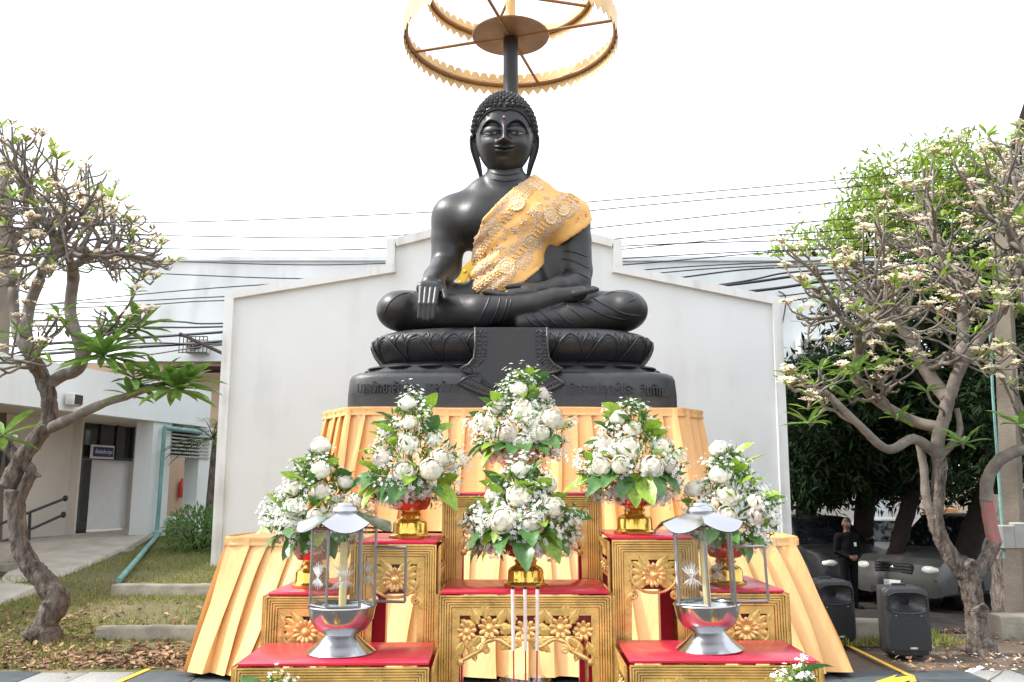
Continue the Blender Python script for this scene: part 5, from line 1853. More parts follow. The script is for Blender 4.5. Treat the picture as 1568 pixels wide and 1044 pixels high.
    MB().lathe([(.05 * s, z1 + .052 * s), (.052 * s, z1 + .058 * s), (.047 * s, z1 + .062 * s), (.044 * s, z1 + .072 * s), (.03 * s, z1 + .078 * s), (.026 * s, z1 + .086 * s), (.01 * s, z1 + .089 * s)], 28).build('cap', 'steel', t, local=True)
    MB().tube([V(.026 * s * math.cos(q), 0, z1 + .085 * s + .03 * s * math.sin(q)) for q in [math.pi * i / 10 for i in range(11)]], .0025 * s, 5).build('handle', 'steel', t, local=True)
    t.rotation_euler = (0, tilt, 0)
    # candle
    cb = base + V(0, 0, .083 * s)
    c = thing('candle', cb, candle_label, 'candle', 'candles inside the lanterns')
    MB().lathe([(.0135 * s, 0), (.0135 * s, .29 * s), (.011 * s, .295 * s), (.003, .292 * s)], 16).build('wax', 'candle_wax', c, local=True)
    MB().tube([V(0, 0, .29 * s), V(.001, 0, .307 * s)], .002, 5).build('wick', 'wick', c, local=True)
    c.rotation_euler = (0, tilt, 0)
def door_side_right(k, rz0): return True
lantern(522, 996, 3.07, .98, 'steel and glass candle lantern with open door on the left low table', 0.0, 5, 'yellow candle standing inside the left lantern', math.radians(12))
lantern(1087, 993, 3.07, .96, 'steel and glass candle lantern leaning slightly on the right low table', -0.035, 4, 'yellow candle standing inside the right lantern', math.radians(22))

# ------------------------------------------------------------------ incense
mat('incense_white', (0.72, 0.58, 0.55), 0.8, var=.08, scale=60)
mat('incense_stick', (0.35, 0.04, 0.03), 0.6)
mat('flame_yellow', (0.9, 0.5, 0.05), .6)
glass_mat('pot_glass', (0.9, 0.85, 0.78), .08)
ipy = 2.98
pc = P(804, 1040, ipy)
pt = thing('incense_pot', (pc.x, ipy, pc.z - .11), 'clear footed incense bowl at the bottom centre', 'bowl')
MB().lathe([(.05, 0), (.055, .01), (.03, .025), (.06, .05), (.076, .085), (.083, .11), (.079, .11), (.07, .085), (.05, .055), (.001, .05)], 24, rfun=lambda a, z: 1 + (.05 * math.cos(a * 8) if z > .1 else 0)).build('glass_bowl', 'pot_glass', pt, local=True)
MB().ell((0, 0, .06), (.055, .055, .03), 14, 6).build('sand', 'granite', pt, local=True)
ist = thing('incense_stand', (pc.x, ipy, 0), 'small gilt stand carrying the incense bowl at the bottom centre', 'stand')
hh = pc.z - .114
MB().lathe([(.13, 0), (.13, .03), (.06, .06), (.05, hh * .5), (.06, hh - .05), (.12, hh - .02), (.12, hh)], 20, (pc.x, ipy, 0)).build('pedestal', 'gilt', ist)
for px0, px1, nm in ((785, 787, 'left'), (804, 805, 'middle'), (823, 822, 'right')):
    top_ = P(px0, 902, ipy - .01); bot_ = P(px1, 1052, ipy)
    sw_ = bot_.lerp(top_, .37)
    it = thing('incense_stick', bot_, 'white incense stick, %s one of the three' % nm, 'incense', 'incense sticks')
    MB().tube([sw_, top_], .006, 8).build('incense_paste', 'incense_white', it)
    MB().tube([bot_, sw_], .003, 6).build('stick', 'incense_stick', it)
    MB().tube([top_, top_ + V(0, 0, .008)], .006, 8).build('burnt_tip', 'wick', it)
# ------------------------------------------------------------------ trees
mat('bark', (0.06, 0.046, 0.038), 0.95, scale=14, bump=1.0, bscale=30, col2=(0.22, 0.185, 0.155), detail=12, bdist=.05, stretch=(1.6, 1.6, .45), spec=.25)
mat('bark_branch', (0.12, 0.10, 0.086), 0.85, scale=7, bump=0.4, bscale=40, col2=(0.21, 0.18, 0.155), detail=6)
mat('bark_grey', (0.115, 0.095, 0.078), 0.85, scale=7, bump=0.5, bscale=40, col2=(0.22, 0.19, 0.16), detail=10)
mat('bark_dark', (0.03, 0.023, 0.019), 0.95, spec=.1, scale=7, bump=0.7, bscale=25)
mat('red_paint_band', (0.32, 0.10, 0.10), 0.85, scale=9, col2=(.24, .15, .13), bump=.3, bscale=40)
mat('plumeria_leaf', (0.15, 0.27, 0.05), 0.4, var=.3, scale=8, trans=.3, island=.35)
mat('plumeria_leaf_young', (0.24, 0.36, 0.05), 0.45, var=.25, scale=8, trans=.4, island=.3)
mat('plumeria_flower', (0.80, 0.72, 0.52), 0.6, var=.1, scale=30, trans=.3, island=.12)
mat('plumeria_bud', (0.34, 0.22, 0.15), 0.7, var=.2, scale=30, island=.2)
mat('mango_leaf_shaded', (0.010, 0.023, 0.006), 0.6, var=.3, scale=5, trans=.12, spec=.12, island=.45)  # leaf green darkened so the colour carries the shade under the crowns
mat('mango_leaf_lit', (0.21, 0.29, 0.028), 0.42, var=.3, scale=3, trans=.4, island=.4)  # brighter copy of the leaf, sunlight put into the colour
mat('shrub_leaf', (0.10, 0.20, 0.04), 0.5, var=.3, scale=6, trans=.3, island=.4)
mat('palm_leaf', (0.10, 0.16, 0.05), 0.5, var=.3, scale=6, trans=.3, island=.3)

LEAF_V = np.array([(0, 0, 0), (.075, .22, .035), (0, .25, 0), (-.075, .22, .035), (.115, .55, .03), (0, .57, -.02), (-.115, .55, .03), (.075, .82, -.03), (0, .84, -.07), (-.075, .82, -.03), (0, 1, -.12)])
LEAF_F = np.array([(0, 1, 2, 2), (0, 2, 3, 3), (1, 4, 5, 2), (2, 5, 6, 3), (4, 7, 8, 5), (5, 8, 9, 6), (7, 10, 8, 8), (8, 10, 9, 9)])
LEAF4_V = np.array([(0, 0, 0), (.13, .45, .03), (0, 1, -.08), (-.13, .45, .03)])
LEAF4_F = np.array([(0, 1, 2, 3)])
def tri_fix(f):  # degenerate quads -> triangles
    out = []
    for q in f:
        q = list(q)
        if q[2] == q[3]: out.append((q[0], q[1], q[2]))
        else: out += [(q[0], q[1], q[2]), (q[0], q[2], q[3])]
    return np.array(out)
LEAF_T = tri_fix(LEAF_F)

def in_poly(x, y, poly):
    c = False
    j = len(poly) - 1
    for i in range(len(poly)):
        (xi, yi), (xj, yj) = poly[i], poly[j]
        if (yi > y) != (yj > y) and x < (xj - xi) * (y - yi) / (yj - yi + 1e-9) + xi: c = not c
        j = i
    return c
def sample_tips(poly, n, Y0, dY, r, topbias=0.0):
    xs_ = [q[0] for q in poly]; ys_ = [q[1] for q in poly]
    out = []
    while len(out) < n:
        x, y = r.uniform(min(xs_), max(xs_)), r.uniform(min(ys_), max(ys_))
        if not in_poly(x, y, poly): continue
        if topbias and r.random() < topbias * (y - min(ys_)) / (max(ys_) - min(ys_)): continue
        out.append(P(x, y, Y0 + r.uniform(-dY, dY)))
    return out
def bez(p0, p1, p2, p3, n):
    o = []
    for i in range(n + 1):
        t = i / n; s = 1 - t
        o.append(p0 * s ** 3 + p1 * (3 * s * s * t) + p2 * (3 * s * t * t) + p3 * t ** 3)
    return o
def dendrite(mb, pos, dirn, tips, r, rt, expo, ends, lvl=0, sag=0.25):
    n = len(tips)
    if n == 0: return
    rad = lambda k: rt * k ** expo
    if n == 1:
        tip = tips[0]
        L = (tip - pos).length
        d_end = (V(tip.x - pos.x, tip.y - pos.y, 0) * .5 + V(0, 0, L * .9)).normalized()
        c = bez(pos, pos + dirn * L * .4, tip - d_end * L * .35, tip, 5)
        mb.tube(c, [rad(1) * 1.15] * 2 + [rad(1)] * 3 + [rad(1) * .9], 5)
        ends.append((tip, d_end))
        return
    c = sum(tips, V(0, 0, 0)) / n
    L = (c - pos).length
    a = r.uniform(.3, .46) if n > 3 else r.uniform(.35, .55)
    nxt = pos + (c - pos) * a + V(r.uniform(-.1, .1), r.uniform(-.1, .1), r.uniform(-.12, .02) - sag * .12) * L * .6
    seg = nxt - pos
    d2 = (seg.normalized() * .8 + V(0, 0, .35) + V(r.uniform(-.25, .25), r.uniform(-.25, .25), 0)).normalized()
    cc = bez(pos, pos + dirn * seg.length * .35, nxt - d2 * seg.length * .3, nxt, 5)
    r0 = rad(n) * 1.04; r1 = rad(n)
    mb.tube(cc, [r0 + (r1 - r0) * i / 5 for i in range(6)], 8 if n > 12 else 6)
    k = 3 if n > 5 and r.random() < .45 else 2
    ax = V(r.gauss(0, 1), r.gauss(0, .7), r.gauss(0, .8))
    far = max(tips, key=lambda q: (q - c).length) - c
    ax = (far.normalized() * 1.2 + ax * .5).normalized()
    order = sorted(tips, key=lambda q: (q - c).dot(ax))
    cuts = [0] + sorted(max(1, min(n - 1, int(n * (j / k + r.uniform(-.1, .1))))) for j in range(1, k)) + [n]
    for j in range(k):
        sub = order[cuts[j]:cuts[j + 1]]
        if not sub: continue
        cs_ = sum(sub, V(0, 0, 0)) / len(sub)
        dd = ((cs_ - nxt).normalized() * .7 + d2 * .5).normalized()
        dendrite(mb, nxt, dd, sub, r, rt, expo, ends, lvl + 1, sag)
def assign(limbs, tips):
    out = [[] for _ in limbs]
    for t in tips:
        i = min(range(len(limbs)), key=lambda k: (t - limbs[k]).length)
        out[i].append(t)
    return out
def plumeria_decor(tree, ends, r, seed, leaf_p, flower_p, leaf_L, mleaf):
    rg = np.random.default_rng(seed)
    L_, D_, S_ = [], [], []
    fl, fd, fs = [], [], []
    bl, bd_, bs = [], [], []
    for tip, d in ends:
        if r.random() < leaf_p:
            for k in range(r.randint(2, 6)):
                a = r.uniform(0, 6.28)
                dd = V(math.cos(a), math.sin(a), r.uniform(.1, 1.0)).normalized()
                L_.append(tip); D_.append(dd); S_.append(r.uniform(.5, 1.15) * leaf_L)
        if r.random() < flower_p:
            c = tip + d * .06
            for k in range(r.randint(7, 16)):
                a = r.uniform(0, 6.28); rr = r.random() ** .5 * .085
                q = c + V(math.cos(a) * rr, math.sin(a) * rr, r.uniform(-.015, .03))
                fl.append(q); fd.append(V(math.cos(a) * rr * 6, math.sin(a) * rr * 6 - .3, .9).normalized()); fs.append(r.uniform(.026, .042))
            for k in range(r.randint(4, 9)):
                a = r.uniform(0, 6.28)
                bl.append(tip + d * r.uniform(0, .03)); bd_.append(V(math.cos(a) * .8, math.sin(a) * .8, .9).normalized()); bs.append(r.uniform(.05, .09))
    if L_:
        v, f = inst(LEAF_V, LEAF_T, rot_to(np.array(D_), rg.uniform(-.4, .4, len(D_))), np.array(L_), np.array(S_))
        tag(fast_obj('leaves', v, f, mleaf, tree), kind='stuff')
    v, f = inst(fb, ffb, rot_to(np.array(fd), rg.uniform(0, 6, len(fd))), np.array(fl), np.array(fs))
    tag(fast_obj('blossoms', v, f, 'plumeria_flower', tree), kind='stuff')
    sv_ = np.array([(.06, 0, 0), (-.03, 0, .05), (-.03, 0, -.05), (.1, .8, 0), (-.05, .8, .09), (-.05, .8, -.09), (0, 1, 0)])
    sf_ = np.array([(0, 1, 4), (0, 4, 3), (1, 2, 5), (1, 5, 4), (2, 0, 3), (2, 3, 5), (3, 4, 6), (4, 5, 6), (5, 3, 6)])
    v, f = inst(sv_, sf_, rot_to(np.array(bd_), rg.uniform(0, 6, len(bd_))), np.array(bl), np.array(bs))
    tag(fast_obj('flower_stalks', v, f, 'plumeria_bud', tree), kind='stuff')
def knobbly(pts, rs, r, n=14, sub=9, amp=.12):
    rs = [q * KS for q in rs]
    c = catmull(pts, sub)
    rr = []
    for i in range(len(c)):
        t = i / (len(c) - 1) * (len(rs) - 1); k = min(int(t), len(rs) - 2); w = t - k
        rr.append(rs[k] * (1 - w) + rs[k + 1] * w)
    mb = MB(); mb.tube(c, rr, n)
    seed = r.uniform(0, 100)
    for i in range(len(c)):
        for j in range(n):
            q = Vector(mb.v[i * n + j]); o = c[i]
            k = 1 + amp * (math.sin(j * 2.1 + i * .6 + seed) * .45 + math.sin(i * 1.1 + seed + j * .7) * .4 + math.sin(i * 2.9 + j * 3.1 + seed) * .35)
            mb.v[i * n + j] = tuple(o + (q - o) * k)
    return mb

r5 = random.Random(51)
KS = .72
TLY = 9.3
def PL(a, b, dy=0): return P(a, b, TLY + dy)
lt = thing('frangipani_tree', PL(65, 972), 'crooked frangipani tree on the left lawn, mostly bare with pale blossoms', 'tree')
knobbly([PL(64, 1012), PL(72, 982), PL(70, 955), PL(86, 920), PL(66, 888), PL(44, 862), PL(30, 830), PL(26, 790), PL(22, 752)], [.30, .23, .165, .185, .15, .135, .125, .12, .14], r5).build('trunk', 'bark', lt, angle=0)
knobbly([PL(24, 772), PL(38, 745), PL(48, 722), PL(30, 706), PL(0, 672), PL(-30, 640)], [.10, .085, .08, .085, .09, .085], r5).build('limb', 'bark', lt, angle=0)
knobbly([PL(48, 724), PL(57, 727), PL(62, 729)], [.05, .04, .02], r5, 8).build('stub', 'bark', lt, angle=0)
knobbly([PL(12, 745), PL(30, 708), PL(58, 668), PL(75, 642), PL(75, 610), PL(70, 590), PL(50, 545)], [.13, .125, .12, .115, .11, .115, .095], r5).build('limb', 'bark', lt, angle=0)
knobbly([PL(72, 972), PL(52, 968, -.1), PL(40, 978, -.15)], [.12, .11, .1], r5, 10).build('root_stub', 'bark', lt, angle=0)
br = MB(); ends = []
br.tube(catmull([PL(72, 590), PL(95, 575), PL(118, 566, -.2), PL(125, 540, -.2), PL(108, 480), PL(112, 430)], 5), [.07] * 6 + [.066] * 10 + [.062] * 10, 8)
br.tube(catmull([PL(50, 545), PL(40, 520), PL(45, 470, .2), PL(62, 425, .2)], 5), [.07] * 4 + [.066] * 6 + [.062] * 6, 8)
br.tube(catmull([PL(78, 655), PL(110, 640, -.4), PL(160, 617, -.6), PL(200, 605, -.7), PL(238, 590, -.7)], 5), [.062] * 5 + [.05] * 5 + [.042] * 5 + [.034] * 6, 8)
crown_l = [(-150, 250), (-60, 190), (20, 190), (70, 210), (90, 240), (150, 250), (185, 275), (185, 310), (235, 345), (270, 395), (268, 415), (225, 405), (200, 360), (120, 330), (60, 340), (-150, 380)]
crown_l2 = [(-120, 380), (60, 300), (190, 310), (262, 405), (255, 425), (200, 440), (120, 420), (60, 450), (-120, 470)]
tipsA = sample_tips(crown_l, 360, TLY, 1.5, r5)
tipsB = sample_tips(crown_l2, 200, TLY, 1.3, r5)
limbs = [PL(112, 430), PL(62, 425, .2), PL(-20, 430, 0), PL(20, 440, .6)]
br.tube(catmull([PL(-30, 640), PL(-45, 560), PL(-20, 430)], 5), [.08] * 5 + [.06] * 6, 8)
br.tube(catmull([PL(50, 545), PL(25, 500, .4), PL(20, 440, .6)], 5), [.08] * 5 + [.06] * 6, 8)
for lp, tp in zip(limbs, assign(limbs, tipsA + tipsB)): dendrite(br, lp, V(0, 0, 1), tp, r5, .0102, .355, ends)
low_l = [(-60, 560), (40, 470), (110, 490), (70, 530), (100, 560), (-20, 590)]
dendrite(br, PL(60, 575, -.1), V(-.5, -.3, .6).normalized(), sample_tips(low_l, 26, TLY - .7, .6, r5), r5, .0102, .355, ends)
dendrite(br, PL(118, 566, -.2), V(.4, -.2, .8).normalized(), sample_tips([(130, 470), (230, 440), (240, 480), (150, 520)], 18, TLY - .3, .7, r5), r5, .0102, .355, ends)
br.build('branches', 'bark_branch', lt, angle=0)
plumeria_decor(lt, ends, r5, 5, .36, .4, .17, 'plumeria_leaf_young')
# broad leaf rosettes low on its right side: single leaves
ltmp = fast_obj('leaf', LEAF_V, LEAF_T, 'plumeria_leaf', lt, local=True); leaf_me = ltmp.data; bpy.data.objects.remove(ltmp)
twg = MB()
base_l = wloc(lt)
ros_l = ((160, 540, 34, .46, -.8), (185, 500, 13, .4, -.5), (215, 500, 14, .42, -.4), (265, 590, 30, .46, -.7), (288, 582, 16, .42, -.6), (245, 575, 14, .38, -.5), (205, 575, 12, .34, -.8), (195, 600, 9, .3, -.7), (30, 510, 9, .26, -.6), (90, 480, 8, .26, -.6), (5, 665, 9, .4, -1.0), (100, 500, 8, .24, -.4), (55, 545, 5, .22, -.5))
dendrite(twg, PL(238, 590, -.7), V(.6, 0, .4).normalized(), [PL(q[0], q[1], q[4]) for q in ros_l if q[0] > 240], r5, .016, .4, [])
dendrite(twg, PL(200, 605, -.7), V(.2, 0, .8).normalized(), [PL(q[0], q[1], q[4]) for q in ros_l if 190 < q[0] < 240 and q[1] > 560], r5, .016, .4, [])
dendrite(twg, PL(118, 566, -.2), V(.5, -.3, .6).normalized(), [PL(q[0], q[1], q[4]) for q in ros_l if 95 < q[0] < 220 and q[1] < 560], r5, .016, .4, [])
dendrite(twg, PL(70, 585, 0), V(-.3, -.4, .7).normalized(), [PL(q[0], q[1], q[4]) for q in ros_l if 20 < q[0] < 95], r5, .016, .4, [])
for (a, b, n_, L0, dy) in ros_l:
    c = PL(a, b, dy)
    for k in range(n_):
        az = k * 2.4 + r5.uniform(-.3, .3); el = .75 - 1.15 * k / n_ + r5.uniform(-.15, .15)
        d = V(math.cos(az) * math.cos(el), math.sin(az) * math.cos(el), math.sin(el))
        e = Matrix([[x for x in row_] for row_ in rot_to(np.array([d]), np.array([r5.uniform(-.3, .3)]))[0]]).to_euler()
        share('leaf', leaf_me, lt, c - base_l + V(0, 0, -.05 * k / n_), tuple(e), L0 * r5.uniform(.75, 1.1))
tag(twg.build('leaf_twigs', 'bark_branch', lt, angle=0), kind='stuff')

TRY = 9.0
def PR(a, b, dy=0): return P(a, b, TRY + dy)
r6 = random.Random(88)
KS = .67
rt_ = thing('frangipani_tree', PR(1500, 985), 'gnarled frangipani tree right of the stage with a red painted band on one limb', 'tree')
knobbly([PR(1506, 1022), PR(1502, 992), PR(1496, 965), PR(1492, 930), PR(1487, 900), PR(1480, 872)], [.30, .22, .15, .14, .15, .17], r6).build('trunk', 'bark', rt_, angle=0)
knobbly([PR(1484, 885), PR(1462, 860), PR(1440, 822), PR(1432, 790), PR(1436, 755), PR(1440, 700)], [.14, .125, .11, .115, .105, .10], r6).build('limb', 'bark', rt_, angle=0)
knobbly([PR(1440, 822), PR(1428, 792), PR(1418, 760), PR(1415, 720), PR(1410, 690), PR(1405, 670)], [.06, .075, .065, .06, .06, .055], r6).build('limb', 'bark_grey', rt_, angle=0)
knobbly([PR(1440, 720), PR(1436, 675), PR(1446, 640), PR(1452, 612), PR(1470, 565), PR(1500, 520, -.1), PR(1535, 470, -.1), PR(1560, 420)], [.105, .10, .095, .10, .085, .075, .07, .06], r6).build('limb', 'bark_grey', rt_, angle=0)
knobbly([PR(1488, 885), PR(1508, 860), PR(1524, 828)], [.13, .105, .10], r6).build('limb', 'bark', rt_, angle=0)
knobbly([PR(1524, 832), PR(1516, 800), PR(1511, 765)], [.102, .098, .096], r6, amp=.05).build('painted_limb', 'red_paint_band', rt_, angle=0)
knobbly([PR(1511, 768), PR(1512, 735), PR(1530, 705), PR(1570, 685), PR(1620, 670)], [.097, .092, .09, .088, .08], r6).build('limb', 'bark_grey', rt_, angle=0)
knobbly([PR(1438, 700), PR(1462, 675), PR(1470, 655), PR(1465, 625)], [.06, .05, .045, .04], r6).build('limb', 'bark_grey', rt_, angle=0)
for (q0, q1, q2) in (((1490, 868), (1486, 874), (1478, 880)), ((1505, 935), (1510, 930), (1514, 924))):
    MB().lathe([(.085, -.06), (.08, -.01), (.066, .012), (.045, .008), (.03, -.012), (.005, -.02)], 14, (0, 0, 0)).build('scar', 'bark', rt_, local=True).location = PR(*q0[:2], -.095) - wloc(rt_)
for o in rt_.children:
    if o.name.startswith('scar'): o.rotation_euler = (math.pi / 2, 0, .2)
br = MB(); ends = []
def lim(pts, r0, r1):
    c = catmull([PR(*q) for q in pts], 5)
    br.tube(c, [r0 + (r1 - r0) * i / (len(c) - 1) for i in range(len(c))], 8)
lim([(1440, 700), (1400, 672, -.2), (1360, 688, -.5), (1315, 650, -.7), (1270, 605, -.7)], .06, .03)
lim([(1445, 655), (1400, 645, .2), (1345, 615, .1), (1310, 580, 0)], .065, .045)
lim([(1452, 612), (1420, 570, .3), (1395, 520, .4), (1370, 490, .5)], .075, .06)
lim([(1470, 565), (1475, 500, .2), (1470, 450, .3)], .07, .055)
lim([(1620, 670), (1640, 600), (1620, 520)], .08, .06)
limbs = [PR(1310, 580), PR(1370, 490, .5), PR(1470, 450, .3), PR(1560, 420), PR(1620, 520), PR(1420, 570, .3)]
crown_r = [(1180, 385), (1215, 360), (1262, 340), (1310, 345), (1350, 285), (1400, 245), (1450, 215), (1500, 208), (1540, 190), (1640, 190), (1700, 300), (1700, 480), (1600, 520), (1500, 470), (1400, 480), (1300, 490), (1225, 450)]
crown_r2 = [(1200, 470), (1300, 420), (1450, 400), (1600, 380), (1680, 520), (1560, 600), (1480, 560), (1380, 560), (1290, 560), (1200, 500)]
tips = sample_tips(crown_r, 460, TRY + .2, 1.5, r6) + sample_tips(crown_r2, 200, TRY, 1.3, r6)
for lp, tp in zip(limbs, assign(limbs, tips)): dendrite(br, lp, V(0, 0, 1), tp, r6, .0105, .36, ends)
dendrite(br, PR(1270, 605, -.7), V(-.7, 0, .5).normalized(), sample_tips([(1205, 560), (1290, 545), (1330, 600), (1240, 640), (1205, 600)], 18, TRY - .8, .5, r6), r6, .0105, .36, ends)
dendrite(br, PR(1345, 615, .1), V(-.3, 0, .8).normalized(), sample_tips([(1280, 560), (1400, 540), (1420, 600), (1340, 600)], 16, TRY - .4, .5, r6), r6, .0105, .36, ends)
dendrite(br, PR(1570, 685), V(-.2, -.2, .9).normalized(), sample_tips([(1530, 560), (1600, 540), (1620, 620), (1545, 620)], 10, TRY - .5, .4, r6), r6, .0105, .36, ends)
br.build('branches', 'bark_grey', rt_, angle=0)
plumeria_decor(rt_, ends, r6, 6, .36, .36, .17, 'plumeria_leaf_young')
twg = MB(); base_r = wloc(rt_)
ros_r = ((1238, 648, 11, .28, -.8), (1255, 566, 9, .26, -.6), (1310, 570, 12, .28, -.7), (1340, 565, 11, .3, -.6), (1300, 610, 10, .26, -.6), (1275, 590, 8, .24, -.6), (1475, 680, 10, .28, -.4), (1560, 650, 9, .3, -.8), (1545, 345, 10, .35, .3), (1550, 440, 10, .4, .5), (1375, 640, 9, .24, -.3), (1225, 575, 7, .22, -.6), (1420, 600, 7, .24, -.5))
dendrite(twg, PR(1315, 650, -.7), V(-.7, 0, .3).normalized(), [PR(q[0], q[1], q[4]) for q in ros_r if q[0] < 1260], r6, .013, .4, [])
dendrite(twg, PR(1340, 612, .05), V(-.4, -.3, .7).normalized(), [PR(q[0], q[1], q[4]) for q in ros_r if 1260 < q[0] < 1390], r6, .013, .4, [])
dendrite(twg, PR(1446, 640, 0), V(-.2, -.6, .4).normalized(), [PR(q[0], q[1], q[4]) for q in ros_r if 1390 < q[0] < 1430], r6, .013, .4, [])
dendrite(twg, PR(1462, 675, 0), V(.3, -.5, .5).normalized(), [PR(q[0], q[1], q[4]) for q in ros_r if 1430 < q[0] < 1500], r6, .013, .4, [])
dendrite(twg, PR(1570, 685, 0), V(0, -.3, .8).normalized(), [PR(q[0], q[1], q[4]) for q in ros_r if q[0] > 1500 and q[1] > 500], r6, .013, .4, [])
dendrite(twg, PR(1535, 470, -.1), V(0, 0, .8).normalized(), [PR(q[0], q[1], q[4]) for q in ros_r if q[0] > 1500 and q[1] < 500], r6, .013, .4, [])
for (a, b, n_, L0, dy) in ros_r:
    c = PR(a, b, dy)
    for k in range(n_):
        az = k * 2.4 + r6.uniform(-.3, .3); el = .8 - 1.0 * k / n_ + r6.uniform(-.15, .15)
        d = V(math.cos(az) * math.cos(el), math.sin(az) * math.cos(el), math.sin(el))
        e = Matrix([[x for x in row_] for row_ in rot_to(np.array([d]), np.array([r6.uniform(-.3, .3)]))[0]]).to_euler()
        share('leaf', leaf_me, rt_, c - base_r, tuple(e), L0 * r6.uniform(.75, 1.1))
tag(twg.build('leaf_twigs', 'bark_grey', rt_, angle=0), kind='stuff')

# leafy background trees
KS = 1.0
def leafy(label, trunk_pts, trunk_r, blobs, n, Lf, m, seed, name='mango_tree', mtrunk='bark_dark', droop=.4):
    r = random.Random(seed); rg = np.random.default_rng(seed)
    t = thing(name, trunk_pts[0], label, 'tree', 'leafy trees behind the parked cars')
    knobbly(trunk_pts, trunk_r, r, 10, 5).build('trunk', mtrunk, t, angle=0)
    bm_ = MB()
    vol = np.array([b[1][0] * b[1][1] * b[1][2] for b in blobs]); vol = vol / vol.sum()
    Ls, Ds, Ss = [], [], []
    top_ = trunk_pts[-1]
    for (c, rad), w in zip(blobs, vol):
        c = Vector(c)
        bm_.tube(catmull([top_, (top_ + c) / 2 + V(0, 0, .2), c], 4), [trunk_r[-1] * .6 - i * trunk_r[-1] * .045 for i in range(9)], 6)
        k = int(n * w)
        ncl = max(4, k // 26)
        u = rg.normal(size=(ncl, 3)); u /= np.linalg.norm(u, axis=1, keepdims=True)
        cc = np.array(c) + u * (rg.random((ncl, 1)) ** .35) * np.array(rad)
        for q in cc:
            m_ = 26
            d = rg.normal(size=(m_, 3)) + np.array([0, 0, -droop])
            Ls.append(q + rg.normal(size=(m_, 3)) * .13 * (Lf / .2)); Ds.append(d); Ss.append(rg.uniform(.6, 1.15, m_) * Lf)
    Ls, Ds, Ss = np.concatenate(Ls), np.concatenate(Ds), np.concatenate(Ss)
    v, f = inst(LEAF4_V, LEAF4_F, rot_to(Ds, rg.uniform(-1.5, 1.5, len(Ds))), Ls, Ss)
    bm_.build('limbs', mtrunk, t, angle=0)
    tag(fast_obj('crown', v, f, m, t, smooth=False), kind='stuff')
    return t
def B(a, b, Y, rx, ry, rz): return (P(a, b, Y), (rx, ry, rz))
leafy('tall lit leafy tree rising behind the right end of the back building', [V(12.5, 31, 0), V(12.3, 31, 3), V(12.6, 31, 5)], [.4, .34, .3],
      [B(1400, 300, 31, 2.6, 2, 1.9), B(1330, 345, 31, 2.2, 2, 1.5), B(1470, 270, 31, 2.2, 2, 1.7), B(1245, 385, 31, 1.7, 1.5, .9), B(1540, 290, 31, 2, 2, 2), B(1460, 370, 31, 3, 2, 2), B(1205, 400, 31, .7, 1, .5)], 9500, .42, 'mango_leaf_lit', 31)
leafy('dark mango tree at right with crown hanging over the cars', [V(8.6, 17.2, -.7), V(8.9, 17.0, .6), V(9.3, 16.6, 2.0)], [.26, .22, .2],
      [B(1450, 640, 16.8, 1.9, 1.6, 1.2), B(1540, 600, 16.5, 1.5, 1.5, 1.6), B(1390, 690, 17.2, 1.3, 1.4, .7), B(1540, 480, 17, 1.6, 1.6, 1.6), B(1440, 540, 17.2, 1.5, 1.5, 1.3), B(1510, 700, 15.5, 1.0, 1, .7), B(1480, 430, 17.4, 1.6, 1.2, 1.3), B(1400, 470, 16.2, 1.6, 1.6, 1.0), B(1330, 520, 15.6, 1.0, 1.3, .6)], 15000, .26, 'mango_leaf_shaded', 32)
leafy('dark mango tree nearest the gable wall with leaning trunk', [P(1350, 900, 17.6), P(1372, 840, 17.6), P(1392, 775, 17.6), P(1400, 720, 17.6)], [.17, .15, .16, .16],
      [B(1260, 660, 18.6, 1.5, 1.6, 1.1), B(1330, 640, 18.2, 1.6, 1.6, 1.2), B(1230, 730, 18.6, 1.2, 1.5, .55), B(1310, 730, 18.4, 1.4, 1.5, .5), B(1390, 620, 18.6, 1.4, 1.5, 1.2), B(1240, 600, 19, 1.2, 1.5, .9), B(1330, 590, 16.6, 1.5, 1.3, .7), B(1240, 620, 16.4, 1.1, 1.0, .7)], 16000, .26, 'mango_leaf_shaded', 33)
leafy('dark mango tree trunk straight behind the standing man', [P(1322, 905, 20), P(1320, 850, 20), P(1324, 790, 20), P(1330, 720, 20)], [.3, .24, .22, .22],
      [B(1300, 690, 20.5, 2.0, 1.6, 1.2), B(1400, 680, 21, 2.0, 1.6, 1.2), B(1240, 690, 20.5, 1.8, 1.6, 1.1), B(1480, 660, 21, 2, 1.6, 1.5), B(1290, 745, 20.8, 1.6, 1.2, .42), B(1410, 740, 21, 1.7, 1.2, .5), B(1500, 745, 20, 1.4, 1.2, .5)], 13000, .28, 'mango_leaf_shaded', 34)
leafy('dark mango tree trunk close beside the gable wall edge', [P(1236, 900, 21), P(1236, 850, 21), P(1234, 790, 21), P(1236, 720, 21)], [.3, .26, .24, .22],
      [B(1240, 650, 21.5, 2.0, 1.6, 1.6), B(1330, 610, 22, 2.4, 1.6, 1.4)], 6000, .28, 'mango_leaf_shaded', 35)
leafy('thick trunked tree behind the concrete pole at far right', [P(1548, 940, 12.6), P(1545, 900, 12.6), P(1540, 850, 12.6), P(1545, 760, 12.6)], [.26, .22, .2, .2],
      [B(1600, 560, 12.8, 1.2, 1.2, 1.3), B(1580, 440, 12.8, .9, 1, 1), B(1545, 640, 13, .7, .9, .7)], 5000, .24, 'mango_leaf_shaded', 36, mtrunk='bark')
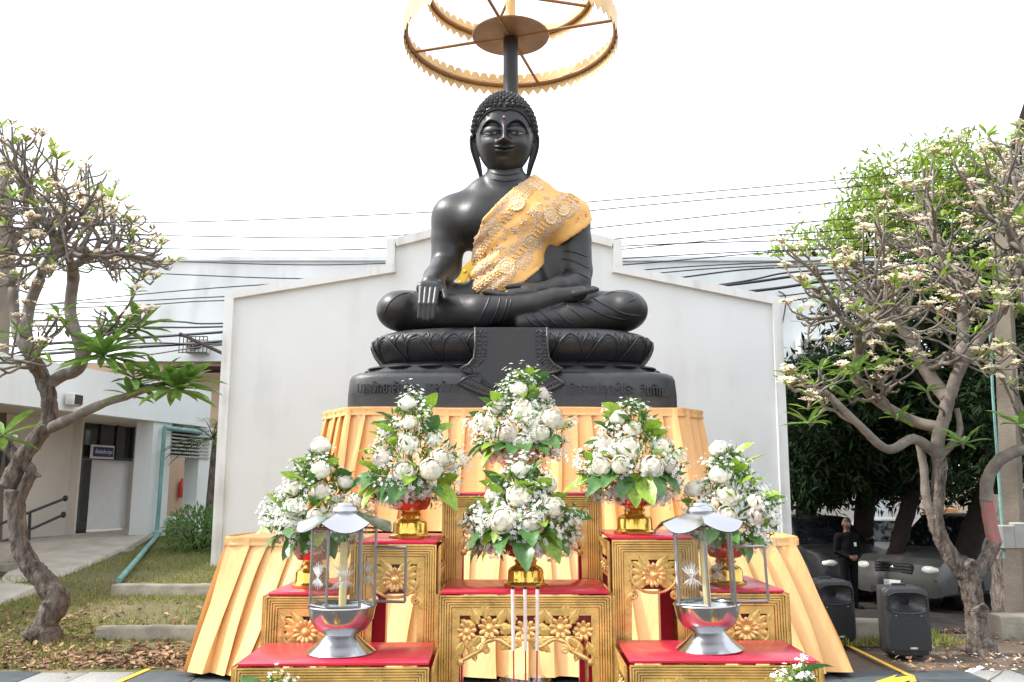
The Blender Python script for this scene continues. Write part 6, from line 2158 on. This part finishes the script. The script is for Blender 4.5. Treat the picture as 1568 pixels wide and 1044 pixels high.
# shrub and palm by the porch, distant tree line
r9 = np.random.default_rng(9)
def shrub(label, c, rad, n, Lf, m, seed, name='shrub'):
    rg = np.random.default_rng(seed)
    t = thing(name, (c[0], c[1], c[2] - rad[2]), label, 'shrub')
    u = rg.normal(size=(n, 3)); u /= np.linalg.norm(u, axis=1, keepdims=True)
    q = np.array(c) + u * rg.random((n, 1)) ** .4 * np.array(rad)
    v, f = inst(LEAF4_V, LEAF4_F, rot_to(u + rg.normal(size=(n, 3)) * .6 + np.array([0, 0, .5]), rg.uniform(-1, 1, n)), q, rg.uniform(.6, 1.2, n) * Lf)
    tag(fast_obj('foliage', v, f, m, t, smooth=False), kind='stuff')
    mb = MB()
    for k in range(7):
        a = k * .9
        mb.tube([V(c[0], c[1], c[2] - rad[2] - .05), V(c[0] + math.cos(a) * rad[0] * .5, c[1] + math.sin(a) * rad[1] * .5, c[2])], [.02, .01], 5)
    tag(mb.build('stems', 'bark_dark', t, angle=0), kind='stuff')
sc_ = P(308, 812, 15.6)
shrub('low bright green shrub on the bank beside the gable wall', sc_, (.65, .6, .42), 1500, .13, 'shrub_leaf', 3)
def palm(label, c, n, L, seed):
    r = random.Random(seed); rg = np.random.default_rng(seed)
    t = thing('palm', (c.x, c.y, .4), label, 'palm')
    MB().tube([V(c.x, c.y, .35), V(c.x + .05, c.y, c.z)], [.1, .07], 8).build('trunk', 'bark', t)
    Ls, Ds, Ss = [], [], []
    for k in range(n):
        az = r.uniform(0, 6.28); el = r.uniform(-.2, 1.2)
        d = V(math.cos(az) * math.cos(el), math.sin(az) * math.cos(el), math.sin(el))
        pts = [c + d * (L * s_) + V(0, 0, -.5 * L * s_ * s_) for s_ in [i / 8 for i in range(9)]]
        fr = MB(); fr.tube(pts, [.014 - .0012 * i for i in range(9)], 4); fr.build('frond_stalk', 'palm_leaf', t, angle=0)
        sd_ = d.cross(V(0, 0, 1)).normalized()
        for i in range(2, 9):
            for s in (-1, 1):
                for j in range(2):
                    Ls.append(pts[i] + (pts[i] - pts[i - 1]) * (j * .5)); Ds.append(sd_ * s + d * .8 + V(0, 0, -.25)); Ss.append(L * .42 * (1.1 - i / 10))
    nv = np.array([(0, 0, 0), (.03, .4, 0), (0, 1, -.1), (-.03, .4, 0)])
    v, f = inst(nv, LEAF4_F, rot_to(np.array(Ds), rg.uniform(-.3, .3, len(Ds))), np.array(Ls), np.array(Ss))
    tag(fast_obj('fronds', v, f, 'palm_leaf', t, smooth=False), kind='stuff')
palm('slender palm squeezed between porch and gable wall', P(326, 672, 17.5), 20, 1.0, 4)

# distant lit boundary behind the cars
mat('far_beige', (0.55, 0.45, 0.32), .9, var=.1, scale=.8)
mat('far_orange', (0.45, 0.2, 0.07), .9, var=.1)
fw = thing('boundary_wall', (14, 40, 0), 'sunlit beige boundary wall far behind the parked cars', 'wall')
MB().box((18, 40, .9), (40, .3, 3.0)).build('wall_panel', 'far_beige', fw, smooth=False)
for k in range(8): MB().box((2 + k * 4.4, 39.8, .9), (.35, .3, 3.1)).build('pier', 'far_orange', fw, smooth=False)
gh = thing('far_gatehouse', P(1400, 800, 33), 'small beige and orange house behind the parked pickup', 'building')
c = P(1403, 785, 33)
MB().box((c.x, 33.5, .9), (3.0, 1, 3.4)).build('wall', 'far_beige', gh, smooth=False)
MB().box((c.x, 32.95, .45), (3.05, .12, .7)).build('base_band', 'far_orange', gh, smooth=False)
for k in (-.8, .3): MB().box((c.x + k, 32.96, 1.5), (.7, .06, .9)).build('window', 'sign_white', gh, smooth=False)

# ------------------------------------------------------------------ litter and grass
rg = np.random.default_rng(17)
mat('grass_blade', (0.17, 0.22, 0.035), .7, var=.4, scale=1.2, island=.4, trans=.25, col2=(.27, .25, .08))
mat('dead_leaf', (0.25, 0.14, 0.085), .85, var=.3, scale=2, island=.55)
n = 75000
gx = rg.uniform(-8.5, -2.6, n); gy = 8.1 + (rg.random(n) ** 1.5) * 9.5
keep = (np.sin(gx * 2.1 + gy * 1.3) + np.sin(gx * .9 - gy * 2.2 + 1) + rg.normal(size=n) * .8 + .55 + np.where(gy < 9.2, -.9, .25)) > 0
gx, gy = gx[keep], gy[keep]
gzv = gz(gx, gy)
d = rg.normal(size=(len(gx), 3)) * .55 + np.array([0, 0, 1])
bl_v = np.array([(-.09, 0, 0), (.09, 0, 0), (0, 1, .15)])
v, f = inst(bl_v, np.array([(0, 1, 2)]), rot_to(d, rg.uniform(0, 6, len(gx))), np.stack([gx, gy, gzv], 1), rg.uniform(.03, .085, len(gx)))
tag(fast_obj('grass', v, f, 'grass_blade', smooth=False), 'patchy short grass on the lawn left of the stage', 'grass', kind='stuff')
def litter(name, label, n, fx, m, seed, size, cat='fallen leaves'):
    rg = np.random.default_rng(seed)
    x, y = fx(rg, n)
    z = gz(x, y) + rg.uniform(.006, .035, n)
    d = np.stack([rg.normal(size=n), rg.normal(size=n), rg.normal(size=n) * .28], 1)
    lv = np.array([(0, 0, 0), (.22, .45, .06), (0, 1, -.04), (-.22, .45, .10)])
    v, f = inst(lv, LEAF4_F, rot_to(d, rg.uniform(-.5, .5, n)), np.stack([x, y, z], 1), rg.uniform(.6, 1.3, n) * size)
    tag(fast_obj(name, v, f, m, smooth=False), label, cat, kind='stuff')
def fl_l(rg, n):
    x = rg.uniform(-6.6, -2.7, n); y = 8.12 + np.abs(rg.normal(size=n)) * .55
    return x, y
litter('fallen_leaves', 'dry brown leaves littering the lawn edge by the left tree', 2600, fl_l, 'dead_leaf', 1, .085)
def fl_l2(rg, n):
    a = rg.normal(size=(n, 2)); return -5.3 + a[:, 0] * .9, 9.6 + a[:, 1] * .8
litter('fallen_leaves', 'dry brown leaves scattered round the left tree trunk', 900, fl_l2, 'dead_leaf', 2, .085)
def fl_r(rg, n): return rg.uniform(3.6, 8.0, n), 8.1 + rg.random(n) ** 1.4 * 3
litter('fallen_leaves', 'dry brown leaves on bare soil by the right tree', 1100, fl_r, 'dead_leaf', 3, .07)
mat('fallen_petal', (.75, .68, .6), .7, var=.1)
def fl_p(rg, n): return rg.uniform(4.0, 6.6, n), rg.uniform(8.0, 8.9, n)
litter('fallen_petals', 'pale fallen blossoms on the soil below the right tree', 170, fl_p, 'fallen_petal', 4, .06, 'petals')
def fl_t(rg, n): return rg.uniform(3.3, 5.2, n), rg.uniform(9.3, 10.3, n)
n = 3000
x = rg.uniform(3.0, 4.7, n); y = rg.uniform(9.2, 10.4, n)
d = rg.normal(size=(n, 3)) * .5 + np.array([0, 0, 1])
v, f = inst(bl_v, np.array([(0, 1, 2)]), rot_to(d, rg.uniform(0, 6, n)), np.stack([x, y, gz(x, y) + .02], 1), rg.uniform(.05, .12, n))
tag(fast_obj('grass', v, f, 'grass_blade', smooth=False), 'grass tuft strip behind the right kerb', 'grass', kind='stuff')
tag(MB().prism([PG(1478, 1028, .004), PG(1500, 1020, .004), PG(1508, 1023, .004), PG(1490, 1030, .004)], (0, 0, .006)).build('crumpled_paper', 'sign_white', smooth=False), 'scrap of white paper on the paving at lower right', 'paper')
tag(MB().tube(catmull([PG(1510, 1044, .01), PG(1530, 1032, .01), PG(1545, 1018, .01), PG(1568, 1012, .01), PG(1600, 1008, .01)], 6), .008, 5).build('floor_cable', 'pole_concrete'), 'thin pale cable curving over the paving at far right', 'cable')

# ------------------------------------------------------------------ loudspeakers
mat('speaker_plastic', (0.022, 0.023, 0.025), .5, var=.2, scale=30, bump=.2, bscale=300, bdist=.002)
mat('speaker_grille', (0.012, 0.013, 0.015), .55, var=.2, scale=200)
mat('horn_plastic', (0.03, 0.031, 0.034), .38, var=.1)
def speaker(px, py, label, rz, s=1.0, lean=0):
    g_ = PG(px, py, 0.0)
    t = thing('loudspeaker', g_, label, 'loudspeaker', 'black loudspeakers on the paving')
    W, H, D = .43 * s, .66 * s, .38 * s
    # cabinet: front wider than back, rounded edges
    def prof(k, z):  # plan corners at inset k
        return [(-W / 2 + k + .004, -D / 2 + .085), (W / 2 - k - .004, -D / 2 + .085), (W / 2 - .05, D / 2 - k), (-W / 2 + .05, D / 2 - k)]
    mb = MB()
    for z, k in ((.02, .03), (.035, .008), (.06, 0), (H - .05, 0.004), (H - .02, .012), (H, .04)):
        r_ = []
        base = prof(k, z)
        for i in range(4):
            p0, p1, p2 = Vector((*base[i - 1], 0)), Vector((*base[i], 0)), Vector((*base[(i + 1) % 4], 0))
            a = p1 + (p0 - p1).normalized() * .03; b = p1 + (p2 - p1).normalized() * .03
            for j in range(4):
                w = j / 3
                q = a * (1 - w) ** 2 + p1 * 2 * w * (1 - w) + b * w * w
                mb.v.append((q.x, q.y, z))
    for j in range(5):
        for i in range(16):
            ii = (i + 1) % 16
            mb.f.append((j * 16 + i, j * 16 + ii, (j + 1) * 16 + ii, (j + 1) * 16 + i)); mb.m.append(0)
    mb.f.append(tuple(range(15, -1, -1))); mb.f.append(tuple(80 + i for i in range(16))); mb.m += [0, 0]
    mb.build('cabinet', 'speaker_plastic', t, local=True, angle=35)
    yf = -D / 2
    hz = H * .79
    def outer(ang, ins):
        c, sn_ = math.cos(ang), math.sin(ang)
        e = 7
        # rounded-rectangle outline seen from the horn centre
        lo, hi = 0.0, 2.0
        for _ in range(30):
            m = (lo + hi) / 2
            x, z = m * c, hz + m * sn_
            q = abs(x / (W / 2 - ins)) ** e + abs((z - (H / 2 + .012)) / (H / 2 - .012 - ins)) ** e
            lo, hi = (m, hi) if q < 1 else (lo, m)
        return lo * c, hz + lo * sn_
    def baffle(u, v):
        ang = 2 * math.pi * u
        c, sn_ = math.cos(ang), math.sin(ang)
        k = int(round(v * 4))
        if k == 4: return (.18 * s * math.copysign(abs(c) ** (2 / 3), c), yf, hz + .095 * s * math.copysign(abs(sn_) ** (2 / 3), sn_))
        x, z = outer(ang, (.0, .0, .006, .022)[k])
        return (x, yf + (.088, .02, .006, .0)[k], z)
    MB().grid(baffle, 96, 5, closed=True).build('baffle', 'speaker_plastic', t, local=True, angle=30)
    # recessed horn
    def horn(u, v):
        x = (u - .5); a = v
        w = .36 * s * (1 - .72 * a); h = .19 * s * (1 - .66 * a)
        ang = 2 * math.pi * u
        c, sn_ = math.cos(ang), math.sin(ang)
        e = 3 if a < .5 else 2.2
        return (w / 2 * math.copysign(abs(c) ** (2 / e), c), yf + .082 * a ** .8 * s, H * .79 + h / 2 * math.copysign(abs(sn_) ** (2 / e), sn_))
    MB().grid(horn, 32, 7, closed=True).build('horn', 'horn_plastic', t, local=True, angle=0)
    MB().box((0, yf + .09, H * .79), (.1 * s, .01, .06 * s)).build('horn_throat', 'wick', t, local=True, smooth=False)
    hf_ = MB().tube([(.19 * s * math.copysign(abs(math.cos(a)) ** .6, math.cos(a)), yf - .006, H * .79 + .10 * s * math.copysign(abs(math.sin(a)) ** .6, math.sin(a))) for a in [2 * math.pi * i / 32 for i in range(33)]], .007, 6, cap=False)
    hf_.build('horn_rim', 'speaker_plastic', t, local=True)
    # woofer grille
    gp = [(-.175 * s, .08 * s), (.175 * s, .08 * s), (.185 * s, .3 * s), (.15 * s, .395 * s), (-.15 * s, .395 * s), (-.185 * s, .3 * s)]
    MB().prism([(x, yf - .012, z) for x, z in gp], (0, .02, 0)).build('grille', 'speaker_grille', t, local=True, smooth=False)
    for sx in (-1, 1):
        for k in range(5):
            MB().box((sx * .185 * s, yf - .004, H * (.70 + .045 * k)), (.03 * s, .02, .012 * s)).build('vent_rib', 'wick', t, local=True, smooth=False)
        MB().ell((sx * .17 * s, yf - .012, .065 * s), (.007, .006, .007), 8, 4).build('bolt', 'steel', t, local=True)
        MB().ell((sx * .12 * s, yf - .014, .40 * s), (.006, .006, .006), 8, 4).build('bolt', 'steel', t, local=True)
        MB().box((sx * .12 * s, 0, .01), (.05, .2, .022)).build('foot', 'wick', t, local=True, smooth=False)
    MB().box((.03 * s, yf - .0135, .10 * s), (.07 * s, .004, .018 * s)).build('badge', 'grey_plastic', t, local=True, smooth=False)
    text_mesh('NPE', .018 * s, .001, t, 'sign_white', V(.03 * s, yf - .0165, .10 * s) + g_, (1, 0, 0), (0, 0, 1), 'badge_lettering')
    MB().tube([(-.07, .02, H - .005), (-.06, .02, H + .018), (.06, .02, H + .018), (.07, .02, H - .005)], .012, 6).build('handle', 'speaker_plastic', t, local=True)
    t.rotation_euler = (0, 0, rz)
speaker(1384, 1003, 'black plastic loudspeaker standing fully in view on the right', math.radians(-4))
speaker(1270, 985, 'black plastic loudspeaker half hidden behind the orange skirt', math.radians(10))

# ------------------------------------------------------------------ poles and power lines
up = thing('utility_pole', P(1545, 945, 11.4), 'square concrete utility pole at the right with a teal conduit', 'pole')
MB().tube([P(1558, 960, 11.4), P(1535, 420, 11.4), P(1530, 330, 11.4)], [.16, .14, .135], 4).build('pole_shaft', 'pole_concrete', up, smooth=False)
MB().tube([P(1538, 855, 11.2), P(1520, 600, 11.2), P(1515, 480, 11.2)], .018, 8).build('conduit', 'teal_pipe', up)
for (a, b, w, h) in ((1540, 822, .17, .3), (1560, 820, .2, .33)):
    c = P(a, b, 11.15); MB().box(c, (w, .14, h), bev=.015).build('meter_box', 'grey_plastic', up)
tp = thing('steel_mast', P(1572, 640, 13.5), 'dark brown steel mast at the right edge above the tree', 'mast')
MB().tube([V(P(1560, 600, 13.5).x, 13.5, -.5), P(1556, 330, 13.5), P(1556, 228, 13.5), P(1566, 192, 13.5), P(1590, 120, 13.5)], [.1, .1, .1, .1, .1], 4).build('mast_tube', 'brown_metal', tp, smooth=False)
lp_ = thing('utility_pole', (P(6, 700, 15.5).x, 15.5, 0), 'concrete utility pole at the left edge behind the tree crown', 'pole')
MB().tube([(P(6, 700, 15.5).x, 15.5, -.2), P(6, 420, 15.5), P(7, 250, 15.5)], [.17, .15, .13], 4).build('pole_shaft', 'pole_concrete', lp_, smooth=False)
wires = [([(-60, 338), (270, 340), (655, 325), (915, 308), (1360, 268), (1640, 235)], .008, 19),
         ([(-60, 352), (270, 361), (600, 361), (910, 322), (1340, 283), (1640, 255)], .010, 18.5),
         ([(-60, 372), (270, 381), (590, 380), (950, 345), (1330, 305), (1640, 275)], .010, 18),
         ([(-60, 385), (260, 400), (590, 403), (950, 365), (1330, 332), (1640, 305)], .010, 17.6),
         ([(-60, 398), (270, 420), (590, 424), (950, 382), (1240, 356), (1640, 330)], .010, 17.4),
         ([(600, 405), (950, 377), (1240, 367), (1640, 352)], .011, 17.2),
         ([(600, 420), (950, 396), (1200, 383), (1640, 365)], .012, 17.0),
         ([(-60, 480), (200, 452), (400, 436), (700, 420), (960, 405), (1200, 385), (1640, 360)], .014, 16.6),
         ([(-60, 470), (200, 461), (345, 454), (700, 440), (1000, 412), (1220, 400), (1640, 380)], .012, 16.4),
         ([(-60, 478), (215, 467), (345, 460), (700, 455), (1020, 417), (1230, 405), (1640, 392)], .013, 16.2),
         ([(-60, 490), (250, 492), (345, 495), (700, 480), (1050, 424), (1230, 408), (1640, 398)], .020, 16.0),
         ([(-60, 498), (240, 501), (345, 500), (700, 490), (1110, 435), (1250, 414), (1640, 404)], .022, 15.8),
         ([(-60, 535), (200, 518), (345, 508), (700, 480), (1110, 437), (1280, 418), (1640, 410)], .032, 15.6),
         ([(-60, 552), (200, 532), (345, 522), (700, 490), (1150, 446), (1300, 428), (1640, 420)], .034, 15.4),
         ([(-60, 548), (215, 526), (345, 526), (700, 500), (1190, 462), (1300, 446), (1640, 430)], .018, 15.3),
         ([(-60, 560), (180, 548), (300, 532), (345, 528), (700, 500), (1180, 455), (1300, 440), (1640, 425)], .010, 15.25)]
names = ['topmost', 'second', 'third', 'fourth', 'fifth', 'sixth', 'seventh', 'eighth', 'ninth', 'tenth', 'eleventh', 'twelfth', 'thirteenth', 'fourteenth', 'fifteenth', 'lowest']
for (pts, r_, Y), nm in zip(wires, names):
    o = MB().tube(catmull([P(a, b, Y) for a, b in pts], 8), max(r_ * .85, .0125), 5).build('power_line', 'wire_black')
    tag(o, 'thin dark overhead power line, %s of the lines across the sky' % nm, 'power line', 'overhead power lines')
tag(MB().tube([P(276, 511, 15.2), P(341, 541, 14.5)], .03, 6).build('stay_bar', 'brown_metal'), 'brown steel stay bar slanting down beside the gable wall left edge', 'bar')

# ------------------------------------------------------------------ parked cars
mat('paint_white', (0.62, 0.62, 0.61), .28, var=.04, coat=.5)
mat('paint_grey', (0.085, 0.085, 0.08), .32, .35, var=.06, coat=.15)
mat('paint_dark', (0.016, 0.016, 0.018), .4, .1, var=.06, coat=.1)
mat('tyre', (0.02, 0.02, 0.02), .85, var=.2)
mat('rim_metal', (0.4, 0.4, 0.4), .35, .8)
mat('car_glass', (0.008, 0.01, 0.011), .06, var=.05, spec=.35)
mat('chrome', (0.6, 0.6, 0.6), .15, 1.0)
mat('lamp_lens', (0.62, 0.62, 0.56), .12, var=.1, spec=.8)
mat('plate_white', (0.7, 0.7, 0.68), .5)
def car(name, loc, rz, label, paint, L, W, prof, cab, roofw, group='cars parked under the trees', plate=True):
    """prof: side profile of lower body (x forward, z); cab: (xw0,xw1,xr1,xr0, zbelt, zroof)"""
    t = thing(name, loc, label, 'car', group)
    mb = MB()
    st_ = [(-1, .10, .06), (-.96, .03, .02), (-.86, 0, 0), (0, 0, -.015), (.86, 0, 0), (.96, .03, .02), (1, .10, .06)]
    cx = sum(p_[0] for p_ in prof) / len(prof); 
    for (s, ins, dz) in st_:
        for (x, z) in prof:
            k = 1 - ins / (L / 2) * (1 if abs(x) > L * .3 else .2)
            bow = (1 - s * s) * .09 * (1 if x > L * .42 else (-.6 if x < -L * .42 else 0))
            zz = z - dz * (1 if z > .6 else -1)
            mb.v.append((x * k + bow, s * W / 2, zz))
    n = len(prof)
    for j in range(len(st_) - 1):
        for i in range(n):
            ii = (i + 1) % n
            mb.f.append((j * n + i, j * n + ii, (j + 1) * n + ii, (j + 1) * n + i)); mb.m.append(0)
    mb.f.append(tuple(range(n))); mb.f.append(tuple((len(st_) - 1) * n + i for i in range(n))[::-1]); mb.m += [0, 0]
    mb.build('body', paint, t, local=True, angle=24)
    for s in (-1, 1):
        for xx in (L * .06, -L * .14): MB().box((xx, s * (W / 2 + .002), .72), (.012, .006, .62)).build('door_gap', 'wick', t, local=True, smooth=False)
        for xx in (L * -.02, -L * .22): MB().box((xx, s * (W / 2 + .018), .9), (.16, .03, .03), bev=.01).build('door_handle', 'chrome', t, local=True)
    MB().box((L / 2 - .02, 0, .60), (.09, W * .93, .014)).build('bumper_gap', 'wick', t, local=True, smooth=False)
    xw0, xw1, xr1, xr0, zb, zr = cab
    W2 = W * .47; R2 = W * roofw / 2
    low = [(xw0, W2 * .93), (xr0, W2 * .93)]
    c = MB()
    q = [V(xw0, -W2, zb), V(xw0, W2, zb), V(xr0, W2 * .96, zb), V(xr0, -W2 * .96, zb), V(xw1, -R2, zr - .03), V(xw1, R2, zr - .03), V(xr1, R2, zr - .03), V(xr1, -R2, zr - .03)]
    rtop = [V(xw1 - .12, -R2 + .08, zr), V(xw1 - .12, R2 - .08, zr), V(xr1 + .1, R2 - .08, zr), V(xr1 + .1, -R2 + .08, zr)]
    c.add(q + rtop, [(0, 1, 5, 4), (1, 2, 6, 5), (2, 3, 7, 6), (3, 0, 4, 7), (4, 5, 9, 8), (5, 6, 10, 9), (6, 7, 11, 10), (7, 4, 8, 11), (8, 9, 10, 11)])
    c.build('cabin', paint, t, local=True, angle=30)
    def pane(a, b, c_, d, k, nm):
        m_ = (a + b + c_ + d) / 4
        nn = (b - a).cross(d - a).normalized()
        if nn.dot(m_ - V((xw0 + xr0) / 2, 0, zb)) < 0: nn = -nn
        pts = [m_ + (p_ - m_) * k + nn * .006 for p_ in (a, b, c_, d)]
        MB().prism(pts, nn * .004).build(nm, 'car_glass', t, local=True, smooth=False)
    pane(q[0], q[1], q[5], q[4], .93, 'windscreen'); pane(q[2], q[3], q[7], q[6], .88, 'rear_window')
    for (a0, a1, b1, b0) in ((q[1], q[2], q[6], q[5]), (q[0], q[3], q[7], q[4])):
        for f0, f1 in ((.03, .44), (.5, .95)):
            pane(a0.lerp(a1, f0), a0.lerp(a1, f1), b0.lerp(b1, f1), b0.lerp(b1, f0), .9, 'side_window')
    xf = L / 2
    zf = prof_z = .78 * (zb / 1.1)
    for s in (-1, 1):
        MB().ell((xf - .10, s * W * .37, zf), (.13, .21, .10), 12, 8).build('headlight', 'lamp_lens', t, local=True)
        MB().ell((xf - .02, s * W * .36, .42), (.06, .09, .055), 10, 6).build('fog_light', 'lamp_lens', t, local=True)
        mm = MB().ell((xw0 - .35, s * (W / 2 + .10), zb + .08), (.07, .12, .085), 10, 6).build('wing_mirror', paint, t, local=True)
        for xx in (L * .30, -L * .30):
            w = MB().lathe([(.2, -.11), (.30, -.11), (.34, -.08), (.345, 0), (.34, .08), (.30, .11), (.2, .11)], 24)
            w.v = [(x, z, y) for x, y, z in w.v]
            wo = w.build('wheel', 'tyre', t, local=True)
            wo.location = (xx, s * (W / 2 - .11), .345)
            rm = MB().lathe([(.205, .09), (.2, .115), (.16, .10), (.05, .09), (.04, .12)], 20)
            rm.v = [(x, s * z, y) for x, y, z in rm.v]
            ro = rm.build('rim', 'rim_metal', wo, local=True)
            ar = MB().tube([(xx + .40 * math.cos(a), s * (W / 2 + .004), .36 + .40 * math.sin(a)) for a in [math.pi * i / 14 for i in range(15)]], .035, 6)
            ar.build('wheel_arch', 'tyre', t, local=True)
    g0, g1 = zf - .10, zf + .09
    MB().box((xf + .035, 0, zf), (.06, W * .44, .2), bev=.02).build('grille', 'speaker_grille', t, local=True)
    for k in range(3): MB().box((xf + .07, 0, zf - .06 + k * .06), (.02, W * .42, .018)).build('grille_bar', 'chrome', t, local=True, smooth=False)
    MB().ell((xf + .085, 0, zf), (.012, .05, .04), 10, 6).build('badge', 'chrome', t, local=True)
    MB().box((xf + .06, 0, .36), (.08, W * .55, .14), bev=.02).build('air_dam', 'speaker_grille', t, local=True)
    if plate: MB().box((xf + .105, 0, .5), (.012, .36, .12)).build('number_plate', 'plate_white', t, local=True, smooth=False)
    t.rotation_euler = (0, 0, rz)
    return t
suv = lambda L: [(L / 2 - .02, .28), (L / 2 + .02, .42), (L / 2 + .01, .62), (L / 2 - .06, .86), (L / 2 - .25, .98), (L / 2 - 1.25, 1.09), (0, 1.12), (-L / 2 + .3, 1.13), (-L / 2, 1.0), (-L / 2 - .02, .45), (-L / 2 + .1, .3)]
sed = lambda L: [(L / 2 - .02, .22), (L / 2 + .02, .36), (L / 2 + .0, .55), (L / 2 - .1, .72), (L / 2 - .3, .80), (L / 2 - 1.1, .92), (0, .95), (-L / 2 + .5, .98), (-L / 2 + .05, .92), (-L / 2, .45), (-L / 2 + .1, .24)]
def car_at(px, py, z): return PG(px, py, z)
gs = -.69
car('parked_pickup', V(P(1480, 860, 18.4).x, 18.4, gs), math.radians(-148), 'silver pickup parked facing the camera behind the right tree', 'paint_grey', 4.9, 1.84, suv(4.9), (1.15, .35, -1.0, -1.6, 1.1, 1.76), .74)
car('parked_car', V(P(1350, 860, 23.0).x, 23.0, gs), math.radians(-112), 'white car parked behind the leaning tree trunk', 'paint_white', 4.3, 1.74, sed(4.3), (1.0, .25, -1.0, -1.75, .94, 1.5), .72)
car('parked_car', V(P(1258, 860, 19.9).x, 20.4, gs), math.radians(-90 + 6), 'dark car in shade parked next to the gable wall', 'paint_dark', 4.5, 1.78, suv(4.5), (1.1, .3, -1.2, -1.9, 1.08, 1.66), .76)

# ------------------------------------------------------------------ standing man
mat('suit_black', (0.006, 0.006, 0.007), .8, spec=.1, var=.2, scale=20)
mat('skin', (0.14, 0.065, 0.04), .55, var=.1, scale=20)
mat('hair_black', (0.01, 0.009, 0.008), .6)
mp_ = PG(1300, 925, gs)
mx, my = P(1302, 900, 17.2).x, 17.2
man = thing('person', (mx, my, gs), 'man in black suit with hands clasped standing before the parked cars', 'person')
S = SDF((-.45, -.4, -.02), (.45, .4, 1.76), .0125)
a_ = np.array
S.cone(a_((-.10, 0, .93)), a_((-.10, .0, .50)), .095, .068, .03); S.cone(a_((-.10, 0, .50)), a_((-.11, .02, .09)), .068, .05, .01)
S.cone(a_((.10, 0, .93)), a_((.10, .0, .50)), .095, .068, .03); S.cone(a_((.10, 0, .50)), a_((.11, .02, .09)), .068, .05, .01)
for s in (-1, 1): S.cone(a_((s * .11, .03, .045)), a_((s * .125, -.15, .035)), .045, .036, .02)
S.ell(a_((0, 0, .98)), a_((.175, .125, .16)), .05); S.ell(a_((0, 0, 1.18)), a_((.185, .13, .24)), .06)
S.cone(a_((-.15, .01, 1.36)), a_((.15, .01, 1.36)), .085, .085, .05)
S.cone(a_((0, .01, 1.38)), a_((0, -.01, 1.50)), .062, .056, .03)
for s in (-1, 1):
    S.cone(a_((s * .20, .01, 1.36)), a_((s * .25, .03, 1.08)), .068, .052, .03)
    S.cone(a_((s * .25, .03, 1.08)), a_((s * .05, -.17, .97)), .052, .036, .02)
    for k in range(4): S.cone(a_((s * .035, -.18, .985 - k * .018)), a_((-s * .035, -.205, .965 - k * .016)), .013, .01, .006)
    S.cone(a_((s * .05, -.17, .98)), a_((s * .0, -.19, 1.01)), .016, .011, .01)
    S.cone(a_((s * .055, -.17, .97)), a_((s * .02, -.185, .955)), .034, .03, .01)
S.ell(a_((0, -.015, 1.61)), a_((.078, .098, .118)), .02)
S.cone(a_((0, -.105, 1.615)), a_((0, -.122, 1.585)), .012, .016, .012)
S.ell(a_((0, -.095, 1.555)), a_((.028, .02, .012)), .01)
for s in (-1, 1):
    S.ell(a_((s * .08, 0, 1.605)), a_((.012, .022, .034)), .008)
    S.ell(a_((s * .032, -.112, 1.625)), a_((.017, .014, .009)), .01, sub=True)
pv, pf = S.mesh(); pv = relax(pv, pf, 1, .4)
cz = pv[pf].mean(1)
mi_ = np.where((cz[:, 2] > 1.455) | ((cz[:, 1] < -.155) & (np.abs(cz[:, 0]) < .085) & (cz[:, 2] > .9) & (cz[:, 2] < 1.06)), 1, 0)
po = fast_obj('body', pv, pf, ['suit_black', 'skin'], man, local=True, mi=mi_)
hh_ = MB()
hh_.grid(lambda u, v: (.084 * math.cos(2 * math.pi * u) * math.cos(v * 1.55), -.008 + .104 * math.sin(2 * math.pi * u) * math.cos(v * 1.55) + .006, 1.63 + (.02 if math.sin(2 * math.pi * u) < -.3 else -.055) * (1 - v) + .112 * math.sin(v * 1.55)), 24, 8, closed=True)
hh_.build('hair', 'hair_black', man, local=True, angle=0)
MB().add([(-.05, -.128, 1.44), (.05, -.128, 1.44), (.0, -.142, 1.22)], [(0, 1, 2)]).build('shirt_front', 'suit_black', man, local=True, smooth=False)
MB().box((.085, -.13, 1.22), (.05, .008, .075)).build('name_badge', 'sign_white', man, local=True, smooth=False)
man.rotation_euler = (0, 0, math.radians(12))
